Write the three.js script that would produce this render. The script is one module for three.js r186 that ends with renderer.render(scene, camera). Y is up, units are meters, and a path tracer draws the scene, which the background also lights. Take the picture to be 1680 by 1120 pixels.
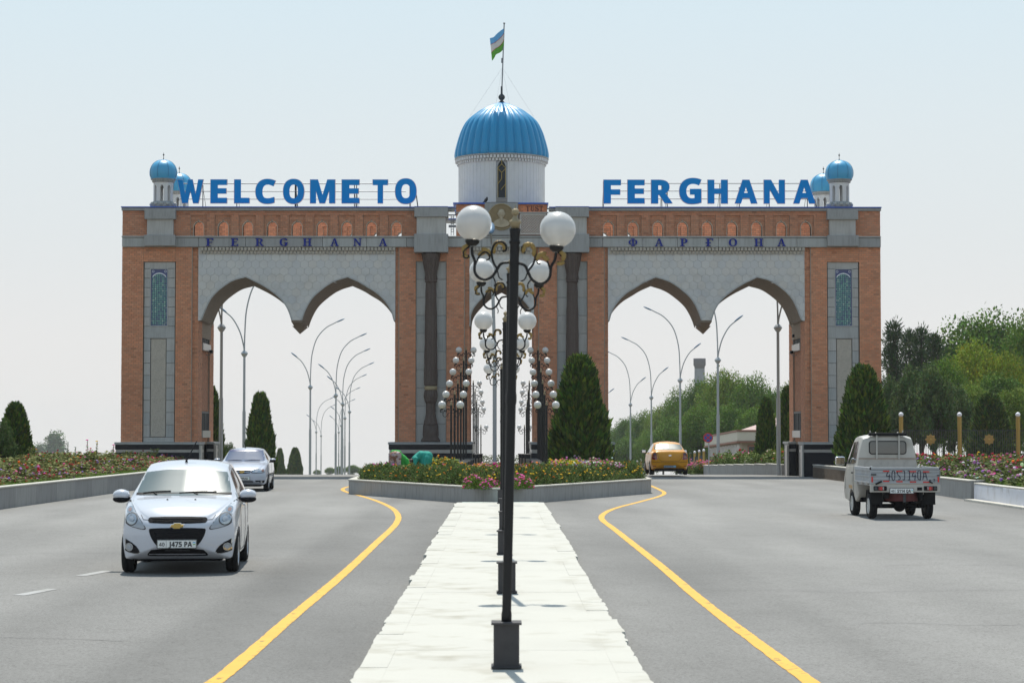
import * as THREE from 'three';
import { mergeGeometries, mergeVertices, toCreasedNormals } from 'three/addons/utils/BufferGeometryUtils.js';
import { RoundedBoxGeometry } from 'three/addons/geometries/RoundedBoxGeometry.js';
import { MarchingCubes } from 'three/addons/objects/MarchingCubes.js';
import { FontLoader } from 'three/addons/loaders/FontLoader.js';
import { MeshBVH } from 'three-mesh-bvh';

// ------------------------------------------------------------------ camera, sky, sun, exposure
const scene = new THREE.Scene();
const FOCAL = 3430, EYE = 1.9;                       // focal length in photo pixels (1680 x 1120), eye height
const camera = new THREE.PerspectiveCamera(2 * Math.atan(560 / FOCAL) * 180 / Math.PI, 1.5, 0.5, 6000);
camera.position.set(0, EYE, 0);
camera.rotation.order = 'YXZ';
camera.rotation.y = -Math.atan(19 / FOCAL);
camera.rotation.x = Math.atan(150 / FOCAL);
camera.focus = 70; camera.userData.fStop = 6.3;
camera.filmGauge = 36;
camera.updateMatrixWorld(true);

const SUN_DIR = new THREE.Vector3(-0.11, 3.4, -1.62).normalize();
{
  const W = 512, H = 256, data = new Float32Array(W * H * 4);
  const stops = [                                   // elevation in degrees, linear colour
    [-90, .785, .775, .76], [-2, .785, .775, .76], [0, .785, .775, .76], [2.5, .775, .775, .768], [5, .735, .77, .78],
    [8, .71, .78, .81], [12, .655, .78, .85], [20, .53, .67, .79], [40, .38, .53, .70], [90, .28, .44, .64]];
  const d = new THREE.Vector3();
  for (let j = 0; j < H; j++) for (let i = 0; i < W; i++) {
    const el = ((j + .5) / H - .5) * Math.PI, az = ((i + .5) / W - .5) * 2 * Math.PI, e = el * 180 / Math.PI;
    let k = 0; while (k < stops.length - 2 && e > stops[k + 1][0]) k++;
    const A = stops[k], B = stops[k + 1], t = Math.min(1, Math.max(0, (e - A[0]) / (B[0] - A[0])));
    d.set(Math.cos(el) * Math.cos(az), Math.sin(el), Math.cos(el) * Math.sin(az));
    const c = Math.max(0, d.dot(SUN_DIR)), glow = .9 * Math.pow(c, 60) + .22 * Math.pow(c, 8);
    const o = (j * W + i) * 4, warm = [1.02, 1, .94];
    for (let q = 0; q < 3; q++) data[o + q] = A[q + 1] + (B[q + 1] - A[q + 1]) * t + (e > 0 ? glow * warm[q] * Math.min(1, e / 20) : 0);
    data[o + 3] = 1;
  }
  const sky = new THREE.DataTexture(data, W, H, THREE.RGBAFormat, THREE.FloatType);
  sky.mapping = THREE.EquirectangularReflectionMapping;
  sky.magFilter = sky.minFilter = THREE.LinearFilter;
  sky.needsUpdate = true;
  scene.background = sky; scene.environment = sky;
}
const sun = new THREE.DirectionalLight(new THREE.Color().setRGB(1, .955, .86), 5);
sun.position.copy(SUN_DIR).multiplyScalar(200).add(new THREE.Vector3(0, 0, -70));
sun.target.position.set(0, 0, -70); scene.add(sun, sun.target);
sun.castShadow = true; sun.shadow.radius = 1.2; sun.shadow.mapSize.set(4096, 4096);
Object.assign(sun.shadow.camera, { left: -70, right: 70, top: 110, bottom: -110, near: 1, far: 500 });
scene.fog = new THREE.FogExp2(new THREE.Color().setRGB(.74, .75, .75), 0.00016);

const renderer = new THREE.WebGLRenderer({ antialias: true });
renderer.toneMapping = THREE.LinearToneMapping;
renderer.toneMappingExposure = 1.05;
renderer.shadowMap.enabled = true;

// ------------------------------------------------------------------ helpers
function rng32(a) { return () => { a |= 0; a = a + 0x6D2B79F5 | 0; let t = Math.imul(a ^ a >>> 15, 1 | a); t = t + Math.imul(t ^ t >>> 7, 61 | t) ^ t; return ((t ^ t >>> 14) >>> 0) / 4294967296; }; }
const V = (x, y, z) => new THREE.Vector3(x, y, z);
const _ray = V(0, 0, 0);
const SURVEY = V(0, EYE, 0), SURVEY_TURN = new THREE.Quaternion().setFromEuler(new THREE.Euler(Math.atan(150 / FOCAL), -Math.atan(19 / FOCAL), 0, 'YXZ'));   // where the measures were taken
function rayOf(px, py) { return V((px - 840) / FOCAL, (560 - py) / FOCAL, -1).applyQuaternion(SURVEY_TURN); }
function at(px, py, D) { const r = rayOf(px, py); return r.multiplyScalar(D / -r.z).add(SURVEY); }   // a point D metres down the road
const roadY = (z) => { const t = -z - 97; return -0.021 * 6 * (t > 180 ? t / 6 : Math.log(1 + Math.exp(t / 6))); };
function onRoad(px, py) { const r = rayOf(px, py); return r.multiplyScalar(-EYE / r.y).add(SURVEY); }

const used = new Map();
function numbered(name) { const n = used.get(name) || 0; used.set(name, n + 1); return n ? name + '_' + String(n).padStart(3, '0') : name; }
function tag(o, label, category, group, kind) { if (label) o.userData.label = label; if (category) o.userData.category = category; if (group) o.userData.group = group; if (kind) o.userData.kind = kind; return o; }
function thing(name, label, category, pos = [0, 0, 0], turn = 0, group) {
  const g = new THREE.Group(); g.name = numbered(name); g.position.set(...pos); g.rotation.y = turn; scene.add(g);
  return tag(g, label, category, group);
}
function clean(g) {                                   // only position, normal, uv (and color), no index
  let q = g.index ? g.toNonIndexed() : g;
  if (!q.attributes.uv) q.setAttribute('uv', new THREE.Float32BufferAttribute(new Float32Array(q.attributes.position.count * 2), 2));
  for (const k of Object.keys(q.attributes)) if (!['position', 'normal', 'uv', 'color'].includes(k)) q.deleteAttribute(k);
  return q;
}
function join(list) {
  list = (Array.isArray(list) ? list : [list]).map(clean);
  if (list.length === 1) return list[0];
  const anyColor = list.some((g) => g.attributes.color);
  if (anyColor) for (const g of list) if (!g.attributes.color) g.setAttribute('color', new THREE.Float32BufferAttribute(new Float32Array(g.attributes.position.count * 3).fill(1), 3));
  return mergeGeometries(list, false);
}
function metreUV(g) {                                 // box-mapped uv in metres
  const p = g.attributes.position, n = g.attributes.normal, uv = new Float32Array(p.count * 2);
  for (let i = 0; i < p.count; i++) {
    const ax = Math.abs(n.getX(i)), ay = Math.abs(n.getY(i)), az = Math.abs(n.getZ(i));
    if (ay >= ax && ay >= az) { uv[2 * i] = p.getX(i); uv[2 * i + 1] = p.getZ(i); }
    else if (ax >= az) { uv[2 * i] = p.getZ(i); uv[2 * i + 1] = p.getY(i); }
    else { uv[2 * i] = p.getX(i); uv[2 * i + 1] = p.getY(i); }
  }
  g.setAttribute('uv', new THREE.BufferAttribute(uv, 2)); return g;
}
function part(name, geos, mat, parent, label, opt = {}) {
  let g = join(geos); if (mat.userData.metric && !opt.keepUV) g = metreUV(g);
  const m = new THREE.Mesh(g, mat); m.name = parent === scene ? numbered(name) : name; m.castShadow = m.receiveShadow = true;
  if (label) m.userData.label = label; if (opt.kind) m.userData.kind = opt.kind;
  parent.add(m); return m;
}
function sub(name, parent) { const g = new THREE.Group(); g.name = name; parent.add(g); return g; }
function box(x0, x1, y0, y1, z0, z1) { const g = new THREE.BoxGeometry(Math.abs(x1 - x0), Math.abs(y1 - y0), Math.abs(z1 - z0)); g.translate((x0 + x1) / 2, (y0 + y1) / 2, (z0 + z1) / 2); return g; }
function rbox(x0, x1, y0, y1, z0, z1, r = .02, seg = 2) { const w = Math.abs(x1 - x0), h = Math.abs(y1 - y0), d = Math.abs(z1 - z0); const g = new RoundedBoxGeometry(w, h, d, seg, Math.min(r, w / 2.05, h / 2.05, d / 2.05)); g.translate((x0 + x1) / 2, (y0 + y1) / 2, (z0 + z1) / 2); return g; }
function cyl(r0, r1, h, x, y, z, seg = 16, open = false) { const g = new THREE.CylinderGeometry(r1, r0, h, seg, 1, open); g.translate(x, y + h / 2, z); return g; }
function ball(r, x, y, z, w = 16, h = 12) { const g = new THREE.SphereGeometry(r, w, h); g.translate(x, y, z); return g; }
function lathe(pts, seg = 32) { return new THREE.LatheGeometry(pts.map(([r, y]) => new THREE.Vector2(Math.max(r, 1e-4), y)), seg); }
function tube(pts, r, seg = 20, rad = 6, closed = false) { return new THREE.TubeGeometry(new THREE.CatmullRomCurve3(pts.map((p) => p.isVector3 ? p : V(...p)), closed, 'catmullrom', .5), seg, r, rad, closed); }
function bar(a, b, r, rad = 6) { a = a.isVector3 ? a : V(...a); b = b.isVector3 ? b : V(...b); const d = b.clone().sub(a), g = new THREE.CylinderGeometry(r, r, d.length(), rad); g.applyQuaternion(new THREE.Quaternion().setFromUnitVectors(V(0, 1, 0), d.normalize())); g.translate((a.x + b.x) / 2, (a.y + b.y) / 2, (a.z + b.z) / 2); return g; }
function shapeOf(pts) { return new THREE.Shape(pts.map(([x, y]) => new THREE.Vector2(x, y))); }
function prism(pts, z0, z1, holes = []) { const s = shapeOf(pts); for (const h of holes) s.holes.push(new THREE.Path(h.map(([x, y]) => new THREE.Vector2(x, y)))); const g = new THREE.ExtrudeGeometry(s, { depth: z1 - z0, bevelEnabled: false }); g.translate(0, 0, z0); return g; }
function moved(g, x, y, z) { return g.clone().translate(x, y, z); }
// the part of polygon P (may be concave) inside the convex polygon C (counter-clockwise)
function clip(P, C) {
  let out = P;
  for (let i = 0; i < C.length && out.length; i++) {
    const a = C[i], b = C[(i + 1) % C.length], side = (p) => (b[0] - a[0]) * (p[1] - a[1]) - (b[1] - a[1]) * (p[0] - a[0]), res = [];
    for (let k = 0; k < out.length; k++) {
      const p = out[k], q = out[(k + 1) % out.length], sp = side(p), sq = side(q);
      if (sp >= 0) res.push(p);
      if ((sp >= 0) !== (sq >= 0)) { const t = sp / (sp - sq); res.push([p[0] + (q[0] - p[0]) * t, p[1] + (q[1] - p[1]) * t]); }
    }
    out = res;
  }
  const r = []; for (const p of out) { const l = r[r.length - 1]; if (!l || Math.hypot(p[0] - l[0], p[1] - l[1]) > 1e-5) r.push(p); }
  if (r.length > 1 && Math.hypot(r[0][0] - r[r.length - 1][0], r[0][1] - r[r.length - 1][1]) < 1e-5) r.pop();
  return r.length > 2 ? r : [];
}
const area = (P) => { let a = 0; for (let i = 0; i < P.length; i++) { const p = P[i], q = P[(i + 1) % P.length]; a += p[0] * q[1] - q[0] * p[1]; } return a / 2; };
const inside = (P, x, y) => { let c = false; for (let i = 0, j = P.length - 1; i < P.length; j = i++) { const [xi, yi] = P[i], [xj, yj] = P[j]; if ((yi > y) !== (yj > y) && x < (xj - xi) * (y - yi) / (yj - yi) + xi) c = !c; } return c; };
function smoothPoly(pts, n = 2) { for (let k = 0; k < n; k++) { const r = []; for (let i = 0; i < pts.length; i++) { const p = pts[i], q = pts[(i + 1) % pts.length]; r.push([p[0] * .75 + q[0] * .25, p[1] * .75 + q[1] * .25], [p[0] * .25 + q[0] * .75, p[1] * .25 + q[1] * .75]); } pts = r; } return pts; }

// ------------------------------------------------------------------ noise and textures
function lattice(seed, n) { const r = rng32(seed), a = new Float32Array(n * n); for (let i = 0; i < a.length; i++) a[i] = r(); return a; }
function tileNoise(seed, n) { const a = lattice(seed, n), s = (t) => t * t * (3 - 2 * t); return (u, v) => { const x = (u - Math.floor(u)) * n, y = (v - Math.floor(v)) * n, i = Math.floor(x) % n, j = Math.floor(y) % n, fx = s(x - Math.floor(x)), fy = s(y - Math.floor(y)), i1 = (i + 1) % n, j1 = (j + 1) % n; return (a[j * n + i] * (1 - fx) + a[j * n + i1] * fx) * (1 - fy) + (a[j1 * n + i] * (1 - fx) + a[j1 * n + i1] * fx) * fy; }; }
function fbm(seed, n, oct = 4) { const L = []; for (let k = 0; k < oct; k++) L.push(tileNoise(seed + k * 17, n << k)); return (u, v) => { let s = 0, w = .5, t = 0; for (const f of L) { s += w * f(u, v); t += w; w *= .55; } return s / t; }; }
const toS = (c) => c <= .0031308 ? c * 12.92 : 1.055 * Math.pow(c, 1 / 2.4) - .055;
function tex(size, metres, fn, color = true) {
  const d = new Uint8Array(size * size * 4);
  for (let j = 0; j < size; j++) for (let i = 0; i < size; i++) { const c = fn(i / size, j / size, i, j), o = (j * size + i) * 4; for (let k = 0; k < 3; k++) { const v = Array.isArray(c) ? c[k] : c; d[o + k] = Math.max(0, Math.min(255, Math.round(255 * (color ? toS(Math.max(0, v)) : v)))); } d[o + 3] = 255; }
  const t = new THREE.DataTexture(d, size, size); t.wrapS = t.wrapT = THREE.RepeatWrapping; t.magFilter = THREE.LinearFilter; t.minFilter = THREE.LinearMipmapLinearFilter; t.generateMipmaps = true;
  if (color) t.colorSpace = THREE.SRGBColorSpace; t.repeat.set(1 / metres, 1 / metres); t.needsUpdate = true; return t;
}
function canvasTex(w, h, draw) { const c = document.createElement('canvas'); c.width = w; c.height = h; const x = c.getContext('2d'); draw(x, w, h); const t = new THREE.CanvasTexture(c); t.colorSpace = THREE.SRGBColorSpace; t.magFilter = THREE.LinearFilter; t.needsUpdate = true; return t; }
const rgb = (r, g, b) => new THREE.Color().setRGB(r, g, b);
function std(color, rough = .7, metal = 0, extra = {}) { const { metric, ...e } = extra; const m = new THREE.MeshStandardMaterial({ color: Array.isArray(color) ? rgb(...color) : color, roughness: rough, metalness: metal, ...e }); m.userData.metric = metric ?? !!(e.map || e.bumpMap || e.roughnessMap); return m; }
function phys(color, rough, extra = {}) { const { metric, ...e } = extra; const m = new THREE.MeshPhysicalMaterial({ color: Array.isArray(color) ? rgb(...color) : color, roughness: rough, ...e }); m.userData.metric = metric ?? !!(e.map || e.bumpMap); return m; }
// a stone-like colour texture: base colour times mottling and grain
function stoneTex(seed, size, metres, base, mott, grain, n = 5, tint = [0, 0, 0]) { const f = fbm(seed, n, 5), g2 = fbm(seed + 71, 3, 3), r = rng32(seed); return tex(size, metres, (u, v) => { const m = 1 + mott * (f(u, v) - .5) * 2 + grain * (r() - .5), t = g2(u, v) - .5; return [base[0] * m * (1 + tint[0] * t), base[1] * m * (1 + tint[1] * t), base[2] * m * (1 + tint[2] * t)]; }); }
const one = [1, 1, 1];
const T = {
  asphalt: (() => { const r = rng32(5), f = fbm(11, 6, 5), h = tileNoise(12, 150), h2 = tileNoise(14, 300); return tex(1024, 3.1, (u, v) => { const g = r(), m = .8 + .2 * f(u, v) + .45 * (g - .5) + (g > .965 ? .7 : 0) - (g < .05 ? .25 : 0) + .4 * (h(u, v) - .5) + .5 * (h2(u, v) - .5); return [m, m * .99, m * .965]; }); })(),
  asphaltBump: (() => { const r = rng32(6), f = fbm(13, 60, 2); return tex(512, 1.6, (u, v) => .5 * r() + .5 * f(u, v), false); })(),
  concrete: (() => { const st = fbm(21, 4, 5), r = rng32(22), streak = tileNoise(23, 48), s2 = tileNoise(24, 11); return tex(512, 2.3, (u, v) => { const k = .86 + .2 * st(u, v) + .1 * (r() - .5) + .22 * (streak(u, v * .12) - .5) + .14 * (s2(u, v * .3) - .5); return [k, k * .995, k * .98]; }); })(),
  white: (() => { const st = fbm(31, 5, 5), r = rng32(32), d = fbm(33, 9, 4); return tex(1024, 3.7, (u, v) => { const dirt = Math.max(0, d(u, v) - .57) * 1.5, k = .96 + .14 * (st(u, v) - .5) + .1 * (r() - .5) - dirt * .55; return [k, k * (1 - dirt * .06), k * (1 - dirt * .2)]; }); })(),
  paint: (() => { const a = fbm(141, 9, 5), b = fbm(143, 40, 3), r = rng32(144); return tex(1024, 2.9, (u, v) => { const w = b(u, v) * .6 + a(u, v) * .4, k = .95 + .2 * (a(u, v) - .5) + .14 * (r() - .5); return w > .635 ? [.42 * k, .55 * k, 2.2 * k * .8] : [k, k, k]; }); })(),
  stone: stoneTex(41, 512, 1.7, [1, 1, 1], .16, .12, 6, [.05, 0, -.06]),
  marble: stoneTex(51, 512, 2.1, [1, 1, 1], .2, .12, 4, [.08, .02, -.1]),
  rough: stoneTex(61, 512, .9, [1, 1, 1], .3, .3, 12),
  brickGrain: stoneTex(71, 256, .31, [1, 1, 1], .22, .22, 6),
  soil: stoneTex(81, 512, 1.3, [1, 1, 1], .4, .4, 8),
  bark: (() => { const a = tileNoise(91, 24), b = fbm(92, 6, 3); return tex(256, .8, (u, v) => .6 + .6 * a(u, v * .2) * b(u, v)); })(),
  bump: (() => { const f = fbm(101, 18, 4), r = rng32(102); return tex(512, .8, (u, v) => .7 * f(u, v) + .3 * r(), false); })(),
};
const M = {
  asphalt: std([.215, .212, .205], .88, 0, { map: T.asphalt, bumpMap: T.asphaltBump, bumpScale: .006, vertexColors: true }),
  white: std([.47, .46, .415], .9, 0, { map: T.white, bumpMap: T.bump, bumpScale: .004 }),
  yellow: std([.66, .36, .045], .8, 0, { map: T.paint }),
  dash: std([.33, .33, .325], .85, 0, { map: T.white }),
  concrete: std([.29, .285, .275], .9, 0, { map: T.concrete, bumpMap: T.bump, bumpScale: .004 }),
  coping: std([.5, .48, .43], .9, 0, { map: T.concrete, bumpMap: T.bump, bumpScale: .004 }),
  greystone: std([.285, .29, .29], .65, 0, { map: T.concrete }),
  greystone2: std([.345, .355, .35], .6, 0, { map: T.concrete }),
  bluestone: std([.385, .38, .365], .55, 0, { map: T.concrete }),
  panelstone: std([.44, .40, .34], .85, 0, { map: T.rough, bumpMap: T.bump, bumpScale: .02 }),
  trimstone: std([.50, .40, .31], .9, 0, { map: T.rough }),
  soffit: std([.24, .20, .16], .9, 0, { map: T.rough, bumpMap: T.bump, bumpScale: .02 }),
  mortar: std([.31, .25, .195], .95, 0, { map: T.rough }),
  brick: std([1, 1, 1], .85, 0, { map: T.brickGrain }),
  granite: phys([.012, .013, .018], .35, { map: T.stone, specularIntensity: .45 }),
  granitelight: std([.36, .34, .31], .3, 0, { map: T.stone }),
  deck: std([.62, .61, .58], .9, 0, { map: T.concrete }),
  blueflash: std([.03, .10, .42], .4, 0),
  signblue: phys([.003, .235, .60], .6, { specularIntensity: .25 }),
  signedge: std([.55, .45, .47], .5, .2),
  letterblue: phys([.015, .028, .22], .6, { specularIntensity: .3 }),
  steel: std([.20, .21, .23], .45, .5),
  darksteel: std([.05, .055, .06], .5, .5),
  domeblue: phys([.015, .235, .46], .38, { clearcoat: .25, clearcoatRoughness: .4, specularIntensity: .6 }),
  domelight: phys([.04, .31, .54], .4, { clearcoat: .3, clearcoatRoughness: .4 }),
  drum: std([.58, .58, .575], .55, 0, { map: T.stone }),
  glassdark: phys([.02, .03, .04], .08, { clearcoat: 1, clearcoatRoughness: .05 }),
  gold: std([.50, .36, .10], .45, .55),
  bronze: std([.31, .25, .15], .65, .2, { map: T.rough }),
  wood: std([.085, .062, .052], .75, 0, { map: T.rough, bumpMap: T.bump, bumpScale: .015 }),
  iron: phys([.016, .0155, .016], .5, { specularIntensity: .5 }),
  irongold: std([.27, .18, .055], .5, .4),
  plinth: std([.045, .043, .045], .7, .1, { map: T.rough }),
  plinthcap: std([.15, .14, .13], .85, 0, { map: T.rough }),
  globe: phys([.72, .705, .68], .28, { transmission: .3, thickness: 0, clearcoat: .5, clearcoatRoughness: .15 }),
  soil: std([.12, .085, .055], 1, 0, { map: T.soil, bumpMap: T.bump, bumpScale: .03 }),
  ground: std([.17, .15, .09], 1, 0, { map: T.soil, bumpMap: T.bump, bumpScale: .03 }),
  bark: std([.10, .08, .06], .95, 0, { map: T.bark }),
  pole: std([.36, .38, .39], .5, .35),
  lamphead: std([.10, .17, .25], .4, .3),
  rubber: phys([.013, .013, .014], .85, { specularIntensity: .4 }),
  chrome: std([.75, .76, .78], .15, 1),
  black: phys([.008, .008, .01], .6, { specularIntensity: .3 }),
  leaf: phys([1, 1, 1], .75, { vertexColors: true, side: THREE.DoubleSide, transmission: .2, thickness: 0, metric: false, specularIntensity: .18 }),
  petal: phys([1, 1, 1], .7, { vertexColors: true, side: THREE.DoubleSide, transmission: .25, thickness: 0, metric: false, specularIntensity: .2 }),
};
// ------------------------------------------------------------------ ground, road, markings, median
{
  // one sheet to the horizon
  const xs = [-1300, -900, -500, -200, -100, -60, -40, -28, -20, -14, -8, 0, 8, 14, 20, 28, 40, 60, 100, 200, 500, 900, 1300], zs = [30, 10];
  for (let z = 0; z > -140; z -= 10) zs.push(z); for (const z of [-150, -170, -200, -240, -300, -400, -600, -900, -1400, -1900]) zs.push(z);
  const p = [], id = [];
  for (const z of zs) for (const x of xs) p.push(x, roadY(z) - .05 - (z < -1000 ? 0 : 0), z);
  for (let j = 0; j < zs.length - 1; j++) for (let i = 0; i < xs.length - 1; i++) { const a = j * xs.length + i, b = a + 1, c = a + xs.length, d = c + 1; id.push(a, b, c, b, d, c); }
  const g = new THREE.BufferGeometry(); g.setAttribute('position', new THREE.Float32BufferAttribute(p, 3)); g.setIndex(id); g.computeVertexNormals();
  tag(part('ground', g, M.ground, scene), 'dry open ground either side of the road', null, null, 'structure');
}
function sheet(x0, x1, zNear, zFar, dx, dz, lift, colour) {   // asphalt with patches of its own colour in the vertices
  const nx = Math.ceil((x1 - x0) / dx), nz = Math.ceil((zNear - zFar) / dz), p = [], c = [], id = [];
  for (let j = 0; j <= nz; j++) for (let i = 0; i <= nx; i++) { const x = x0 + (x1 - x0) * i / nx, z = zNear + (zFar - zNear) * j / nz; p.push(x, roadY(z) + lift, z); const k = colour(x, z); c.push(k, k, k); }
  for (let j = 0; j < nz; j++) for (let i = 0; i < nx; i++) { const a = j * (nx + 1) + i, b = a + 1, d = a + nx + 1, e = d + 1; id.push(a, b, d, b, e, d); }
  const g = new THREE.BufferGeometry(); g.setAttribute('position', new THREE.Float32BufferAttribute(p, 3)); g.setAttribute('color', new THREE.Float32BufferAttribute(c, 3)); g.setIndex(id); g.computeVertexNormals(); return g;
}
{
  const f = fbm(201, 5, 4), f2 = fbm(203, 9, 3), f3 = fbm(207, 6, 3);
  // worn wheel tracks are paler, the strip beside the median is dirtier, patches differ
  const wear = (x, z) => { const a = f(x / 37 + .3, z / 90), b = f2(x / 14, z / 60 + .2); let k = .86 + .40 * (a - .5) + .36 * (b - .5) + .22 * (f3(x / 5, z / 22) - .5); const l = Math.abs(x); if (l > 3.2) k += .10; else k -= .03; k += .05 * Math.cos(x * 3.6 + 3 * a); return k; };
  tag(part('road', sheet(-12.7, 13.9, 8, -420, .35, 1, 0, wear), M.asphalt, scene), 'worn grey asphalt of both carriageways', null, null, 'structure');
}
function ribbon(pts, w, lift) {                        // a painted band along points on the road, with ragged edges
  const cv = new THREE.CatmullRomCurve3(pts, false, 'catmullrom', .5), n = Math.ceil(cv.getLength() / .15), r = rng32(7), p = [], id = [];
  for (let i = 0; i <= n; i++) { const q = cv.getPointAt(i / n), t = cv.getTangentAt(i / n), s = V(-t.z, 0, t.x).normalize(), a = w / 2 + (r() - .5) * .01, b = w / 2 + (r() - .5) * .01; p.push(q.x + s.x * a, roadY(q.z) + lift, q.z + s.z * a, q.x - s.x * b, roadY(q.z) + lift, q.z - s.z * b); if (i < n) { const k = 2 * i; id.push(k, k + 1, k + 2, k + 1, k + 3, k + 2); } }
  const g = new THREE.BufferGeometry(); g.setAttribute('position', new THREE.Float32BufferAttribute(p, 3)); g.setIndex(id); g.computeVertexNormals(); return g;
}
M.yellow.side = THREE.DoubleSide; M.dash.side = THREE.DoubleSide;
for (const [label, pts] of [
  ['yellow edge line curving along the carriageway of oncoming cars', [[200, 1235], [290, 1160], [373, 1103], [480, 1011], [560, 944], [618, 890], [648, 861], [653, 846], [642, 833], [616, 821], [585, 811.5], [566, 806], [563, 801], [580, 796]]],
  ['yellow edge line curving along the carriageway of departing cars', [[1470, 1235], [1400, 1170], [1315, 1108], [1230, 1045], [1150, 984], [1080, 925], [1012, 871], [988, 852], [992, 842], [1012, 833], [1050, 823], [1082, 814], [1090, 808], [1078, 801], [1064, 795]]]])
  tag(part('yellow_line', ribbon(pts.map(([a, b]) => onRoad(a, b)), .135, .004), M.yellow, scene), label, null, null, 'structure');
for (const [x, z] of [[-5.5, -28.45], [-5.55, -25.1]]) {
  const r = rng32(z * 10 | 0);
  tag(part('lane_dash', ribbon([V(x - .09, 0, z + .5), V(x, 0, z), V(x + .09, 0, z - .5)], .16, .004), M.dash, scene), z > -26 ? 'worn white lane dash nearest the camera' : 'worn white lane dash in front of the white hatchback', null, null, 'structure');
}
const MED = .12;                                        // height of the white median
const lampZ = [16.05, 23.5, 31, 38.6, 46.1, 53.3];
{
  const med = new THREE.Group(); med.name = 'median'; scene.add(med); tag(med, 'whitewashed concrete median strip carrying the globe lamps', null, null, 'structure');
  const r = rng32(303);
  let z = 4; const cuts = [4];
  while (z > -54) { z -= 2.6 + r() * 1.6; cuts.push(Math.max(z, -54.2)); }
  for (let i = 0; i < cuts.length - 1; i++) {
    if (cuts[i] > -9) { if (cuts[i + 1] > -9) continue; }
    const lo = cuts[i + 1] + .0015, hi = cuts[i] - .0015, dy = (r() - .5) * .003;
    const w = .8665;
    part('slab', rbox(-w, w, -.03, MED - .012 + dy, lo, hi, .003, 1), M.white, med);
  }
  for (const s of [-1, 1]) {
    let q = -8; while (q > -54) {
      const L = .75 + r() * .7, e = Math.max(q - L, -54.3), jx = (r() - .5) * .022, top = MED - .026 + (r() - .5) * .008, outer = (q < -30 ? 1.13 : 1.09) + jx + (r() < .15 ? .025 : 0);
      const a = s * .867, b = s * outer, jag = (k) => (r() - .5) * k;
      // an irregular, lime-washed stone: its outer edge wanders
      const n = 7, P = [[a, q - .0015], [a, e + .0015]]; for (let k = 0; k <= n; k++) P.push([b + s * jag(.022), e + .0015 + (q - e - .003) * k / n]);
      if (s > 0) P.reverse();
      const sh = shapeOf(P.map(([x, y]) => [x, -y])), g = new THREE.ExtrudeGeometry(sh, { depth: top + .03, bevelEnabled: true, bevelSize: .002, bevelThickness: .012, bevelSegments: 1 });
      g.rotateX(-Math.PI / 2); g.scale(1, 1, 1); g.translate(0, -.03, 0);
      // shape y was -z, rotateX(-90) maps y to -z: the stone lies where it was laid out
      part('kerb_stone', g, M.white, med); q = e;
    }
  }
  // the pale green painted apron where the median meets the planter
  part('apron', box(-1.0, 1.0, -.03, MED - .03, -54.95, -54.35), std([.42, .55, .50], .9, 0, { map: T.concrete }), med);
}

{ // cracks sealed with tar, old skid marks: each a thin worn stripe on the road
  const r = rng32(321), road = scene.getObjectByName('road'), tar = std([.17, .168, .164], .8, 0, { map: T.white }); tar.side = THREE.DoubleSide;
  const run = (pts, w) => part('tar_seam', ribbon(pts, w, .004), tar, road);
  const wander = (x, z, dx, dz, n, j) => { const o = []; for (let i = 0; i < n; i++) { o.push(V(x, 0, z)); x += dx + (r() - .5) * j; z += dz + (r() - .5) * j * 2.5; } return o; };
  run(wander(3.6, -21, .55, -.05, 12, .25), .016); run(wander(2.4, -25.5, .5, .02, 9, .2), .014); run(wander(-8, -19.5, .5, -.05, 10, .25), .016); run(wander(-11, -33, .7, .05, 12, .3), .02);
  run(wander(5.5, -30, .7, .1, 10, .3), .02); run(wander(6, -52, .8, .05, 9, .3), .022);
  
}
// ------------------------------------------------------------------ the brick gate
const GZ = -93, U = FOCAL / 93;
const X = (px) => (px - 823) / U, Y = (py) => EYE + (710 - py) / U;     // measures of the facade in metres
const gate = thing('city_gate', 'wide brick city gate with five pointed arches, blue domes and grey stone trim', 'gate', [.054, 0, GZ]);
const fontSerif = await new FontLoader().loadAsync('fonts/droid/droid_serif_bold.typeface.json');
const fontSans = await new FontLoader().loadAsync('fonts/droid/droid_sans_bold.typeface.json');
function glyph(font, ch, x0, x1, y0, y1, z0, depth, bevel = 0) {
  let shapes = font.generateShapes(ch === 'Ғ' ? 'Г' : ch, 1);
  let g = new THREE.ExtrudeGeometry(shapes, { depth: 1, bevelEnabled: bevel > 0, bevelSize: bevel, bevelThickness: .001, bevelSegments: 1, curveSegments: 8 });
  g.computeBoundingBox(); let b = g.boundingBox;
  g.translate(-b.min.x, -b.min.y, -b.min.z); g.scale((x1 - x0) / (b.max.x - b.min.x), (y1 - y0) / (b.max.y - b.min.y), depth); g.translate(x0, y0, z0);
  if (ch === 'Ғ') { const w = x1 - x0, h = y1 - y0; g = join([g, box(x0 - .02 * w, x0 + .68 * w, y0 + .40 * h, y0 + .52 * h, z0 + .002, z0 + depth - .002)]); }
  return clean(g);
}
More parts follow.
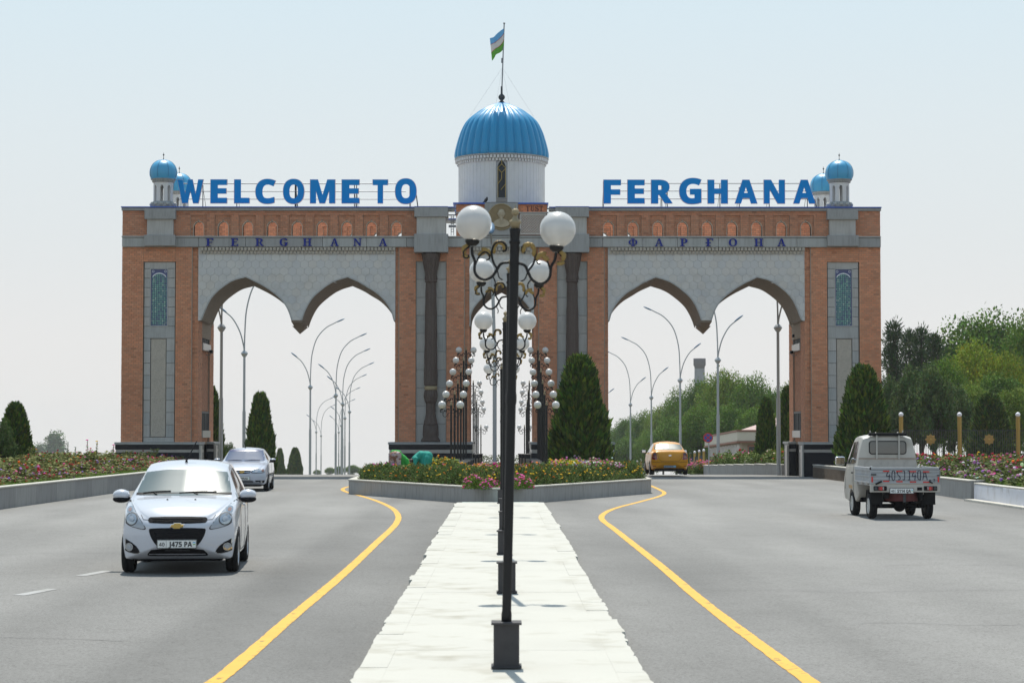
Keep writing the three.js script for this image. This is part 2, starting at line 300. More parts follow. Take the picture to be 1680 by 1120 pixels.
// ---- bricks: real bricks laid in running bond, their mortar is the wall behind
const BRICKS = [];                                    // [matrix, colour]
const bq = new THREE.Quaternion(), brng = rng32(404), bpatch = fbm(405, 4, 3);
const BW = .215, BH = .0935, JOINT = .013;
function brickFace(o, u, n, w, h, skip, tone = [1, 1, 1], scaleW = BW) {
  const up = V(0, 1, 0), basis = new THREE.Matrix4(), rows = Math.max(1, Math.round(h / BH)), rh = h / rows;
  for (let r = 0; r < rows; r++) {
    let x = r % 2 ? -scaleW / 2 : 0;
    while (x < w - .02) {
      let a = Math.max(0, x), b = Math.min(w, x + scaleW); x += scaleW;
      const cy = (r + .5) * rh; if (skip) { const iv = skip(cy, rh / 2); if (iv) { const m = (a + b) / 2; if (m < iv[0] || (m < (iv[0] + iv[1]) / 2 && a < iv[0])) b = Math.min(b, iv[0]); else a = Math.max(a, iv[1]); } }
      if (b - a < .03) continue;
      const cx = (a + b) / 2;
      const p = o.clone().addScaledVector(u, cx).addScaledVector(up, cy), j = (brng() - .5) * .006;
      p.addScaledVector(n, -.004 + j);
      basis.makeBasis(u.clone().multiplyScalar(b - a - JOINT), up.clone().multiplyScalar(rh - JOINT), n.clone().multiplyScalar(.03)); basis.setPosition(p);
      const t = .87 + .26 * brng(), pt = .86 + .28 * bpatch(p.x * .06 + p.z * .03, p.y * .07), burnt = brng() < .03 ? .75 : 1, k = t * pt * burnt, red = (brng() - .5) * .09;
      BRICKS.push([basis.clone(), [(.57 + red * .2) * k * tone[0], (.257 - red * .3) * k * tone[1], (.142 - red * .3) * k * tone[2]]]);
    }
  }
}
const FR = V(0, 0, 1), RT = V(1, 0, 0);
const frontBricks = (x0, x1, y0, y1, z, skip, tone) => brickFace(V(x0, y0, z), RT, FR, x1 - x0, y1 - y0, skip ? (cy, hh) => { const q = skip(y0 + cy, hh); return q && [q[0] - x0, q[1] - x0]; } : null, tone);
const sideBricks = (x, y0, y1, zNear, zFar, s, tone) => s > 0 ? brickFace(V(x, y0, zNear), V(0, 0, -1), V(1, 0, 0), zNear - zFar, y1 - y0, null, tone) : brickFace(V(x, y0, zFar), V(0, 0, 1), V(-1, 0, 0), zNear - zFar, y1 - y0, null, tone);

const D = 5.5, yPl = Y(725), yBand0 = Y(405), yBand1 = Y(387), yTop = Y(345), yCop = Y(340);
const mirX = (px) => 1646 - px;
// tile pattern of the glazed panels (too fine to pick apart)
const mosaic = canvasTex(256, 880, (c, w, h) => {
  c.fillStyle = '#123a52'; c.fillRect(0, 0, w, h); const r = rng32(17);
  for (let y = 0; y < 30; y++) for (let x = 0; x < 9; x++) { const cx = (x + .5) * w / 9, cy = (y + .5) * h / 30; c.save(); c.translate(cx, cy); c.rotate((x + y) % 2 ? .785 : 0); const q = r(); c.fillStyle = q < .45 ? '#2f7f80' : q < .7 ? '#4d9a8c' : q < .85 ? '#1c4f78' : '#8fb5a4'; c.fillRect(-10, -10, 20, 20); c.fillStyle = '#c8d2b4'; c.fillRect(-3, -3, 6, 6); c.restore(); }
  c.fillStyle = '#1a2f6a'; c.beginPath(); c.moveTo(0, 0); c.lineTo(w, 0); c.lineTo(w, 150); c.quadraticCurveTo(w * .85, 70, w / 2, 48); c.quadraticCurveTo(w * .15, 70, 0, 150); c.fill();
  c.strokeStyle = '#cfd3d8'; c.lineWidth = 14; c.beginPath(); c.moveTo(w * .9, 120); c.quadraticCurveTo(w * .8, 70, w / 2, 62); c.quadraticCurveTo(w * .2, 70, w * .1, 120); c.stroke();
  c.lineWidth = 6; for (const s of [.12, .88]) { c.beginPath(); c.arc(w * s, 34, 16, 0, 6.28); c.stroke(); }
  c.strokeStyle = '#16306e'; c.lineWidth = 16; c.strokeRect(6, 6, w - 12, h - 12);
});
const mMosaic = phys([1, 1, 1], .3, { map: mosaic, metric: false, clearcoat: .4 });
function rectUV(g, x0, x1, y0, y1) { const p = g.attributes.position, uv = []; for (let i = 0; i < p.count; i++) uv.push((p.getX(i) - x0) / (x1 - x0), (p.getY(i) - y0) / (y1 - y0)); g.setAttribute('uv', new THREE.Float32BufferAttribute(uv, 2)); return g; }

// ---- piers
function stripBox(list, x0, x1, y0, y1, z1, z0 = -D) { list.push(box(x0, x1, y0, y1, z0, z1)); }
const wallGeo = [];
for (const s of [-1, 1]) {                              // outer piers
  const m = (px) => s < 0 ? X(px) : X(mirX(px)), lo = (a, b) => Math.min(m(a), m(b)), hi = (a, b) => Math.max(m(a), m(b));
  const R = (a, b, y0, y1, z1, z0) => stripBox(wallGeo, lo(a, b), hi(a, b), y0, y1, z1, z0);
  const yr0 = Y(725), yr1 = Y(429);
  R(199, 234, -.3, yBand0, -.01); R(287, 314, -.3, yBand0, -.01); R(234, 287, yr1, yBand0, -.01); R(234, 287, -.3, yr1, -.2);
  R(314, 324, -.3, yBand0, -.11, -1.3); R(314, 319, -.3, yBand0, -1.3, -4.2); R(314, 324, 6.2, yBand0, -1.3, -4.2);
  R(314, 322, -.3, yBand0, -4.2, -D);
  const F = (a, b, y0, y1, z) => frontBricks(lo(a, b), hi(a, b), y0, y1, z, null, [1.0, 1.0, 1.0]);
  F(199, 234, yPl, yBand0, 0); F(287, 314, yPl, yBand0, 0); F(234, 287, yr1, yBand0, 0); F(314, 324, yPl, yBand0, -.1);
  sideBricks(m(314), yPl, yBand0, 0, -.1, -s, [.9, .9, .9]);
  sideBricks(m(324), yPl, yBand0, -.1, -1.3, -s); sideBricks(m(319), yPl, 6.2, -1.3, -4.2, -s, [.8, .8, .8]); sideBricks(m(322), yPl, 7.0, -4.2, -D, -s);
  sideBricks(m(199), yPl, yBand0, 0, -D, s);
  // slim stone arris of the brick face
  part('corner_bead', box(m(314) - .02, m(314) + .02, yPl, yBand0, -.02, .015), M.mortar, gate);
  // recessed stone panel: pieces round the glazed tile and the lower inset
  const pz = -.06, S = (a, b, y0, y1, z = pz, mat = M.bluestone) => part('stone_slab', rbox(lo(a, b) + .006, hi(a, b) - .006, y0 + .006, y1 - .006, -.22, z, .012, 1), mat, gate);
  const rr = rng32(50 + s), tones = [M.bluestone, M.greystone2, M.bluestone];
  S(235, 286, Y(440), yr1);
  for (let k = 0; k < 6; k++) { const a = Y(535) + (Y(440) - Y(535)) * k / 6, b = Y(535) + (Y(440) - Y(535)) * (k + 1) / 6; S(235, 245.5, a, b, pz, tones[k % 3]); S(273.5, 286, a, b, pz, tones[(k + 1) % 3]); }
  S(235, 286, Y(555), Y(535), pz, M.greystone2);
  for (let k = 0; k < 8; k++) { const a = Y(717) + (Y(555) - Y(717)) * k / 8, b = Y(717) + (Y(555) - Y(717)) * (k + 1) / 8; S(235, 246, a, b, pz, tones[(k + (s > 0)) % 3]); S(272, 286, a, b, pz, tones[(k + 1) % 3]); }
  S(235, 286, Y(725), Y(717));
  part('inset_panel', rbox(lo(246, 272) + .02, hi(246, 272) - .02, Y(717) + .02, Y(555) - .02, -.2, -.085, .01, 1), M.panelstone, gate);
  const tx0 = lo(246, 273), tx1 = hi(246, 273), ty0 = Y(534), ty1 = Y(441), tp = part('tile_panel', rectUV(clean(box(tx0, tx1, ty0, ty1, -.16, -.09)), tx0, tx1, ty0, ty1), mMosaic, gate, 'blue and turquoise glazed tile panel', { keepUV: true });
  part('frame', [box(tx0 - .05, tx0, ty0 - .05, ty1 + .05, -.2, -.045), box(tx1, tx1 + .05, ty0 - .05, ty1 + .05, -.2, -.045), box(tx0, tx1, ty1, ty1 + .05, -.2, -.045), box(tx0, tx1, ty0 - .05, ty0, -.2, -.045)], M.greystone2, tp);
  // dark glazed bays inside the passage
  for (const [y0, y1] of [[Y(560), Y(527)], [Y(706), Y(677)]]) {
    const w = sub('window', gate), xq = m(319) - s * .05;
    part('pane', box(xq - .02, xq + .02, y0, y1, -3.9, -1.6), M.black, w); part('sill', box(xq - .12, xq + .12, y0 - .32, y0, -4.0, -1.5), M.granitelight, w);
    part('frame', [box(xq - .05, xq + .05, y1, y1 + .08, -4, -1.5), box(xq - .05, xq + .05, y0, y1, -1.6, -1.5), box(xq - .05, xq + .05, y0, y1, -4, -3.9), box(xq - .04, xq + .04, y0, y1, -2.79, -2.71)], M.darksteel, w);
  }
  // plinth: black granite courses with a pale stripe, pale ends towards the road
  const pl = (a, b, y0, y1, z1, z0, mat, name = 'plinth_course') => part(name, rbox(lo(a, b), hi(a, b), y0, y1, z0, z1, .012, 1), mat, gate);
  pl(190, 329, Y(729), yPl, .26, -1.4, M.greystone2, 'plinth_ledge'); pl(191, 328, Y(737), Y(729), .22, -1.39, M.granite); pl(192, 327.5, Y(742), Y(737), .2, -1.38, M.granitelight); pl(191, 328, -.4, Y(742), .22, -1.39, M.granite);
  pl(191, 319, -.4, Y(729), -1.41, -D - .2, M.granite); pl(319, 333, Y(729), yPl, -3.9, -D - .25, M.greystone2, 'plinth_ledge'); pl(319, 331, Y(737), Y(729), -3.92, -D - .2, M.granite); pl(319, 330.5, Y(742), Y(737), -3.94, -D - .2, M.granitelight); pl(319, 331, -.4, Y(742), -3.92, -D - .2, M.granite);
  pl(328.2, 331, -.4, Y(731), .2, -.3, M.granitelight, 'plinth_post'); pl(331.2, 335, -.4, Y(731), -3.95, -4.5, M.granitelight, 'plinth_post');
}
for (const s of [-1, 1]) {                              // the two piers beside the median
  const m = (px) => s < 0 ? X(px) : X(mirX(px)), lo = (a, b) => Math.min(m(a), m(b)), hi = (a, b) => Math.max(m(a), m(b));
  const R = (a, b, y0, y1, z1, z0) => stripBox(wallGeo, lo(a, b), hi(a, b), y0, y1, z1, z0);
  const yr1 = Y(428);
  R(654, 682, -.3, yBand0, -.01); R(732, 762, -.3, yBand0, -.01); R(682, 732, yr1, yBand0, -.01); R(682, 732, -.3, yr1, -.2); R(648, 654, -.3, yBand0, -.11); R(762, 770, -.3, yBand0, -.11);
  const F = (a, b, y0, y1, z) => frontBricks(lo(a, b), hi(a, b), y0, y1, z, null, [.95, .95, .97]);
  F(654, 682, yPl, yBand0, 0); F(732, 762, yPl, yBand0, 0); F(682, 732, yr1, yBand0, 0); F(648, 654, yPl, yBand0, -.1); F(762, 770, yPl, yBand0, -.1);
  sideBricks(m(648), yPl, yBand0, -.1, -D, s); sideBricks(m(770), yPl, yBand0, -.1, -D, -s);
  part('corner_bead', box(m(654) - .02, m(654) + .02, yPl, yBand0, -.02, .015), M.mortar, gate); part('corner_bead', box(m(762) - .02, m(762) + .02, yPl, yBand0, -.02, .015), M.mortar, gate);
  const rr = rng32(60 + s), tones = [M.greystone2, M.bluestone];
  for (let k = 0; k < 10; k++) { const a = yPl + (yr1 - yPl) * k / 10, b = yPl + (yr1 - yPl) * (k + 1) / 10; for (const [c, d] of [[682, 699], [699, 715], [715, 732]]) part('stone_slab', rbox(lo(c, d) + .005, hi(c, d) - .005, a + .005, b - .005, -.22, -.09 + (rr() - .5) * .006, .012, 1), tones[rr() < .3 ? 0 : 1], gate); }
  // carved dark column on a flared base
  const cx = m(707), H0 = yPl, H1 = Y(416), P = (r, py) => [r, Y(py)], col = sub('column', gate);
  const shaft = lathe([[.01, Y(697)], [.32, Y(697)], [.2, Y(678)], [.21, Y(662)], [.27, Y(658)], [.3, Y(650)], [.27, Y(641)], [.24, Y(640)], [.24, Y(633)], [.3, Y(632)], [.285, Y(600)], [.25, Y(500)], [.22, Y(464)], [.27, Y(463)], [.27, Y(461)], [.22, Y(460)], [.01, Y(460)]].flatMap((q, i, A) => i < A.length - 1 ? Array.from({ length: 8 }, (_, k) => [q[0] + (A[i + 1][0] - q[0]) * k / 8, q[1] + (A[i + 1][1] - q[1]) * k / 8]) : [q]), 60);
  { const p = shaft.attributes.position, f = tileNoise(77, 32); for (let i = 0; i < p.count; i++) { const a = Math.atan2(p.getZ(i), p.getX(i)), k = 1 + .05 * Math.cos(a * 12) * (.6 + .4 * Math.cos(p.getY(i) * 7)) + .03 * (f(a / 6.2832 * 1 + 2, p.getY(i) * .4) - .5); p.setXYZ(i, p.getX(i) * k, p.getY(i), p.getZ(i) * k); } shaft.computeVertexNormals(); }
  part('shaft', moved(shaft, cx, 0, .26), M.wood, col);
  part('base', [moved(lathe([[.01, H0], [.42, H0], [.42, Y(722)], [.34, Y(717)], [.36, Y(712)], [.33, Y(697)], [.01, Y(697)]], 8), cx, 0, .26)], M.wood, col);
  const cap = lathe([[.22, Y(462)], [.27, Y(458)], [.24, Y(452)], [.26, Y(446)], [.33, Y(432)], [.38, Y(418)], [.4, H1], [.01, H1]], 48);
  { const p = cap.attributes.position; for (let i = 0; i < p.count; i++) { const a = Math.atan2(p.getZ(i), p.getX(i)), k = 1 + .09 * Math.max(-.6, Math.cos(a * 12)); p.setXYZ(i, p.getX(i) * k, p.getY(i), p.getZ(i) * k); } cap.computeVertexNormals(); }
  part('capital', moved(cap, cx, 0, .26), M.wood, col);
  part('ring', moved(lathe([[.26, Y(640)], [.29, Y(638.5)], [.29, Y(635)], [.26, Y(633.5)]], 20), cx, 0, .26), M.bronze, col);
  const pl = (a, b, y0, y1, z1, z0, mat, name = 'plinth_course') => part(name, rbox(lo(a, b), hi(a, b), y0, y1, z0, z1, .012, 1), mat, gate);
  pl(638, 776, Y(729), yPl, .72, -D - .2, M.greystone, 'plinth_ledge'); pl(639, 775, Y(737), Y(729), .68, -D - .15, M.granite); pl(640, 774, Y(743), Y(737), .66, -D - .13, M.granitelight); pl(639, 775, -.4, Y(743), .68, -D - .15, M.granite);
}
// ---- walls above the road arches
const A1 = [[329.8, 525], [343, 494], [352, 482], [362, 473], [381, 460.5], [402, 454.6], [427, 467], [443, 477], [456, 487.5], [463, 495], [469, 504], [473.5, 514], [477, 525]];
const A2 = [[495, 525], [499, 513], [504, 502], [510, 492], [518, 483], [539, 466.5], [552, 460], [569.4, 454.6], [588, 463], [602, 471.5], [616, 480], [627, 490], [635, 500], [641, 511], [645.4, 526]];
function dense(arr, n = 3) { const apex = arr.reduce((b, p, i) => p[1] < arr[b][1] ? i : b, 0), out = []; for (const seg of [arr.slice(0, apex + 1), arr.slice(apex)]) { const c = new THREE.CatmullRomCurve3(seg.map(([x, y]) => V(x, y, 0))); const N = seg.length * n; for (let i = 0; i <= N; i++) { if (out.length && i === 0) continue; const p = c.getPoint(i / N); out.push([p.x, p.y]); } } return out; }
const WD = 3.2;
const tileMats = [[.50, .50, .485], [.525, .52, .50], [.485, .49, .485], [.52, .505, .475]].map((c) => std(c, .5, 0, { map: T.marble }));
function arched(outer, arcs, zf, tileR, seed) {
  // wall body; the far edge of the vault is a little lower than the near one
  const g = prism(outer, -WD + zf, zf - .05).clone(), p = g.attributes.position;
  const mids = arcs.map((a) => a.map((q) => q[1])).flat(), ySpring = Math.min(...mids), yApex = Math.max(...mids);
  for (let i = 0; i < p.count; i++) if (p.getZ(i) < -WD / 2 && p.getY(i) < yApex + .05) p.setY(i, p.getY(i) - .17 * Math.min(1, (p.getY(i) - ySpring + .2) / 1.2));
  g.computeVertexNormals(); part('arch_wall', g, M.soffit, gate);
  // stone tiles cut to the arches
  const r = rng32(seed), xs = outer.map((q) => q[0]), ys = outer.map((q) => q[1]), x0 = Math.min(...xs), x1 = Math.max(...xs), y0 = Math.min(...ys), y1 = Math.max(...ys);
  let row = 0; const W = tileR * 1.732;
  for (let y = y0; y < y1 + tileR; y += tileR * 1.5, row++) for (let x = x0 - (row % 2 ? W / 2 : 0); x < x1 + W; x += W) {
    const hex = []; for (let k = 0; k < 6; k++) { const a = Math.PI / 6 + k * Math.PI / 3; hex.push([x + Math.cos(a) * (tileR - .0035), y + Math.sin(a) * (tileR - .0035)]); }
    const q = clip(outer, hex); if (q.length < 3 || Math.abs(area(q)) < .006) continue;
    const t = part('tile', prism(q, zf - .052, zf - .012 + (r() - .5) * .007), tileMats[r() * 4 | 0], gate);
    t.rotation.set(0, 0, 0);
  }
  for (const a of arcs) for (const [z0, z1, dy, mat] of [[zf - .03, zf + .02, 0, M.greystone2], [zf - WD - .03, zf - WD + .02, -.17, M.panelstone]]) {   // arris of each arch
    const inn = a, c = a.map((q, i) => { const u = a[Math.max(0, i - 1)], w = a[Math.min(a.length - 1, i + 1)], dx = w[0] - u[0], dyy = w[1] - u[1], l = Math.hypot(dx, dyy); return [q[0] - dyy / l * .05, q[1] + dx / l * .05]; });
    part('arch_edge', prism([...inn, ...c.reverse()].map(([x, y]) => [x, y + dy]), z0, z1), mat, gate);
  }
}
for (const s of [-1, 1]) {
  const mx = (px) => s < 0 ? X(px) : X(mirX(px)), L = (a) => { const q = dense(a).map(([x, y]) => [mx(x), Y(y)]); return s < 0 ? q : q.reverse(); };
  const a1 = L(A1), a2 = L(A2), left = s < 0 ? a1 : a2, right = s < 0 ? a2 : a1;
  const xl = Math.min(mx(324), mx(648)), xr = Math.max(mx(324), mx(648)), ys = Y(526);
  const outer = [[xl, yBand0 + .02], [xl, ys], ...left, ...right, [xr, ys], [xr, yBand0 + .02]];
  arched(outer, [left, right], 0, .21, 700 + s);
  // hanging stone between the two arches
  const xc = mx(486), w = X(495) - X(477), fr = (w0, d0, y1, w1, d1, y0) => { const g = new THREE.CylinderGeometry(1, 1, 1, 4, 1).toNonIndexed(); g.rotateY(Math.PI / 4); const p = g.attributes.position; for (let i = 0; i < p.count; i++) { const top = p.getY(i) > 0, k = Math.SQRT2; p.setXYZ(i, Math.sign(p.getX(i)) * (top ? w0 : w1) / 2 * (Math.abs(p.getX(i)) > .01 ? 1 : 0), top ? y1 : y0, Math.sign(p.getZ(i)) * (top ? d0 : d1) / 2 * (Math.abs(p.getZ(i)) > .01 ? 1 : 0)); } g.computeVertexNormals(); g.translate(xc, 0, -WD / 2); return g; };
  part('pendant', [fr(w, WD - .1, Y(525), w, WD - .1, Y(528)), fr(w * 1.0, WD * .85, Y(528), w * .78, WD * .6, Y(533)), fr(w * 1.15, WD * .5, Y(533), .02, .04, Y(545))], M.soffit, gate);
  // honeycomb cornice under the band
  const r = rng32(77), den = [];
  const n = 54, x0 = Math.min(mx(324), mx(648)) + .04, x1 = Math.max(mx(324), mx(648)) - .04, st = (x1 - x0) / n;
  for (let k = 0; k < n; k++) { den.push(box(x0 + k * st + .02, x0 + (k + 1) * st - .03, Y(416), Y(411), -.06, .05)); den.push(box(x0 + (k + .5) * st, x0 + (k + 1.42) * st - .03, Y(410.4), Y(405.6), -.06, .12)); }
  part('honeycomb_cornice', den, M.panelstone, gate, 'two staggered rows of small pale blocks', { kind: 'stuff' });
}
{ // centre arch
  const half = [[771.5, 535], [773, 516], [776.5, 507], [782, 499], [793.6, 486.5], [805, 476.5], [817, 469], [823, 466]];
  const full = [...half, ...half.slice(0, -1).reverse().map(([x, y]) => [mirX(x), y])], a = dense(full).map(([x, y]) => [X(x), Y(y)]);
  const xl = X(770), xr = X(876), ys = Y(535), outer = [[xl, yBand0 + .02], [xl, ys], ...a, [xr, ys], [xr, yBand0 + .02]];
  arched(outer, [a], 0, .21, 711);
  const den = [], n = 17, st = (xr - xl - .1) / n; for (let k = 0; k < n; k++) { den.push(box(xl + .05 + k * st + .02, xl + .05 + (k + 1) * st - .03, Y(416), Y(411), -.06, .05)); if (k < n - 1) den.push(box(xl + .05 + (k + .5) * st, xl + .05 + (k + 1.42) * st - .03, Y(410.4), Y(405.6), -.06, .12)); }
  part('honeycomb_cornice', den, M.panelstone, gate, null, { kind: 'stuff' });
}
// ---- the grey band with its raised inscriptions
{
  const r = rng32(91), xs = [X(199)]; while (xs[xs.length - 1] < X(1447) - 2) xs.push(xs[xs.length - 1] + 1.5 + r() * .6); xs.push(X(1447));
  for (let i = 0; i < xs.length - 1; i++) part('band_stone', rbox(xs[i] + .004, xs[i + 1] - .004, yBand0, Y(389.5), -D, .14, .02, 1), r() < .5 ? M.greystone : M.greystone2, gate);
  part('band_ledge', rbox(X(198.5), X(1447.5), Y(389.3), yBand1, -D - .04, .19, .02, 1), M.greystone2, gate);
  const put = (ch, px, w = 17) => part('letter', glyph(fontSerif, ch, X(px - w / 2 * .72), X(px + w / 2 * .72), Y(403.6), Y(391), .142, .05), M.letterblue, gate);
  [['F', 343], ['E', 384], ['R', 425, 19], ['G', 465, 19], ['H', 503.5, 20], ['A', 548.4, 19], ['N', 586, 19], ['A', 628, 19], ['Ф', 1039, 20], ['А', 1082, 19], ['Р', 1122.6], ['Ғ', 1165, 17], ['О', 1203.5, 19], ['Н', 1246, 20], ['А', 1283.6, 19]].forEach((a) => put(...a));
}
// ---- parapet storey with its row of arched openings, front and back
const lefts = [324, 364.3, 404.7, 445, 486, 527, 567.8, 608.5, 649.6], rights = [999, 1039.6, 1080.6, 1121.5, 1162, 1203, 1243.7, 1284.5, 1325];
const openAt = (px) => { const x = X(px), w = 8.2 / U, pts = [[x - w, Y(387)], [x + w, Y(387)], [x + w, Y(370)]]; for (const [a, b] of [[.82, 366.6], [.45, 363.6], [0, 362], [-.45, 363.6], [-.82, 366.6], [-1, 370]]) pts.push([x + w * a, Y(b)]); return pts; };
for (const [zf, tone, back] of [[0, [.86, .88, .92], 0], [-D + .35, [1.12, .98, .95], 1]]) {
  for (const [x0p, x1p, opens] of [[199, 684, lefts], [962, 1447, rights]]) {
    const x0 = X(x0p), x1 = X(x1p), holes = opens.map(openAt), hz = zf - .07;
    const g = prism([[x0, yBand1], [x1, yBand1], [x1, yTop], [x0, yTop]], zf - .36, hz - .012, holes.map((h) => h.slice().reverse()));
    part('parapet_wall', g, M.mortar, gate);
    const cutFor = (h) => (y, hh) => { let a = 1e9, b = -1e9; for (const yy of [y - hh * .8, y, y + hh * .8]) for (let i = 0; i < h.length; i++) { const p = h[i], q = h[(i + 1) % h.length]; if ((p[1] > yy) !== (q[1] > yy)) { const x = p[0] + (q[0] - p[0]) * (yy - p[1]) / (q[1] - p[1]); a = Math.min(a, x); b = Math.max(b, x); } } return b > a ? [a - .01, b + .01] : null; };
    // brick piers between the recessed bays, header course above
    const edges = [[x0, X(opens[0] - 13)], ...opens.slice(0, -1).map((p, i) => [X(p + 13.5), X(opens[i + 1] - 13.5)]), [X(opens[8] + 13), x1]];
    const yb = Y(352), cores = [];
    for (const [a, b] of edges) { if (b - a < .05) continue; cores.push(box(a, b, yBand1, yb, zf - .2, zf - .012)); frontBricks(a, b, yBand1, yb, zf, null, tone); }
    cores.push(box(x0, x1, yb, yTop, zf - .2, zf - .012)); frontBricks(x0, x1, yb, yTop, zf, null, tone.map((k, i) => k * (i ? .95 : 1)));
    part('parapet_pier', cores, M.mortar, gate);
    opens.forEach((p, i) => frontBricks(X(p - 13.5), X(p + 13.5), yBand1, yb, hz, cutFor(holes[i]), tone.map((k) => k * .97)));
    if (!back) for (const h of holes) { const cx = (h[0][0] + h[1][0]) / 2, big = h.map(([x, y]) => [cx + (x - cx) * 1.1, y > Y(386) ? y + .02 : y]); part('opening_trim', prism(big, hz - .3, hz + .03, [h.slice().reverse()]), M.trimstone, gate); }
  }
  part('coping', [rbox(X(197.5), X(745), yTop, yCop, zf - .45, zf + .1, .02, 1), rbox(X(901), X(1448.5), yTop, yCop, zf - .45, zf + .1, .02, 1)], M.greystone, gate);
  part('coping_flashing', [box(X(197), X(745), yCop, yCop + .045, zf - .5, zf + .15), box(X(901), X(1449), yCop, yCop + .045, zf - .5, zf + .15)], M.blueflash, gate);
}
for (const s of [-1, 1]) { const x = X(s < 0 ? 199 : 1447); wallGeo.push(box(x - (s < 0 ? 0 : .35), x + (s < 0 ? .35 : 0), yBand1, yTop, -D + .36, -.37)); sideBricks(x, yBand1, yTop, 0, -D, s); }
wallGeo.forEach((g) => part('wall', g, M.mortar, gate));
part('roof_deck', [box(X(203), X(1443), yBand0 + .05, yBand1 + .03, -D + .4, -.4)], M.deck, gate);
// ---- stone pedestals
function pedestal(px0, px1, ya, yb, yc, yd, z, depth = .5) {
  const a = X(px0), b = X(px1);
  part('pedestal_cap', rbox(a, b, Y(yb), Y(ya), z - depth, z + .34, .015, 1), M.greystone, gate);
  part('pedestal_die', rbox(a + .1, b - .1, Y(yc), Y(yb) + .01, z - depth, z + .24, .012, 1), M.bluestone, gate);
  part('pedestal_foot', rbox(a - .01, b + .01, Y(yd), Y(yc), z - depth, z + .36, .015, 1), M.greystone, gate);
}
pedestal(237, 287.5, 343, 360, 386, 404, .02, 1.1); pedestal(mirX(287.5), mirX(237), 343, 360, 386, 404, .02, 1.1);
pedestal(680, 735, 341, 357, 385, 415, .3, .8); pedestal(mirX(735), mirX(680), 341, 357, 385, 415, .3, .8);
part('pedestal_flashing', [box(X(680), X(735), Y(341), Y(339.8), -.2, .65), box(mirX(0) * 0 + X(mirX(735)), X(mirX(680)), Y(341), Y(339.8), -.2, .65)], M.blueflash, gate);
// ---- turrets
function turret(x, z, y0) {
  const t = sub('turret', gate); t.position.set(x, y0, z);
  const seg = [], n = 8, r = .44, ri = .3; const wedge = (a0, a1, ya, yb, R = r, RI = ri) => { const P = []; for (let k = 0; k <= 4; k++) { const a = a0 + (a1 - a0) * k / 4; P.push([Math.cos(a) * R, Math.sin(a) * R]); } for (let k = 4; k >= 0; k--) { const a = a0 + (a1 - a0) * k / 4; P.push([Math.cos(a) * RI, Math.sin(a) * RI]); } const g = prism(P, 0, yb - ya); g.rotateX(-Math.PI / 2); g.translate(0, ya, 0); return g; };
  for (let k = 0; k < n; k++) { const a = (k + .5) * 2 * Math.PI / n, h = 2 * Math.PI / n; seg.push(wedge(a - h * .27, a + h * .27, .12, 1.0)); seg.push(wedge(a + h * .27, a + h * .73, .84, 1.0)); seg.push(wedge(a + h * .27, a + h * .36, .78, .84), wedge(a + h * .64, a + h * .73, .78, .84)); }
  part('drum', seg, M.drum, t);
  part('foot', [lathe([[0, -.22], [.5, -.22], [.56, -.06], [.5, .0], [.47, .12], [.28, .12], [0, .1]], 24)], M.greystone, t);
  const cr = []; for (let k = 0; k < 12; k++) { const a = k * Math.PI / 6; cr.push(ball(.1, Math.cos(a) * .52, .0, Math.sin(a) * .52, 6, 5)); } part('leaf_collar', cr, M.greystone2, t);
  const den = []; for (let k = 0; k < 26; k++) { const a = k * 2 * Math.PI / 26, b = box(-.035, .035, 1.0, 1.06, .44, .5); b.rotateY(a); den.push(b); } part('cornice', [lathe([[.3, .98], [.46, .98], [.48, 1.06], [.55, 1.1], [.57, 1.14], [.3, 1.14]], 32), ...den], M.greystone2, t);
  const prof = [[.56, 1.12], [.575, 1.2], [.615, 1.3], [.625, 1.45], [.6, 1.6], [.53, 1.76], [.42, 1.88], [.27, 1.97], [.12, 2.01], [0, 2.03]], dome = lathe(prof, 48);
  part('dome', dome, M.domelight, t); const ribs = []; for (let k = 0; k < 8; k++) { const a = (k + .35) * Math.PI / 4; ribs.push(tube(prof.slice(1).map(([q, y]) => V(Math.cos(a) * (q + .003), y, Math.sin(a) * (q + .003))), .008, 24, 4)); }
  part('dome_seam', ribs, std([.02, .13, .27], .5), t);
  part('finial', [lathe([[0, 2.02], [.03, 2.02], [.012, 2.1], [.012, 2.2], [.035, 2.23], [.04, 2.26], [.012, 2.28], [.006, 2.34], [0, 2.36]], 10)], M.darksteel, t);
}
for (const px of [265.7, mirX(265.7)]) { turret(X(px) * 1.005, -.45, Y(333)); turret(X(px) * 1.003, -4.85, Y(335)); }
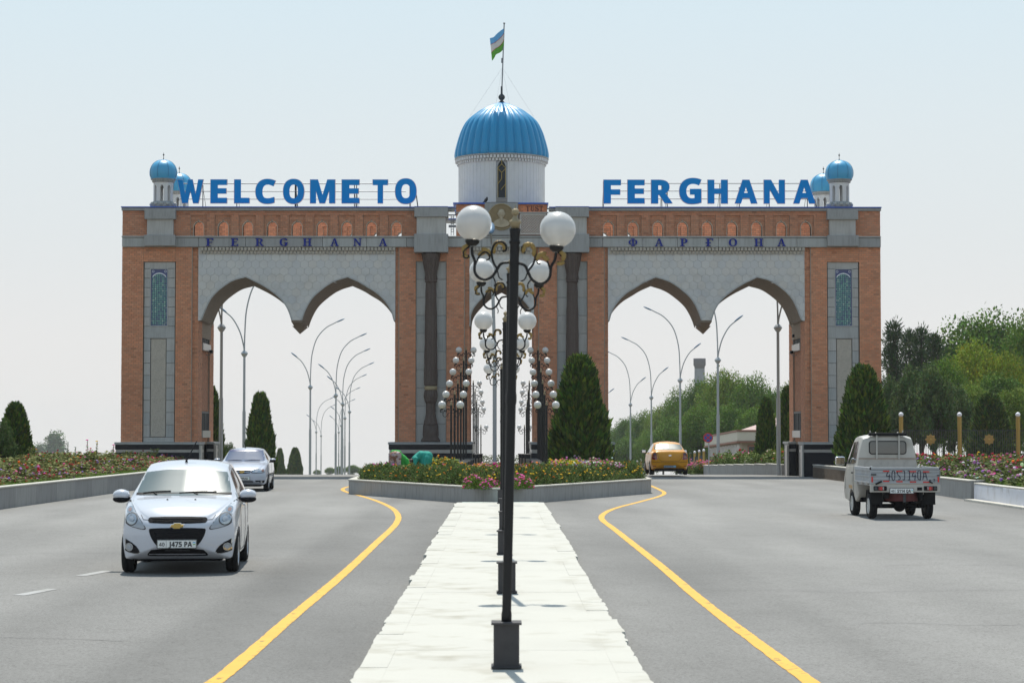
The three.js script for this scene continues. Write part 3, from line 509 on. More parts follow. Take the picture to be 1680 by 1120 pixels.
// ---- centre block, drum and ribbed dome
const DZ = -D / 2, DU = FOCAL / (93 + D / 2), dY = (py) => EYE + (710 - py) / DU;
{
  part('centre_block', [box(X(748), X(898), yBand1, Y(334), DZ - 1.9, -.02)], M.mortar, gate);
  const st = part('medallion_panel', rbox(X(795), X(850), Y(385.5), Y(332), -.05, .16, .015, 1), M.greystone, gate);
  frontBricks(X(748), X(795), Y(347), Y(334), 0, null, [1.05, .95, .9]); frontBricks(X(850), X(898), Y(347), Y(334), 0, null, [1.15, .95, .85]); frontBricks(X(748), X(795), yBand1, Y(349), 0, null, [1, .95, .92]);
  part('block_ledge', box(X(850.5), X(900), Y(349), Y(347), -.05, .1), M.greystone2, gate); part('block_ledge', box(X(746), X(794.5), Y(349), Y(347), -.05, .1), M.greystone2, gate);
  part('block_flashing', [box(X(743), X(795), Y(334), Y(331.5), DZ - 2, .15), box(X(850.2), X(900), Y(334), Y(331.5), DZ - 2, .12)], M.blueflash, gate);
  const fp = part('fretwork_panel', box(X(852), X(897), Y(385), Y(350), -.05, .03), std([.42, .25, .2], .9, 0, { map: T.rough }), gate, 'brick fretwork panel with woven lattice');
  const fr = [], fx0 = X(855), fx1 = X(894), fy0 = Y(382), fy1 = Y(352), n = 9, dx = (fx1 - fx0) / n;
  for (let k = -8; k < n; k++) for (const sg of [1, -1]) { const a = [fx0 + k * dx, fy0], b = [a[0] + (fy1 - fy0), fy1], t0 = Math.max(0, (fx0 - a[0]) / (b[0] - a[0])), t1 = Math.min(1, (fx1 - a[0]) / (b[0] - a[0])); if (t1 <= t0) continue; const P = (t) => { const x = a[0] + (b[0] - a[0]) * t; return V(sg > 0 ? x : fx0 + fx1 - x, fy0 + (fy1 - fy0) * t, .045 + .004 * sg); }; fr.push(bar(P(t0), P(t1), .022, 4)); }
  fr.push(box(fx0 - .05, fx1 + .05, fy1, fy1 + .06, .02, .08), box(fx0 - .05, fx1 + .05, fy0 - .06, fy0, .02, .08), box(fx0 - .06, fx0, fy0, fy1, .02, .08), box(fx1, fx1 + .06, fy0, fy1, .02, .08));
  part('fretwork', fr, std([.50, .46, .42], .8, 0, { map: T.rough }), fp);
  [['T', 866], ['U', 873.5], ['S', 881], ['T', 888]].forEach(([c, px]) => part('letter', glyph(fontSerif, c, X(px - 3), X(px + 3), Y(345.5), Y(336.5), .005, .03), std([.10, .03, .03], .6), gate));
  // round relief of a bust
  const md = sub('medallion', gate); md.position.set(X(822.5), Y(355.2), .16);
  const disc = new THREE.CylinderGeometry(.6, .6, .06, 48); disc.rotateX(Math.PI / 2); part('disc', disc, std([.22, .165, .085], .7, .15, { map: T.rough }), md);
  const rim = new THREE.TorusGeometry(.57, .035, 8, 48); rim.translate(0, 0, .03); part('rim', rim, M.bronze, md);
  const sc = (g, x, y, z) => { g.scale(x, y, z); return g; };
  part('bust', [moved(sc(new THREE.SphereGeometry(1, 20, 16), .155, .2, .09), 0, .14, .05), moved(sc(new THREE.SphereGeometry(1, 12, 8), .02, .045, .03), 0, .12, .14), moved(sc(new THREE.SphereGeometry(1, 10, 8), .025, .05, .03), -.155, .13, .06), moved(sc(new THREE.SphereGeometry(1, 10, 8), .025, .05, .03), .155, .13, .06), cyl(.08, .075, .16, 0, -.16, .04, 14),
    prism([[-.37, -.32], [-.3, -.41], [-.15, -.46], [0, -.475], [.15, -.46], [.3, -.41], [.37, -.32], [.3, -.2], [.16, -.12], [.07, -.08], [-.07, -.08], [-.16, -.12], [-.3, -.2]], .02, .09), bar([-.09, -.1, .1], [-.01, -.34, .1], .016), bar([.09, -.1, .1], [.01, -.34, .1], .016), moved(sc(new THREE.SphereGeometry(1, 10, 8), .05, .012, .02), 0, .04, .13), moved(sc(new THREE.SphereGeometry(1, 10, 8), .045, .016, .025), -.06, .185, .12), moved(sc(new THREE.SphereGeometry(1, 10, 8), .045, .016, .025), .06, .185, .12)], std([.40, .34, .24], .7, .1, { map: T.rough }), md);
  // railings in the gaps beside the block
  for (const [a, b] of [[735.5, 748], [898, 910.5]]) {
    const rl = sub('railing', gate), g = [], x0 = X(a), x1 = X(b);
    g.push(box(x0, x1, Y(342), Y(340), -.12, -.04), box(x0, x1, Y(352.5), Y(350.5), -.12, -.04), box(x0, x1, Y(372), Y(368), -.12, -.04)); part('rail', g, M.steel, rl);
    const q = []; for (let k = 1; k < 3; k++) q.push(bar([x0 + (x1 - x0) * k / 3, Y(385), -.08], [x0 + (x1 - x0) * k / 3, Y(351), -.08], .014)); const t = new THREE.TorusGeometry(.06, .014, 6, 14); for (const yy of [357, 364, 377]) q.push(moved(t, (x0 + x1) / 2, Y(yy), -.08)); part('baluster', q, M.steel, rl);
  }
  // drum of narrow upright planks
  const R = 1.98, d0 = dY(338), d1 = dY(270);
  part('drum', lathe([[0, d0], [R - .03, d0], [R - .03, d1], [0, d1]], 64).translate(0, 0, DZ), std([.48, .48, .48], .6), gate);
  const planks = [], NP = 120; for (let k = 0; k < NP; k++) { const a = k * 2 * Math.PI / NP; if (Math.abs(Math.atan2(Math.sin(a), Math.cos(a))) < .125) continue; const b = box(-.0505, .0505, d0, d1, R - .06, R + (k % 2 ? .0 : .006)); b.rotateY(a); b.translate(0, 0, DZ); planks.push(b); }
  part('drum_plank', planks, M.drum, gate, 'narrow pale planks set side by side', { kind: 'stuff' });
  const corn = [], c2 = []; const NC = 84; for (let k = 0; k < NC; k++) { const a = k * 2 * Math.PI / NC, b = box(-.055, .055, d1 + .11, d1 + .24, R, R + .16); b.rotateY(a); b.translate(0, 0, DZ); corn.push(b); const c = box(-.05, .05, d1 - .02, d1 + .1, R - .02, R + .075); c.rotateY(a + Math.PI / NC); c.translate(0, 0, DZ); corn.push(c); }
  part('cornice_block', corn, M.drum, gate, null, { kind: 'stuff' });
  part('cornice', lathe([[R - .1, d1], [R + .02, d1], [R + .09, d1 + .11], [R + .1, d1 + .245], [R + .18, d1 + .25], [R + .19, d1 + .31], [R - .1, d1 + .315]], 64).translate(0, 0, DZ), M.greystone2, gate);
  // pointed window
  const w = sub('window', gate); w.position.set(0, 0, DZ); const wh = .19, wy0 = dY(331), wy1 = dY(270.5), sp = dY(281), arc = [[wh, sp], [wh * .8, sp + .13], [wh * .4, sp + .25], [0, wy1], [-wh * .4, sp + .25], [-wh * .8, sp + .13], [-wh, sp]];
  const outl = (k, e) => [[-wh - k, wy0 - e], [wh + k, wy0 - e], ...arc.map(([x, y]) => [x * (1 + k / wh), y + (y > sp + .01 ? k * .8 : 0)])];
  part('pane', prism(outl(0, 0), R - .1, R - .01), phys([.012, .02, .028], .15, { specularIntensity: .5 }), w); part('frame', prism(outl(.03, .02), R - .1, R + .04, [outl(0, 0).reverse()]), M.greystone2, w);
  const mu = []; const Z = R + .005, h1 = sp - .04; const seg = (a, b) => mu.push(bar([a[0], a[1], Z], [b[0], b[1], Z], .013, 5));
  seg([0, wy1], [0, h1 + .17]); seg([0, h1 + .17], [-wh, h1 - .02]); seg([0, h1 + .17], [wh, h1 - .02]); seg([-wh, h1 - .02], [0, h1 - .22]); seg([wh, h1 - .02], [0, h1 - .22]); seg([0, h1 - .22], [0, h1 - .5]); seg([0, h1 - .5], [-wh, h1 - .75]); seg([wh, h1 - .72], [-wh * .2, h1 - 1.0]); seg([-wh * .9, wy0], [-wh * .9, sp]); seg([wh * .9, wy0], [wh * .9, sp]);
  part('glazing_bar', mu, M.gold, w);
  // dome
  const prof = [[2.15, 14.50], [2.178, 14.62], [2.165, 14.80], [2.11, 15.06], [1.99, 15.49], [1.876, 15.81], [1.715, 16.13], [1.5, 16.38], [1.25, 16.58], [1.0, 16.76], [.7, 16.91], [.4, 17.04], [.12, 17.14]].map(([r, y]) => V(r, y, 0));
  const crv = new THREE.CatmullRomCurve3(prof, false, 'catmullrom', .5), NF = 32, SA = NF * 10, SB = 40, p = [], id = [];
  for (let j = 0; j <= SB; j++) { const q = crv.getPoint(j / SB); for (let i = 0; i <= SA; i++) { const a = i / SA * 2 * Math.PI, f = Math.abs(Math.cos(a * NF / 2)), k = 1 - .055 * Math.pow(1 - f, 1.6) * Math.min(1, q.x / .6); p.push(q.x * k * Math.sin(a), q.y - .03, q.x * k * Math.cos(a) + DZ); } }
  for (let j = 0; j < SB; j++) for (let i = 0; i < SA; i++) { const a = j * (SA + 1) + i, b = a + 1, c = a + SA + 1, d = c + 1; id.push(a, b, c, b, d, c); }
  const g = new THREE.BufferGeometry(); g.setAttribute('position', new THREE.Float32BufferAttribute(p, 3)); g.setIndex(id); g.computeVertexNormals(); part('dome', g, M.domeblue, gate, 'ribbed sky blue main dome');
}
{ // all bricks of the gate, each laid as its own block
  const geo = new THREE.BoxGeometry(1, 1, 1), im = new THREE.InstancedMesh(geo, M.brick, BRICKS.length), c = new THREE.Color();
  BRICKS.forEach(([m, k], i) => { im.setMatrixAt(i, m); im.setColorAt(i, c.setRGB(...k)); });
  im.name = 'brick'; im.userData.kind = 'stuff'; im.castShadow = im.receiveShadow = true; gate.add(im);
  console.log('bricks', BRICKS.length);
}
// ---- things standing on the gate
{
  const top = 17.1, fp = thing('flagpole', 'thin flagpole rising from the tip of the ribbed blue dome', 'flagpole', [.054, top, GZ + DZ]);
  part('finial', [lathe([[0, -.05], [.2, -.05], [.12, .03], [.06, .1], [.13, .17], [.16, .25], [.13, .33], [.05, .4], [.045, .75], [0, .76]], 18)], M.darksteel, fp);
  const tip = at(827.2, 38, 93 + D / 2), L = tip.y - top; part('pole', [bar([0, .3, 0], [tip.x - .054, L, 0], .028, 8), ball(.05, tip.x - .054, L, 0, 8, 6), bar([.012, L * .5, 0], [.02, L * .56, 0], .04, 8)], M.steel, fp);
  part('guy_wire', [[-1.5, -.75], [1.5, -.75], [-.3, 1.6], [.4, 1.5]].map(([x, z]) => bar([.03, L * .44, 0], [x, -.55, z], .0035, 4)), M.steel, fp);
  // hanging flag
  const a = at(826.6, 46, 93 + D / 2), n = 18, mrows = 15, bands = [[[.16, .45, .72], 5], [[.68, .66, .64], 5], [[.14, .42, .05], 5]];
  const fl = thing('national_flag', 'blue, white and green striped flag drooping from the pole on the dome', 'flag', [a.x, a.y, a.z]);
  const pt = (u, v) => { const x = -.66 * u + .03 * Math.sin(u * 9), drop = -.50 * Math.pow(u, .85) - .16 * u * v, y = drop - v * (.86 - .02 * u) + .03 * Math.sin(u * 7 + v * 3); return [x + .10 * v * u, y, .07 * Math.sin(u * 8 + v * 2.4) + .1 * u * Math.sin(v * 3)]; };
  for (const [i, [col]] of bands.entries()) {
    const p = [], id = [], v0 = i / 3, v1 = (i + 1) / 3, nv = 5; for (let side = 0; side < 2; side++) { for (let j = 0; j <= nv; j++) for (let k = 0; k <= n; k++) { const q = pt(k / n, v0 + (v1 - v0) * j / nv); p.push(q[0], q[1], q[2] - side * .006); } }
    const S = (n + 1) * (nv + 1); for (let j = 0; j < nv; j++) for (let k = 0; k < n; k++) { const A = j * (n + 1) + k, B = A + 1, C = A + n + 1, E = C + 1; id.push(A, B, C, B, E, C, S + A, S + C, S + B, S + B, S + C, S + E); }
    const g = new THREE.BufferGeometry(); g.setAttribute('position', new THREE.Float32BufferAttribute(p, 3)); g.setIndex(id); g.computeVertexNormals();
    part('stripe', g, phys(col, .8, { side: THREE.DoubleSide, transmission: .25, thickness: 0 }), fl, ['blue upper stripe', 'white middle stripe', 'green lower stripe'][i]);
  }
  for (const v of [1 / 3, 2 / 3]) part('red_line', tube(Array.from({ length: 12 }, (_, k) => { const q = pt(k / 11, v); return V(q[0], q[1], q[2] + .008); }), .009, 24, 4), std([.5, .06, .05], .8), fl);
  const bd = thing('pigeon', 'small dark bird perched on the ledge under the drum', 'bird', [.054 + X(797), Y(331.4), GZ + .05], .5);
  const body = new THREE.SphereGeometry(1, 12, 10); body.scale(.075, .07, .15); body.rotateX(-.45); body.translate(0, .11, 0);
  part('body', [body, ball(.045, 0, .2, .1, 10, 8), moved(new THREE.ConeGeometry(.012, .05, 6).rotateX(1.57), 0, .2, .16), moved(new THREE.ConeGeometry(.05, .2, 6).scale(1, 1, .3).rotateX(1.1), 0, .06, -.2), bar([.02, 0, .02], [.02, .07, 0], .006), bar([-.02, 0, .02], [-.02, .07, 0], .006)], std([.03, .03, .035], .7), bd);
}
function roofSign(name, label, letters, frames, rails, stays) {
  const sg = thing(name, label, 'sign', [.054, 0, GZ]);
  const z = -.62, X = (px) => (px - 821) / (FOCAL / 93.56) - .054, Y = (py) => EYE + (710 - py) / (FOCAL / 93.56);
  for (const [ch, a, b, y0 = 333, y1 = 293] of letters) {
    const l = part('letter', glyph(fontSans, ch, X(a) + .02, X(b) - .02, Y(y0) + .02, Y(y1) - .02, z + .005, .125, .03), M.signblue, sg);
    part('letter_return', glyph(fontSans, ch, X(a), X(b), Y(y0), Y(y1), z, .1, .03), M.signedge, l);
  }
  for (const [a, b, y] of rails) part('rail', bar([X(a), Y(y), z - .04], [X(b), Y(y), z - .04], .022, 6), M.steel, sg);
  for (const [px, y, r = .022] of frames) part('post', [bar([X(px), Y(340.5), z - .08], [X(px), Y(y), z - .08], r, 6), bar([X(px), Y(342), z - 1.3], [X(px), Y(306), z - .1], r * .5, 5)], M.darksteel, sg);
  for (const [a, ya, b, yb] of stays) part('stay', bar([X(a), Y(ya), z - .06], [X(b), Y(yb), z - .06], .028, 6), M.darksteel, sg);
}
roofSign('roof_sign', 'big blue letters WELCOME TO on a steel frame along the roof', [['W', 288.5, 332], ['E', 343, 371], ['L', 382, 408], ['C', 417, 451, 334, 292], ['O', 462.5, 498, 334, 292], ['M', 507, 549], ['E', 559, 589], ['T', 610, 636], ['O', 647, 683, 334, 291]], [[386, 300], [483, 297, .05], [580, 300], [583.5, 300], [671.5, 300], [330, 302]], [[292, 665, 299.7], [292, 665, 312.4], [292, 665, 325.2]], [[682, 318, 685, 340.5]]);
roofSign('roof_sign', 'big blue letters FERGHANA on a steel frame along the roof', [['F', 990.5, 1020], ['E', 1030, 1059], ['R', 1069, 1105], ['G', 1115.5, 1153, 334, 290], ['H', 1162.3, 1196.3], ['A', 1207, 1245], ['N', 1255, 1290.5], ['A', 1303.5, 1341]], [[991, 296], [1087.5, 300], [1096.5, 300], [1183.5, 300], [1215.5, 305], [1265, 300], [1328, 303]], [[1000, 1330, 298.7], [1000, 1330, 311.4], [1000, 1330, 324.5]], [[1340, 325, 1343.5, 340.5]]);
for (const [x, y, s, label] of [[346, 577, -1, 'security camera on a bracket inside the arch over oncoming cars'], [1299, 578, 1, 'lower security camera on the pier over departing cars'], [1303, 551, 1, 'upper security camera on the pier over departing cars']]) {
  const p = at(x, y, 96.5), c = thing('security_camera', label, 'camera', [p.x, p.y, p.z]);
  part('housing', [rbox(-.07, .07, -.06, .08, -.16, .16, .03), cyl(.04, .04, .04, 0, -.02, .155, 12)], M.black, c); part('bracket', [bar([0, -.06, 0], [s * .04, -.14, 0], .018), bar([s * .04, -.14, 0], [s * .42, -.14, 0], .018), box(s * .4, s * .44, -.22, -.06, -.05, .05)], M.steel, c);
}
// ------------------------------------------------------------------ planter walls, lamps, fence, street furniture
function wallRun(parent, pts, h0, h1, thick, step, mats, copeMat, r, copeOver = .03) {      // concrete panels with joints and a pale coping, along points [x, z]
  for (let i = 0; i < pts.length - 1; i++) {
    const [ax, az] = pts[i], [bx, bz] = pts[i + 1], L = Math.hypot(bx - ax, bz - az), n = Math.max(1, Math.round(L / step)), ang = Math.atan2(-(bz - az), bx - ax);
    for (let k = 0; k < n; k++) {
      const t0 = k / n, t1 = (k + 1) / n, w = L / n, x = ax + (bx - ax) * (t0 + t1) / 2, z = az + (bz - az) * (t0 + t1) / 2, y = roadY(z);
      const p = part('wall_panel', rbox(-w / 2 + .004, w / 2 - .004, h0, h1, -thick / 2 + (r() - .5) * .008, thick / 2 + (r() - .5) * .008, .012, 1), mats[r() * mats.length | 0], parent); p.position.set(x - parent.position.x, y, z - parent.position.z); p.rotation.y = ang;
      const c = part('coping', rbox(-w / 2 + .003, w / 2 - .003, h1 + .002, h1 + .045, -thick / 2 - copeOver, thick / 2 + copeOver, .012, 1), copeMat, parent); c.position.copy(p.position); c.rotation.y = ang;
    }
  }
}
const concA = M.concrete, concB = std([.25, .246, .24], .9, 0, { map: T.concrete, bumpMap: T.bump, bumpScale: .004 }), concC = std([.31, .305, .295], .9, 0, { map: T.concrete, bumpMap: T.bump, bumpScale: .004 }), limed = std([.60, .62, .68], .85, 0, { map: T.white, bumpMap: T.bump, bumpScale: .01 });
{
  const r = rng32(808);
  const wl = thing('planter_wall', 'long low concrete planter wall beside the oncoming carriageway', 'wall', [-12.6, 0, -60]);
  wallRun(wl, [[-12.75, -40], [-12.5, -56], [-12.28, -70], [-12.35, -90.8]], -.1, .52, .22, 2.4, [concA, concB, concA], M.coping, r);
  const wr = thing('planter_wall', 'low grey concrete planter wall between the pickup and the right pier', 'wall', [13.5, 0, -70]);
  wallRun(wr, [[13.75, -91.2], [13.55, -75], [13.42, -59.2]], -.1, .52, .22, 2.3, [concC, concA, concC], M.coping, r);
  part('end_post', rbox(-.03, .3, -.1, .575, 10.75, 11.05, .02), concB, wr);
  const ww = thing('planter_wall', 'white limewashed stretch of low wall at the right edge of the road', 'wall', [13.4, 0, -52]);
  wallRun(ww, [[13.46, -58.85], [13.35, -55], [13.3, -50], [13.4, -40]], -.1, .46, .26, 4.3, [limed], M.coping, r, .0);
  part('foot_kerb', [box(-.45, -.16, -.1, .06, -6.4, 12)], M.coping, ww);
  // centre planter with its pointed front
  const wc = thing('planter', 'low concrete walled planter with a pointed front round the flower bed before the gate', 'planter', [0, 0, -70]);
  wallRun(wc, [[-4.72, -91.9], [-4.62, -65.2], [-.02, -54.9], [4.66, -66], [4.74, -91.9]], -.1, .42, .2, 2.9, [concA, concC, concA], M.coping, r, .035);
  const soil = prism([[-4.55, 91.9], [-4.5, 65.3], [0, 55.2], [4.55, 66.1], [4.6, 91.9]].map(([x, y]) => [x, y]), -.05, .40); soil.rotateX(-Math.PI / 2); // laid out in x, -z
  part('soil', soil.translate(0, 0, 70), M.soil, wc);
  const wb = thing('planter_wall', 'low concrete wall of the planter behind the gate, right of the road', 'wall', [12.6, 0, -105]);
  wallRun(wb, [[13.6, -100.2], [13.3, -104], [12.6, -112], [11.9, -121.5]], -.2, .5, .22, 2.6, [concC], M.coping, r);
  const wm = thing('planter_wall', 'low wall of the second median planter seen through the centre arch', 'wall', [0, 0, -110]);
  wallRun(wm, [[-2.2, -101], [2.2, -101]], -.2, .55, .2, 2.2, [concC], M.coping, r);
  // raised soil of the side beds
  for (const s of [-1, 1]) { const x0 = s < 0 ? -60 : 13.52, x1 = s < 0 ? -12.6 : 70; const g = box(x0, x1, -.2, .42, -90.5, -38); tag(part('planting_soil', g, M.soil, scene), s < 0 ? 'planted soil behind the left wall' : 'planted soil behind the right wall', null, null, 'structure'); }
  tag(part('planting_soil', box(14.0, 90, -.3, .33, -140, -99.5), M.soil, scene), 'planted soil behind the right pier', null, null, 'structure');
}
// ---- globe lamps
const armGeo = [], leafGeo = [];
{
  const S = (pts, r, seg = 26) => tube(pts.map(([x, y]) => V(x, y, 0)), r, seg, 6);
  armGeo.push(S([[.325, -.09], [.318, -.15], [.295, -.2], [.29, -.28], [.255, -.325], [.2, -.335], [.15, -.305], [.118, -.25], [.09, -.205], [.03, -.19]], .0125, 36));
  armGeo.push(S([[.118, -.25], [.155, -.19], [.17, -.12], [.15, -.055], [.105, -.035], [.065, -.06], [.062, -.1], [.09, -.108]], .0095, 30));
  armGeo.push(S([[.29, -.23], [.262, -.16], [.225, -.125], [.19, -.14], [.185, -.175], [.21, -.185]], .008, 22));
  armGeo.push(S([[.322, -.06], [.355, -.1], [.385, -.13], [.38, -.175], [.35, -.18], [.345, -.155]], .007, 20));
  armGeo.push(S([[.15, -.305], [.125, -.35], [.13, -.385]], .006, 8), S([[.12, -.245], [.1, -.31], [.07, -.33]], .006, 8));
  armGeo.push(lathe([[.0, -.035], [.03, -.035], [.055, -.01], [.058, .008], [.05, .012], [0, .012]], 18).translate(.325, -.05, 0));
  const leaf = (x, y, a, k = 1) => { const g = new THREE.SphereGeometry(1, 10, 8); g.scale(.034 * k, .017 * k, .011); g.rotateZ(a); g.translate(x, y, .006); return g; };
  leafGeo.push(leaf(.215, -.112, .4, 1.2), leaf(.19, -.13, 1.2), leaf(.245, -.135, -.5, 1.1), leaf(.385, -.12, 1.4, 1.1), leaf(.365, -.17, .2), leaf(.37, -.09, -.7), leaf(.1, -.045, .2, 1.1), leaf(.145, -.06, -1, 1.1), leaf(.075, -.08, 1.3), leaf(.155, -.1, 1.5));
}
const ARM = join(armGeo), LEAF = join(leafGeo), ARML = ARM.clone().rotateY(Math.PI), LEAFL = LEAF.clone().rotateY(Math.PI), GLOBE = new THREE.SphereGeometry(.138, 40, 28);
function globeLamp(name, label, x, z, y0, poleTop, o = {}) {
  const t = thing(name, label, 'street lamp', [x, y0, z], o.turn || 0, o.group);
  const w = o.w || .098, hb = o.hb ?? .33;
  if (hb > 0) part('plinth', [rbox(-w, w, 0, hb, -w, w, .008, 1), rbox(-w - .018, w + .018, hb - .006, hb + .012, -w - .018, w + .018, .004, 1), rbox(-w - .018, w + .018, -.004, .012, -w - .018, w + .018, .004, 1)], M.plinth, t);
  const up = sub('post', t); up.position.y = hb; up.rotation.z = -(o.tilt || 0);
  const H = poleTop - y0 - hb;
  part('pole', lathe([[.0, 0], [.038, 0], [.040, .06], [.035, .1], [.036, H * .55], [.041, H * .56], [.041, H * .575], [.036, H * .585], [.037, H - .12], [.044, H - .11], [.044, H - .095], [.037, H - .085], [.041, H - .03], [.044, H - .01], [.044, H], [0, H]], 20), M.iron, up);
  part('finial', [lathe([[0, H], [.03, H], [.034, H + .03], [.046, H + .045], [.046, H + .06], [.026, H + .075], [.014, H + .1], [.012, H + .11], [0, H + .112]], 18), ball(.03, 0, H + .13, 0, 14, 10), cyl(.006, .002, .03, 0, H + .155, 0, 6)], M.bronze, up);
  for (const s of [1, -1]) {
    const a = sub('arm', up); a.position.set(0, H - .07, 0); a.rotation.z = (o.swing || 0) * 1 + (brng() - .5) * (o.wob ?? .03); a.rotation.y = o.yaw || 0;
    part('bracket', s > 0 ? ARM : ARML, M.iron, a); part('leaf_ornament', s > 0 ? LEAF : LEAFL, o.dark ? M.iron : M.irongold, a);
    const gl = part('globe', GLOBE, M.globe, a); gl.position.set(s * .325, .09, 0);
    if (o.gs) gl.scale.setScalar(o.gs);
  }
  return t;
}
// the row on the median; the nearest leans a little
[['globe lamp post nearest the camera, leaning slightly right', .046, .022, 0], ['second globe lamp post from the camera on the white median', .072, .012, .0], ['third globe lamp post from the camera on the white median', .06, .004, .01], ['fourth globe lamp post from the camera on the white median', .075, .0, 0], ['fifth globe lamp post from the camera on the white median', .08, 0, 0], ['last globe lamp post of the median at the tip of the planter', .03, 0, 0]]
  .forEach(([label, x, tilt, swing], i) => globeLamp('globe_lamp', label, x, -lampZ[i], MED, MED + [3.35, 3.575, 3.42, 3.41, 3.55, 3.4][i], { tilt, swing: [-.055, -.02, 0, 0, 0, 0][i], wob: .012, group: 'globe lamps along the median' }));
// the four rows round the gate, their posts rising towards it and falling behind it
{
  const ord = ['first', 'second', 'third', 'fourth', 'fifth', 'sixth'];
  const slab = (x, z, i, s, label) => { const t = thing('lamp_pedestal', label, 'pedestal', [x, .38, z], 0, 'stepped pedestals of the lamp rows'); part('block', rbox(-.36, .36, -.3, .34, -.28, .28, .02, 1), M.plinth, t); part('cap_slab', rbox(-.39, .39, .342, .40, -.31, .31, .012, 1), M.plinthcap, t); };
  for (const s of [-1, 1]) {
    const side = s < 0 ? 'left' : 'right';
    for (let i = 0; i < 6; i++) {
      const z = -74.6 - i * 3.45, x = s < 0 ? -1.76 + i * .05 : 1.65, top = EYE + (710 - [665, 648, 630, 611, 592, 575][i]) * (-z) / FOCAL;
      slab(x, z, i, s, `dark block under the ${ord[i]} lamp of the ${side} row before the gate`);
      globeLamp('row_globe_lamp', `${ord[i]} of the rising globe lamps ${side} of the centre axis before the gate`, x, z, .78, top, { hb: 0, dark: 1, wob: .03, swing: s * -.0, yaw: 0, group: 'globe lamps in rising rows before the gate' });
      if (i !== 4) { const z2 = -110 - i * 3.5, x2 = s < 0 ? -1.43 + i * .048 : 1.52 - i * .01, top2 = EYE + (710 - [629, 644, 660, 672, 686, 701][i]) * (-z2) / FOCAL; globeLamp('row_globe_lamp', `${ord[i]} of the falling globe lamps ${side} of the centre axis behind the gate`, x2, z2, roadY(z2) + .4, top2, { hb: 0, dark: 1, wob: .03, group: 'globe lamps in falling rows behind the gate' }); }
    }
    // taller end blocks under the arch
    for (let k = 0; k < 3; k++) { const z = -95.2 - k * 1.4, t = thing('end_block', `${['nearest', 'middle', 'farthest'][k]} pale-faced end block under the ${side} side of the centre arch`, 'pedestal', [s * (1.12 - k * .0) + s * (-.05 + .25 * (1 - k / 2)), 0, z], 0, 'end blocks of the lamp rows'); part('block', rbox(-.22, .22, 0, .88, -.3, .3, .015, 1), M.plinth, t); part('face_slab', rbox(-.17, .17, .06, .74, .302, .325, .01, 1), M.panelstone, t); part('cap_slab', rbox(-.25, .25, .882, .93, -.33, .33, .01, 1), M.plinth, t); }
  }
}
// ---- tall street lights
function streetlight(label, x, z, s, o = {}) {                   // s: side towards which the long arm reaches
  const y0 = roadY(z), t = thing('street_light', label, 'street light', [x, y0, z], o.turn || 0, o.group || 'tall double-arm street lights along the road');
  const K = o.k || 1, hk = 7.05 * K, R = .075;
  part('pole', [lathe([[0, -.6], [R * 1.35, -.6], [R * 1.3, hk * .52], [R, hk * .525], [R * .92, hk + .1], [0, hk + .1]], 12)], M.pole, t);
  part('collar', lathe([[R, hk - .2], [R * 1.7, hk - .14], [.2, hk - .02], [.21, hk + .02], [R * 1.7, hk + .13], [R, hk + .18]], 14), M.pole, t);
  const P = (pts, r) => tube(pts.map(([u, v]) => V(s * u, hk + v, 0)), r, 30, 6);
  part('long_arm', P([[0, 0], [.02, 1.2], [.12, 2.6], [.5, 3.9], [1.2, 4.75], [1.9, 5.15], [2.35, 5.38]], .045), M.pole, t);
  part('short_arm', P([[0, 0], [-.06, .5], [-.28, 1.3], [-.7, 2.05], [-1.2, 2.5]], .042), M.pole, t);
  const head = (u0, v0, u1, v1) => { const g = new THREE.SphereGeometry(1, 12, 8); g.scale(.36, .06, .12); g.rotateZ(Math.atan2(v1 - v0, s * (u1 - u0))); g.translate(s * (u0 + u1) / 2, hk + (v0 + v1) / 2, 0); return g; };
  part('lamp_head', head(2.1, 5.24, 2.72, 5.52), M.lamphead, t); part('lamp_head', head(-1.0, 2.36, -1.6, 2.82), M.lamphead, t);
  return t;
}
const SLl = [[362.7, 100, 'street light just behind the left arch, its arms hidden by the arch'], [400.4, 122, 'street light left of the thuja seen through the left arch'], [509, 168, 'tall street light standing alone in the second left arch'], [551, 185, 'first street light of the distant cluster in the left arch'], [562, 207, 'second street light of the distant cluster in the left arch'], [573.4, 232, 'third street light of the distant cluster in the left arch'], [566, 262, 'fourth street light of the distant cluster in the left arch'], [560, 300, 'fifth street light of the distant cluster in the left arch'], [556, 345, 'farthest street light of the distant cluster in the left arch']];
for (const [px, z, label] of SLl) streetlight(label, at(px, 600, z).x, -z, 1, { k: z > 250 ? 1.02 : 1 });
for (const [px, z, label] of [[519, 330, 'distant street light left of the cluster, nearer of a pair'], [527, 360, 'distant street light left of the cluster, farther of a pair']]) streetlight(label, at(px, 600, z).x, -z, 1, { k: .98 });
for (const [px, z, label] of [[1277, 100, 'street light just behind the right arch beside the pier'], [1178, 129, 'street light left of the low pavilion roof'], [1116, 156, 'street light rising behind the yellow taxi roof'], [1068.6, 190, 'street light left of the yellow taxi'], [1034.3, 209, 'thin street light near the right edge of the planter'], [985, 236, 'street light mostly hidden behind the right centre pier']]) streetlight(label, at(px, 600, z).x, -z, -1);
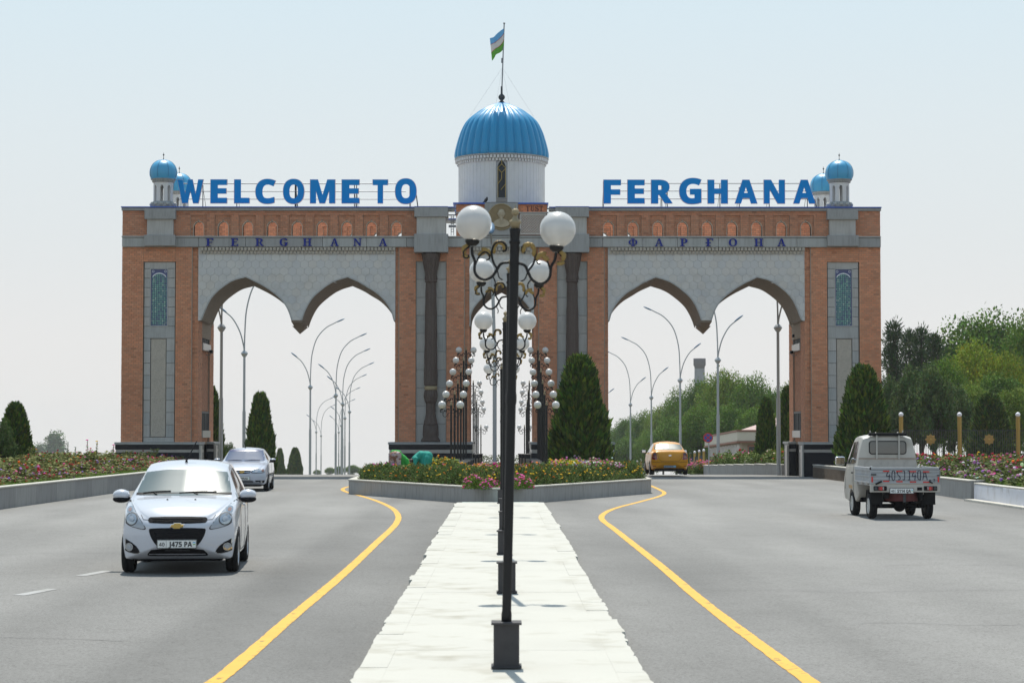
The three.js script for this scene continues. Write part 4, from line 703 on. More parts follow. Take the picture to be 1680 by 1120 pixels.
{ // single-headed pole in the planter, its head turned to the camera
  const b = at(811.5, 790, 89), t = thing('street_light', 'single tall grey street light standing in the planter, head facing the camera', 'street light', [b.x, 0, b.z]), top = at(806.5, 400, 89);
  part('pole', [bar([0, .3, 0], [0.0, 5.2, 0], .085, 12), bar([0, 5.2, 0], [top.x - b.x, top.y - .2, 0], .07, 12), cyl(.1, .1, .12, 0, 5.1, 0, 12)], M.pole, t);
  part('arm', tube([V(top.x - b.x, top.y - .3, 0), V(top.x - b.x, top.y, .1), V(top.x - b.x - .02, top.y + .25, .6), V(top.x - b.x - .03, top.y + .38, 1.1)], .04, 14, 8), M.pole, t);
  const h = new THREE.SphereGeometry(1, 20, 12); h.scale(.17, .13, .52); h.rotateX(.55); h.translate(top.x - b.x - .03, top.y + .55, 1.35); part('lamp_head', h, M.lamphead, t);
  const ln = rbox(-.09, .09, -.02, .02, -.2, .2, .015); ln.rotateX(.55); ln.translate(top.x - b.x - .03, top.y + .41, 1.46); part('lens', ln, std([.3, .36, .42], .2), t);
}
// ---- no stopping sign
{
  const p = at(1162, 718, 118), t = thing('no_stopping_sign', 'round blue and red no stopping sign on a thin post', 'sign', [p.x, roadY(-118), -118]), h = p.y - roadY(-118);
  part('post', cyl(.035, .035, h + .2, .04, -.1, -.04, 10), M.pole, t);
  const d = (r, dz, th, mat, name, par) => { const g = new THREE.CylinderGeometry(r, r, th, 36); g.rotateX(Math.PI / 2); g.translate(0, h, dz); return part(name, g, mat, par); };
  const pl = d(.275, 0, .03, std([.5, .02, .03], .5), 'red_disc', t); d(.215, .018, .012, std([.03, .09, .36], .5), 'blue_disc', pl);
  const X1 = box(-.215, .215, -.026, .026, -.004, .004); X1.rotateZ(Math.PI / 4); X1.translate(0, h, .03); const X2 = X1.clone().translate(0, -h, 0).rotateZ(Math.PI / 2).translate(0, h, .002); part('red_cross', [X1, X2], std([.5, .02, .03], .5), pl);
}
// ---- golden fence with ball lamps
const goldM = std([.42, .27, .06], .5, .25), starM = std([.36, .22, .06], .5, .4, { map: T.rough }), ballM = phys([.78, .76, .78], .3, { clearcoat: .4 });
function fencePost(parent, x, y, z, h) { const p = sub('fence_post', parent); p.position.set(x, y, z); part('flute', [[-.07, 0], [.07, 0], [0, .07]].map(([a, b]) => cyl(.055, .055, h - .3, a, 0, b, 8)), goldM, p); part('collar', [cyl(.13, .13, .06, 0, h - .3, 0, 12), cyl(.14, .14, .1, 0, 0, 0, 12)], goldM, p); part('ball', ball(.145, 0, h - .11, 0, 20, 14), ballM, p); return p; }
{
  const Z = 125, y0 = .33, p0 = at(1479, 700, Z).x, step = at(1575, 700, Z).x - p0, f = thing('golden_fence', 'golden fluted fence posts with white balls and star emblems behind the right flower bed', 'fence', [p0, y0, -Z]);
  const h = at(1575, 680, Z).y - y0 + .11;
  for (let k = -1; k < 4; k++) fencePost(f, k * step, 0, 0, h);
  const bars = []; for (let k = -1; k < 3; k++) for (let i = 1; i < 26; i++) { const x = (k + i / 26) * step; bars.push(box(x - .011, x + .011, .1, 1.72, -.011, .011)); } part('picket', bars, std([.07, .075, .06], .5, .3), f, null, { kind: 'stuff' });
  for (let k = -1; k < 3; k++) { part('rail', box((k + .04) * step, (k + .96) * step, 1.70, 1.74, -.02, .02), M.darksteel, f); part('rail', box((k + .04) * step, (k + .96) * step, .06, .12, -.025, .025), goldM, f);
    const P = []; for (let i = 0; i < 16; i++) { const a = i * Math.PI / 8, r = i % 2 ? .235 : .325; P.push([Math.cos(a) * r, Math.sin(a) * r]); } const g = new THREE.ExtrudeGeometry(shapeOf(P), { depth: .03, bevelEnabled: true, bevelSize: .012, bevelThickness: .012, bevelSegments: 1 }); const st = part('star_emblem', g, starM, f); st.position.set((k + .5) * step, 1.17, .03); const bs = part('boss', ball(.1, 0, 0, .03, 14, 8).scale(1, 1, .5), goldM, st); }
  part('base_strip', rbox(-step, step * 3, -.25, .06, -.12, .12, .02), std([.16, .12, .08], .9, 0, { map: T.soil }), f);
}
{ // the same fence running on down the road behind the gate
  const f = thing('golden_fence', 'receding row of small golden fence posts with white balls behind the taxi and pavilion', 'fence', [20.5, 0, -170]);
  const list = [[1237, 723, 172], [1230, 724, 177], [1223, 725.8, 182], [1216, 727.6, 187], [1210, 729.4, 192], [1155, 738.6, 214], [1147.6, 740, 221], [1140, 741.6, 228], [1133, 742.8, 235], [1126, 744, 243], [1063, 753, 290], [1052, 755, 305], [1046, 756.2, 315], [1040, 757.4, 325], [1034, 758.4, 336], [1029, 759.3, 347], [1024.6, 760.2, 358], [1020, 760.8, 370], [1015, 761.4, 385]];
  const pts = list.map(([px, py, z]) => at(px, py, z)); const bars = [];
  pts.forEach((p, i) => { const h = 2.45; fencePost(f, p.x - 20.5, p.y - h + .11, p.z + 170, h); const q = pts[i + 1]; if (q && q.distanceTo(p) < 22) for (let k = 1; k < 12; k++) { const c = p.clone().lerp(q, k / 12); bars.push(box(c.x - 20.5 - .02, c.x - 20.5 + .02, c.y - 2.2, c.y - .5, c.z + 170 - .02, c.z + 170 + .02)); } });
  part('picket', bars, std([.035, .045, .06], .5, .3), f, null, { kind: 'stuff' });
}
// ---- pavilion and chimney
{
  const c = at(1210, 705, 150), yb = roadY(-150) - .6, H = c.y - yb, b = thing('pavilion', 'low flat-roofed pavilion with pale fascia and brown stripes behind the right arch', 'building', [c.x, yb, -150]);
  const cream = std([.56, .52, .43], .85, 0, { map: T.stone }), brown = std([.26, .13, .09], .8), L = 24, W = 7, fall = .5, slope = (g) => { const p = g.attributes.position; for (let i = 0; i < p.count; i++) p.setY(i, p.getY(i) + p.getZ(i) / L * fall); return g; };
  part('wall', slope(box(.35, W, 0, H - .8, -L + .4, -.4)), std([.36, .31, .24], .85, 0, { map: T.stone }), b); part('fascia', [slope(box(0, W + .3, H - .78, H - .14, -L, 0))], cream, b); for (const [a, e] of [[H - .12, H], [H - .92, H - .8]]) part('stripe', slope(box(-.06, W + .36, a, e, -L - .05, .06)), brown, b);
  const rs = new THREE.BufferGeometry(); const q = [[1.6, H, -1], [W + 4, H, -1], [W + 4, H + 1.1, -6], [4.2, H + 1.1, -6], [1.6, H, -12], [W + 4, H, -12]]; rs.setAttribute('position', new THREE.Float32BufferAttribute([0, 1, 2, 0, 2, 3, 0, 3, 4, 3, 2, 5, 3, 5, 4].flatMap((i) => q[i]), 3)); rs.computeVertexNormals(); part('roof', rs, std([.42, .30, .27], .8), b);
  for (let k = 0; k < 11; k++) { const z = -2.2 - k * 2; const w = sub('window', b); w.position.set(.33, 0, z); w.position.y = z / L * fall; part('pane', box(-.02, .0, .2, H - 1.1, -.75, .75), M.glassdark, w); part('frame', [box(-.05, .02, .2, H - 1.0, -.82, -.72), box(-.05, .02, .2, H - 1.0, .72, .82), box(-.05, .02, .2, H - 1.0, -.05, .05), box(-.05, .02, H - 1.1, H - 1.0, -.8, .8)], std([.6, .6, .6], .6), w); }
  for (let k = 0; k < 3; k++) { const w = sub('window', b); w.position.set(1.4 + k * 1.9, 0, -.38); part('pane', box(-.55, .55, .3, H - 1.2, 0, .03), M.glassdark, w); part('frame', [box(-.62, -.55, .3, H - 1.1, 0, .06), box(.55, .62, .3, H - 1.1, 0, .06), box(-.62, .62, H - 1.2, H - 1.1, 0, .06)], std([.35, .16, .1], .7), w); }
  const cz = 460, p = at(1148, 588, cz), ch = thing('chimney', 'grey round chimney with a wider dark cap rising behind the trees', 'chimney', [p.x, roadY(-cz), -cz]), hh = p.y - roadY(-cz);
  part('stack', lathe([[0, 0], [1.45, 0], [1.12, hh - 2], [0, hh - 2]], 24), std([.30, .31, .33], .9, 0, { map: T.concrete }), ch); part('cap', lathe([[1.1, hh - 2.6], [1.15, hh - 1.8], [1.36, hh - 1.5], [1.36, hh], [1.1, hh], [1.1, hh - 1]], 24), std([.17, .16, .17], .9), ch);
}
// ------------------------------------------------------------------ vehicles
function pchip(xs, ys) {                               // monotone cubic through a table
  const n = xs.length, h = [], d = [], m = new Array(n);
  for (let i = 0; i < n - 1; i++) { h.push(xs[i + 1] - xs[i]); d.push((ys[i + 1] - ys[i]) / h[i]); }
  m[0] = d[0]; m[n - 1] = d[n - 2];
  for (let i = 1; i < n - 1; i++) m[i] = d[i - 1] * d[i] <= 0 ? 0 : 3 * (h[i - 1] + h[i]) / ((2 * h[i] + h[i - 1]) / d[i - 1] + (h[i] + 2 * h[i - 1]) / d[i]);
  return (x) => { x = Math.min(xs[n - 1], Math.max(xs[0], x)); let i = 0; while (i < n - 2 && x > xs[i + 1]) i++; const t = (x - xs[i]) / h[i], t2 = t * t, t3 = t2 * t; return ys[i] * (2 * t3 - 3 * t2 + 1) + h[i] * m[i] * (t3 - 2 * t2 + t) + ys[i + 1] * (3 * t2 - 2 * t3) + h[i] * m[i + 1] * (t3 - t2); };
}
// rows: z, yBot, wBot, yMid, wMid, yBelt, wBelt, yEdge, wEdge, yTop   (z from the tail to the nose)
function carBody(rows, o) {
  const zs = rows.map((r) => r[0]), f = []; for (let k = 1; k < 10; k++) f.push(pchip(zs, rows.map((r) => r[k])));
  const ring = (z) => {
    const [yB, wB, yM, wM, yS, wS, yE, wE, yT] = f.map((q) => q(z));
    let P = [[0, yB], [wB * .5, yB], [wB - .14, yB], [wB - .02, yB + .005], [wB, yB + .05], [wM, yM], [wS, yS - .03], [wS - .012, yS], [(wS * .5 + wE * .5) + .012, (yS + yE) / 2], [wE, yE - .02], [wE - .025, yE], [wE * .6, yT - .28 * (yT - yE)], [0, yT]];
    for (let k = 0; k < 3; k++) { const q = [P[0]]; for (let i = 0; i < P.length - 1; i++) { const a = P[i], b = P[i + 1]; if (i > 0) q.push([a[0] * .75 + b[0] * .25, a[1] * .75 + b[1] * .25]); if (i < P.length - 2) q.push([a[0] * .25 + b[0] * .75, a[1] * .25 + b[1] * .75]); } q.push(P[P.length - 1]); P = q; }
    for (const [az, R, cy] of o.axles) { const dz = z - az; if (Math.abs(dz) < R) { const ya = cy + Math.sqrt(R * R - dz * dz); for (const p of P) if (p[1] < ya && p[1] < .78) p[1] = Math.min(ya, .78); } }
    return [...P.map(([x, y]) => [-x, y]), ...P.slice(0, -1).reverse()];
  };
  const n = 110, z0 = zs[0], z1 = zs[zs.length - 1], rings = [];
  const capN = 12, cap = (z, b, p, s, yc) => { const R = ring(z), res = []; for (let k = capN; k >= 1; k--) { const q = 1 - Math.pow(k / capN, 1.0); res.push(R.map(([x, y]) => [x * q, yc + (y - yc) * q, z + s * b * (1 - Math.pow(q, p))])); } return res; };
  rings.push(...cap(z0, o.rear[0], o.rear[1], -1, o.rear[2]));
  for (let i = 0; i <= n; i++) { const z = z0 + (z1 - z0) * i / n; rings.push(ring(z).map(([x, y]) => [x, y, z])); }
  rings.push(...cap(z1, o.front[0], o.front[1], 1, o.front[2]).reverse());
  const m = rings[0].length, p = [], id = [];
  for (const r of rings) for (const q of r) p.push(...q);
  for (let j = 0; j < rings.length - 1; j++) for (let i = 0; i < m - 1; i++) { const a = j * m + i, b = a + 1, c = a + m, d = c + 1; id.push(a, c, b, b, c, d); }
  let g = new THREE.BufferGeometry(); g.setAttribute('position', new THREE.Float32BufferAttribute(p, 3)); g.setIndex(id); g.computeVertexNormals();
  // normals must point outwards
  { const nn = g.attributes.normal; let s = 0; const pp = g.attributes.position; for (let i = 0; i < pp.count; i++) s += nn.getX(i) * Math.sign(pp.getX(i)) + nn.getY(i) * .2; if (s < 0) { const ix = g.index.array; for (let i = 0; i < ix.length; i += 3) { const t = ix[i]; ix[i] = ix[i + 1]; ix[i + 1] = t; } g.computeVertexNormals(); } }
  return g;
}
const DIRS = { front: [V(0, 0, -1), (a, b) => V(a + 1.3e-4, b + 1.1e-4, 9)], rear: [V(0, 0, 1), (a, b) => V(a + 1.3e-4, b + 1.1e-4, -9)], right: [V(-1, 0, 0), (a, b) => V(9, b, a)], left: [V(1, 0, 0), (a, b) => V(-9, b, a)], top: [V(0, -1, 0), (a, b) => V(a, 9, b)] };
// a thin moulding that follows the body: outline given in the view from one side
function fitted(bvh, poly, dir, off = .006, cell = .05, depth = .012) {
  const [d, org] = DIRS[dir]; if (area(poly) < 0) poly = poly.slice().reverse();
  const xs = poly.map((p) => p[0]), ys = poly.map((p) => p[1]), x0 = Math.min(...xs), x1 = Math.max(...xs), y0 = Math.min(...ys), y1 = Math.max(...ys), verts = [], key = new Map(), tris = [], gx = (x0 + x1) / 2, gy = (y0 + y1) / 2;
  const ray = new THREE.Ray(); ray.direction.copy(d);
  const vert = (x, y) => { const k = Math.round(x * 4e3) + ',' + Math.round(y * 4e3); if (key.has(k)) return key.get(k); ray.origin.copy(org(x, y)); let h = bvh.raycastFirst(ray, THREE.DoubleSide); for (let q = 1; !h && q < 14; q++) { const f = 1 - q * .012; ray.origin.copy(org(gx + (x - gx) * f, gy + (y - gy) * f)); h = bvh.raycastFirst(ray, THREE.DoubleSide); } const i = h ? verts.push(h.point.clone().addScaledVector(d, -off)) - 1 : -1; key.set(k, i); return i; };
  const nx = Math.max(1, Math.ceil((x1 - x0) / cell)), ny = Math.max(1, Math.ceil((y1 - y0) / cell));
  for (let j = 0; j < ny; j++) for (let i = 0; i < nx; i++) {
    const a = x0 + (x1 - x0) * i / nx, b = x0 + (x1 - x0) * (i + 1) / nx, c = y0 + (y1 - y0) * j / ny, e = y0 + (y1 - y0) * (j + 1) / ny;
    const q = clip(poly, [[a, c], [b, c], [b, e], [a, e]]); if (q.length < 3 || Math.abs(area(q)) < 1e-7) continue;
    const t = THREE.ShapeUtils.triangulateShape(q.map(([x, y]) => new THREE.Vector2(x, y)), []), v = q.map(([x, y]) => vert(x, y));
    for (const [i0, i1, i2] of t) { const A = v[i0], B = v[i1], C = v[i2]; if (A < 0 || B < 0 || C < 0 || A === B || B === C || A === C) continue; tris.push([A, B, C]); }
  }
  if (!tris.length) return new THREE.BoxGeometry(.001, .001, .001);
  // outward faces
  const nrm = V(0, 0, 0), e1 = V(0, 0, 0), e2 = V(0, 0, 0); let s = 0;
  for (const [A, B, C] of tris) { e1.subVectors(verts[B], verts[A]); e2.subVectors(verts[C], verts[A]); nrm.crossVectors(e1, e2); s += nrm.dot(d); }
  if (s > 0) for (const t of tris) { const q = t[0]; t[0] = t[1]; t[1] = q; }
  const edges = new Map(); for (const [A, B, C] of tris) for (const [p, q] of [[A, B], [B, C], [C, A]]) { const r = q + '_' + p; if (edges.has(r)) edges.delete(r); else edges.set(p + '_' + q, [p, q]); }
  const g = new THREE.BufferGeometry(); g.setAttribute('position', new THREE.Float32BufferAttribute(verts.flatMap((v) => [v.x, v.y, v.z]), 3)); g.setIndex(tris.flat()); g.computeVertexNormals();
  const sp = []; for (const [p, q] of edges.values()) { const a = verts[p], b = verts[q], c = a.clone().addScaledVector(d, depth), e = b.clone().addScaledVector(d, depth); sp.push(a.x, a.y, a.z, c.x, c.y, c.z, b.x, b.y, b.z, b.x, b.y, b.z, c.x, c.y, c.z, e.x, e.y, e.z); }
  const sk = new THREE.BufferGeometry(); sk.setAttribute('position', new THREE.Float32BufferAttribute(sp, 3)); sk.computeVertexNormals();
  return join([g, sk]);
}
const flipX = (P) => P.map(([x, y]) => [-x, y]);
function paint(r, g, b, rough = .35) { return phys([r, g, b], rough, { clearcoat: 1, clearcoatRoughness: .06 }); }
const CM = {
  glass: phys([.085, .115, .115], .3, { clearcoat: 1, clearcoatRoughness: .05, specularIntensity: .18 }),
  sideglass: phys([.03, .034, .036], .1, { clearcoat: 1, clearcoatRoughness: .05 }),
  blueglass: phys([.06, .085, .15], .5, { clearcoat: .6, clearcoatRoughness: .03, specularIntensity: .12 }),
  lamp: phys([.30, .33, .37], .12, { clearcoat: 1, clearcoatRoughness: .03 }),
  lens: phys([.36, .39, .42], .08, { metalness: .75, clearcoat: 1 }),
  amber: phys([.20, .10, .07], .2, { clearcoat: 1 }),
  red: phys([.22, .008, .015], .2, { clearcoat: 1 }), redlit: phys([.55, .012, .012], .25, { clearcoat: 1 }),
  greyplastic: std([.05, .052, .055], .6), trim: phys([.008, .008, .009], .6, { specularIntensity: .3 }), seam: std([.03, .03, .03], .7),
  rim: std([.42, .43, .45], .3, .8), gold: std([.48, .34, .10], .3, .7), plate: std([.72, .73, .72], .5),
};
function wheel(parent, x, y, z, r, w, rimR, spokes = 5, capMat = CM.rim) {
  const g = sub('wheel', parent); g.position.set(x, y, z); const s = Math.sign(x);
  const t = lathe([[rimR, -w / 2 + .01], [r - .03, -w / 2], [r - .008, -w / 2 + .02], [r, -w / 2 + .045], [r, -.012], [r - .008, -.008], [r - .008, .008], [r, .012], [r, w / 2 - .045], [r - .008, w / 2 - .02], [r - .03, w / 2], [rimR, w / 2 - .01]], 40); t.rotateZ(Math.PI / 2); part('tyre', t, M.rubber, g);
  const rim = [lathe([[rimR + .004, -w / 2 + .02], [rimR + .004, w / 2 - .006], [rimR - .018, w / 2 - .004], [rimR - .03, w / 2 - .03], [rimR - .03, -w / 2 + .02]], 36), cyl(.05, .045, .03, 0, w / 2 - .05, 0, 14)];
  for (let k = 0; k < spokes; k++) { const b = rbox(-.026, .026, w / 2 - .045, w / 2 - .015, .03, rimR - .01, .008, 1); b.rotateY(k * 2 * Math.PI / spokes); rim.push(b); }
  const R = join(rim); R.rotateZ(-Math.PI / 2 * s); part('rim', R, capMat, g);
  const disc = cyl(rimR - .035, rimR - .035, .02, 0, -.01, 0, 24); disc.rotateZ(Math.PI / 2); part('brake_disc', disc, CM.greyplastic, g);
  return g;
}
function plate(parent, x, y, z, draw, sgn = 1, w = .52, h = .112) {
  const t = canvasTex(520, 112, (c, W, H) => { c.fillStyle = '#d9dbd8'; c.fillRect(0, 0, W, H); c.strokeStyle = '#33373c'; c.lineWidth = 5; c.strokeRect(4, 4, W - 8, H - 8); draw(c, W, H); });
  const g = sub('number_plate', parent); g.position.set(x, y, z); if (sgn < 0) g.rotation.y = Math.PI;
  const face = new THREE.PlaneGeometry(w, h); part('plate_face', face.translate(0, 0, .009), std([1, 1, 1], .45, 0, { map: t, metric: false }), g); part('plate_back', rbox(-w / 2 - .006, w / 2 + .006, -h / 2 - .006, h / 2 + .006, -.012, .006, .004, 1), CM.greyplastic, g);
  return g;
}
function plateText(region, main, flag = true) { return (c, W, H) => { c.fillStyle = '#15171c'; c.textBaseline = 'middle'; c.textAlign = 'center'; c.font = 'bold 70px sans-serif'; c.fillText(region, 62, H / 2 + 6); c.fillRect(118, 8, 4, H - 16); c.font = 'bold 92px sans-serif'; c.textAlign = 'left'; c.save(); c.translate(160, H / 2 + 4); const w = c.measureText(main).width; c.scale((flag ? 300 : 346) / w, 1); c.fillText(main, 0, 0); c.lineWidth = 4; c.strokeStyle = '#15171c'; c.strokeText(main, 0, 0); c.restore(); if (flag) { c.fillStyle = '#3a9fd0'; c.fillRect(472, 30, 34, 14); c.fillStyle = '#eee'; c.fillRect(472, 44, 34, 10); c.fillStyle = '#5aa43c'; c.fillRect(472, 54, 34, 12); } }; }
function mirrorUnit(parent, x, y, z, mat, s, w = .2, h = .14) {
  const m = sub('wing_mirror', parent); m.position.set(x, y, z);
  const b = new THREE.SphereGeometry(1, 20, 14); b.scale(w / 2, h / 2, .1); b.translate(s * w * .55, 0, 0); part('housing', b, mat, m);
  part('glass', rbox(s * w * .55 - w * .4, s * w * .55 + w * .4, -h * .36, h * .36, -.105, -.07, .03), M.chrome, m); part('foot', [bar([0, -.05, .02], [s * w * .45, -.02, .01], .025)], CM.trim, m); return m;
}
function bowtie(s = 1) { const P = [[-.083, -.014], [-.05, -.014], [-.045, -.032], [.033, -.032], [.038, -.014], [.07, -.014], [.083, .016], [.047, .016], [.042, .034], [-.036, .034], [-.041, .016], [-.07, .016]].map(([x, y]) => [x * s, y * s]); return new THREE.ExtrudeGeometry(shapeOf(P), { depth: .012, bevelEnabled: true, bevelSize: .004, bevelThickness: .004, bevelSegments: 1 }); }
const bowEdge = (s) => { const g = bowtie(s * 1.12); g.translate(0, 0, -.006); return g; };
function surfZ(bvh, x, y, dir = 'front') { const [d, o] = DIRS[dir], h = bvh.raycastFirst(new THREE.Ray(o(x, y), d), THREE.DoubleSide); return h ? h.point : null; }
function seamLine(bvh, pts, dir, w = .012) { const L = [], n = pts.length; for (let i = 0; i < n; i++) { const a = pts[Math.max(0, i - 1)], b = pts[Math.min(n - 1, i + 1)], dx = b[0] - a[0], dy = b[1] - a[1], l = Math.hypot(dx, dy); L.push([pts[i], [-dy / l * w / 2, dx / l * w / 2]]); } return [...L.map(([p, o]) => [p[0] + o[0], p[1] + o[1]]), ...L.reverse().map(([p, o]) => [p[0] - o[0], p[1] - o[1]])]; }
function seat(parent, x, y, z) { part('seat', [rbox(x - .22, x + .22, y, y + .14, z - .25, z + .25, .05), rbox(x - .21, x + .21, y + .1, y + .62, z - .35, z - .2, .06), rbox(x - .12, x + .12, y + .64, y + .8, z - .34, z - .24, .05)], CM.greyplastic, parent); }

// ---- white hatchback coming towards the camera
{
  const p = at(305, 700, 28.75), car = thing('hatchback_car', 'small white hatchback with bowtie badge driving towards the camera, nearest car', 'car', [p.x - .135, 0, -29.9], .068);
  const P = paint(.50, .52, .57, .3);
  const body = carBody([
    // z     yB   wB    yM   wM    yS    wS    yE    wE    yT
    [-1.66, .36, .66, .62, .74, .92, .72, 1.36, .50, 1.41],
    [-1.50, .30, .72, .60, .78, .96, .765, 1.40, .535, 1.455],
    [-1.0, .24, .765, .55, .798, .98, .785, 1.45, .565, 1.505],
    [-.45, .20, .77, .52, .795, .97, .785, 1.46, .575, 1.522],
    [.0, .20, .77, .52, .795, .955, .785, 1.42, .57, 1.475],
    [.22, .20, .77, .52, .795, .95, .784, 1.355, .58, 1.412],
    [.44, .20, .77, .52, .795, .948, .784, 1.228, .62, 1.283],
    [.66, .20, .77, .52, .795, .943, .783, 1.10, .665, 1.153],
    [.86, .20, .77, .52, .795, .935, .78, 1.0, .69, 1.045],
    [1.1, .21, .768, .52, .79, .91, .765, .965, .66, 1.005],
    [1.35, .22, .75, .52, .778, .85, .745, .915, .60, .955],
    [1.55, .20, .72, .50, .755, .77, .715, .855, .53, .90]],
    { axles: [[-1.225, .335, .29], [1.15, .335, .29]], rear: [.16, 2.6, .8], front: [.30, 2.7, .50] });
  const B = part('body', body, P, car), bvh = new MeshBVH(body.clone());
  const fit = (name, poly, dir, mat, off, cell, parent = car, label) => part(name, fitted(bvh, poly, dir, off, cell), mat, parent, label);
  // openings of the nose
  const sym = (h) => [...h, ...h.map(([x, y]) => [-x, y]).reverse()];
  const g1 = sub('grille', car); fit('mesh', smoothPoly(sym([[.36, .778], [.395, .752], [.395, .72], [.36, .688]]), 1), 'front', M.black, .004, .06, g1);
  part('slat', [.712, .733, .754].map((y) => tube([-.34, -.2, 0, .2, .34].map((x) => { const q = surfZ(bvh, x, y); return V(x, y, q.z + .008); }), .004, 16, 4)), CM.trim, g1);
  const g2 = sub('grille', car); fit('mesh', smoothPoly(sym([[.36, .632], [.385, .60], [.345, .49], [.27, .385], [.2, .365]]), 2), 'front', M.black, .004, .06, g2);
  { const bars = []; for (let k = 0; k < 5; k++) { const y = .60 - k * .04; bars.push(tube([-.33 + k * .02, 0, .33 - k * .02].map((x) => { const q = surfZ(bvh, x, y); return V(x, y, q.z + .007); }), .005, 12, 4)); } part('slat', bars, CM.trim, g2); }
  const g3 = sub('grille', car); fit('mesh', smoothPoly(sym([[.33, .355], [.40, .285], [.405, .255], [.36, .245]]), 1), 'front', M.black, .004, .06, g3);
  for (const s of [1, -1]) {
    const F = (q) => s > 0 ? q : flipX(q);
    const hl = sub('headlight', car), outl = smoothPoly(F([[.738, .985], [.752, .86], [.742, .745], [.68, .665], [.56, .63], [.415, .605], [.475, .70], [.545, .79], [.62, .885], [.69, .955]]), 2);
    fit('surround', outl.map(([x, y]) => { const cx = s * .62, cy = .78; return [cx + (x - cx) * 1.075, cy + (y - cy) * 1.06]; }), 'front', CM.trim, .002, .05, hl);
    fit('housing', outl, 'front', CM.lamp, .006, .05, hl);
    const c = (x, y, r, n = 20) => Array.from({ length: n }, (_, k) => [s * x + r * Math.cos(k / n * 6.2832), y + r * Math.sin(k / n * 6.2832)]);
    fit('reflector', c(.628, .745, .088), 'front', CM.greyplastic, .009, .04, hl); fit('reflector', c(.628, .745, .074), 'front', CM.lens, .012, .04, hl); fit('bulb', c(.628, .745, .036), 'front', CM.lamp, .017, .03, hl);
    fit('indicator', c(.672, .868, .046), 'front', CM.lens, .009, .03, hl); fit('indicator_lens', c(.672, .868, .026), 'front', CM.amber, .013, .03, hl);
    const fl = sub('fog_lamp', car), fo = smoothPoly(F([[.752, .50], [.752, .36], [.69, .305], [.535, .278], [.505, .315], [.575, .405]]), 1);
    fit('surround', fo.map(([x, y]) => [s * .64 + (x - s * .64) * 1.1, .38 + (y - .38) * 1.1]), 'front', CM.lens, .004, .05, fl); fit('recess', fo, 'front', M.black, .008, .05, fl);
    fit('lamp', c(.655, .37, .055), 'front', CM.lens, .013, .03, fl); fit('bulb', c(.655, .37, .03), 'front', CM.lamp, .017, .03, fl);
    // sides: windows, door seams, handles
    const dir = s > 0 ? 'right' : 'left';
    fit('side_window', [[.60, 1.0], [.12, 1.33], [-.26, 1.395], [-.28, 1.0]], dir, CM.sideglass, .005, .09); fit('side_window', [[-.34, 1.0], [-.33, 1.395], [-.85, 1.37], [-1.15, 1.21], [-1.12, 1.08]], dir, CM.sideglass, .005, .09); fit('quarter_window', [[.78, .985], [.64, 1.0], [.60, 1.07]], dir, CM.sideglass, .005, .06);
    fit('door_seam', seamLine(bvh, [[.72, .95], [.74, .6], [.62, .34], [.5, .27]], dir), dir, CM.seam, .003, .06); fit('door_seam', seamLine(bvh, [[-.31, 1.4], [-.31, .9], [-.33, .27]], dir), dir, CM.seam, .003, .06); fit('door_seam', seamLine(bvh, [[-1.05, 1.0], [-1.0, .75], [-.85, .6]], dir), dir, CM.seam, .003, .06); fit('door_seam', seamLine(bvh, [[.5, .27], [-.33, .27], [-.8, .28]], dir), dir, CM.seam, .003, .08);
    const q = surfZ(bvh, -.12, .88, dir); part('door_handle', rbox(q.x - .005 * s - .02, q.x - .005 * s + .02, .865, .9, -.22, -.02, .012), P, car);
    mirrorUnit(car, s * .745, 1.035, .62, s > 0 ? P : P, s, .24, .165);
    part('mirror_base', [new THREE.SphereGeometry(1, 16, 10).scale(.118, .05, .1).translate(s * .878, .978, .63)], M.black, car);
    wheel(car, s * .70, .285, 1.15, .285, .17, .195); wheel(car, s * .70, .285, -1.225, .285, .17, .195);
    fit('tail_light', F([[.56, .72], [.72, .72], [.70, 1.0], [.6, .98]]), 'rear', CM.red, .006, .05);
  }
  fit('windscreen', smoothPoly(sym([[.55, 1.385], [.61, 1.24], [.655, 1.06], [.60, 1.035], [.0, 1.055]].filter((q) => q[0] > 0)), 1), 'front', CM.glass, .009, .035);
  fit('windscreen_edge', [[-.655, 1.075], [.655, 1.075], [.66, 1.045], [.0, 1.06], [-.66, 1.045]], 'front', M.black, .012, .035);
  fit('rear_window', [[-.5, 1.05], [.5, 1.05], [.45, 1.34], [-.45, 1.34]], 'rear', CM.sideglass, .005, .08);
  for (const [a, b] of [[[-.56, 1.07], [-.18, 1.095]], [[-.06, 1.07], [.45, 1.088]]]) { const f = (q) => { const h = surfZ(bvh, q[0], q[1]); return V(q[0], q[1], h.z + .022); }; part('wiper', [tube([f(a), f([(a[0] + b[0]) / 2, (a[1] + b[1]) / 2 + .006]), f(b)], .009, 12, 5), tube([f([a[0] * .6 + b[0] * .4, a[1]]), f([(a[0] + b[0]) / 2, a[1] - .02])], .012, 6, 5)], CM.trim, car); }
  fit('bonnet_seam', seamLine(bvh, [[-.50, .80], [-.46, .74], [-.395, .735]], 'front', .008), 'front', CM.seam, .003, .05); fit('bonnet_seam', seamLine(bvh, [[.50, .80], [.46, .74], [.395, .735]], 'front', .008), 'front', CM.seam, .003, .05);
  for (const s of [-1, 1]) { const q = surfZ(bvh, s * .19, .985); part('washer_jet', ball(.014, s * .19, q.y, q.z, 8, 6), CM.trim, car); }
  { const q = surfZ(bvh, .0, .656); const em = sub('badge', car); part('badge_edge', bowEdge(1.05).translate(0, .656, q.z + .004), M.chrome, em); part('badge_face', bowtie(1).translate(0, .656, q.z + .006), CM.gold, em); }
  { const q = surfZ(bvh, 0, .42); plate(car, 0, .418, q.z + .02, plateText('40', 'J475 PA')); }
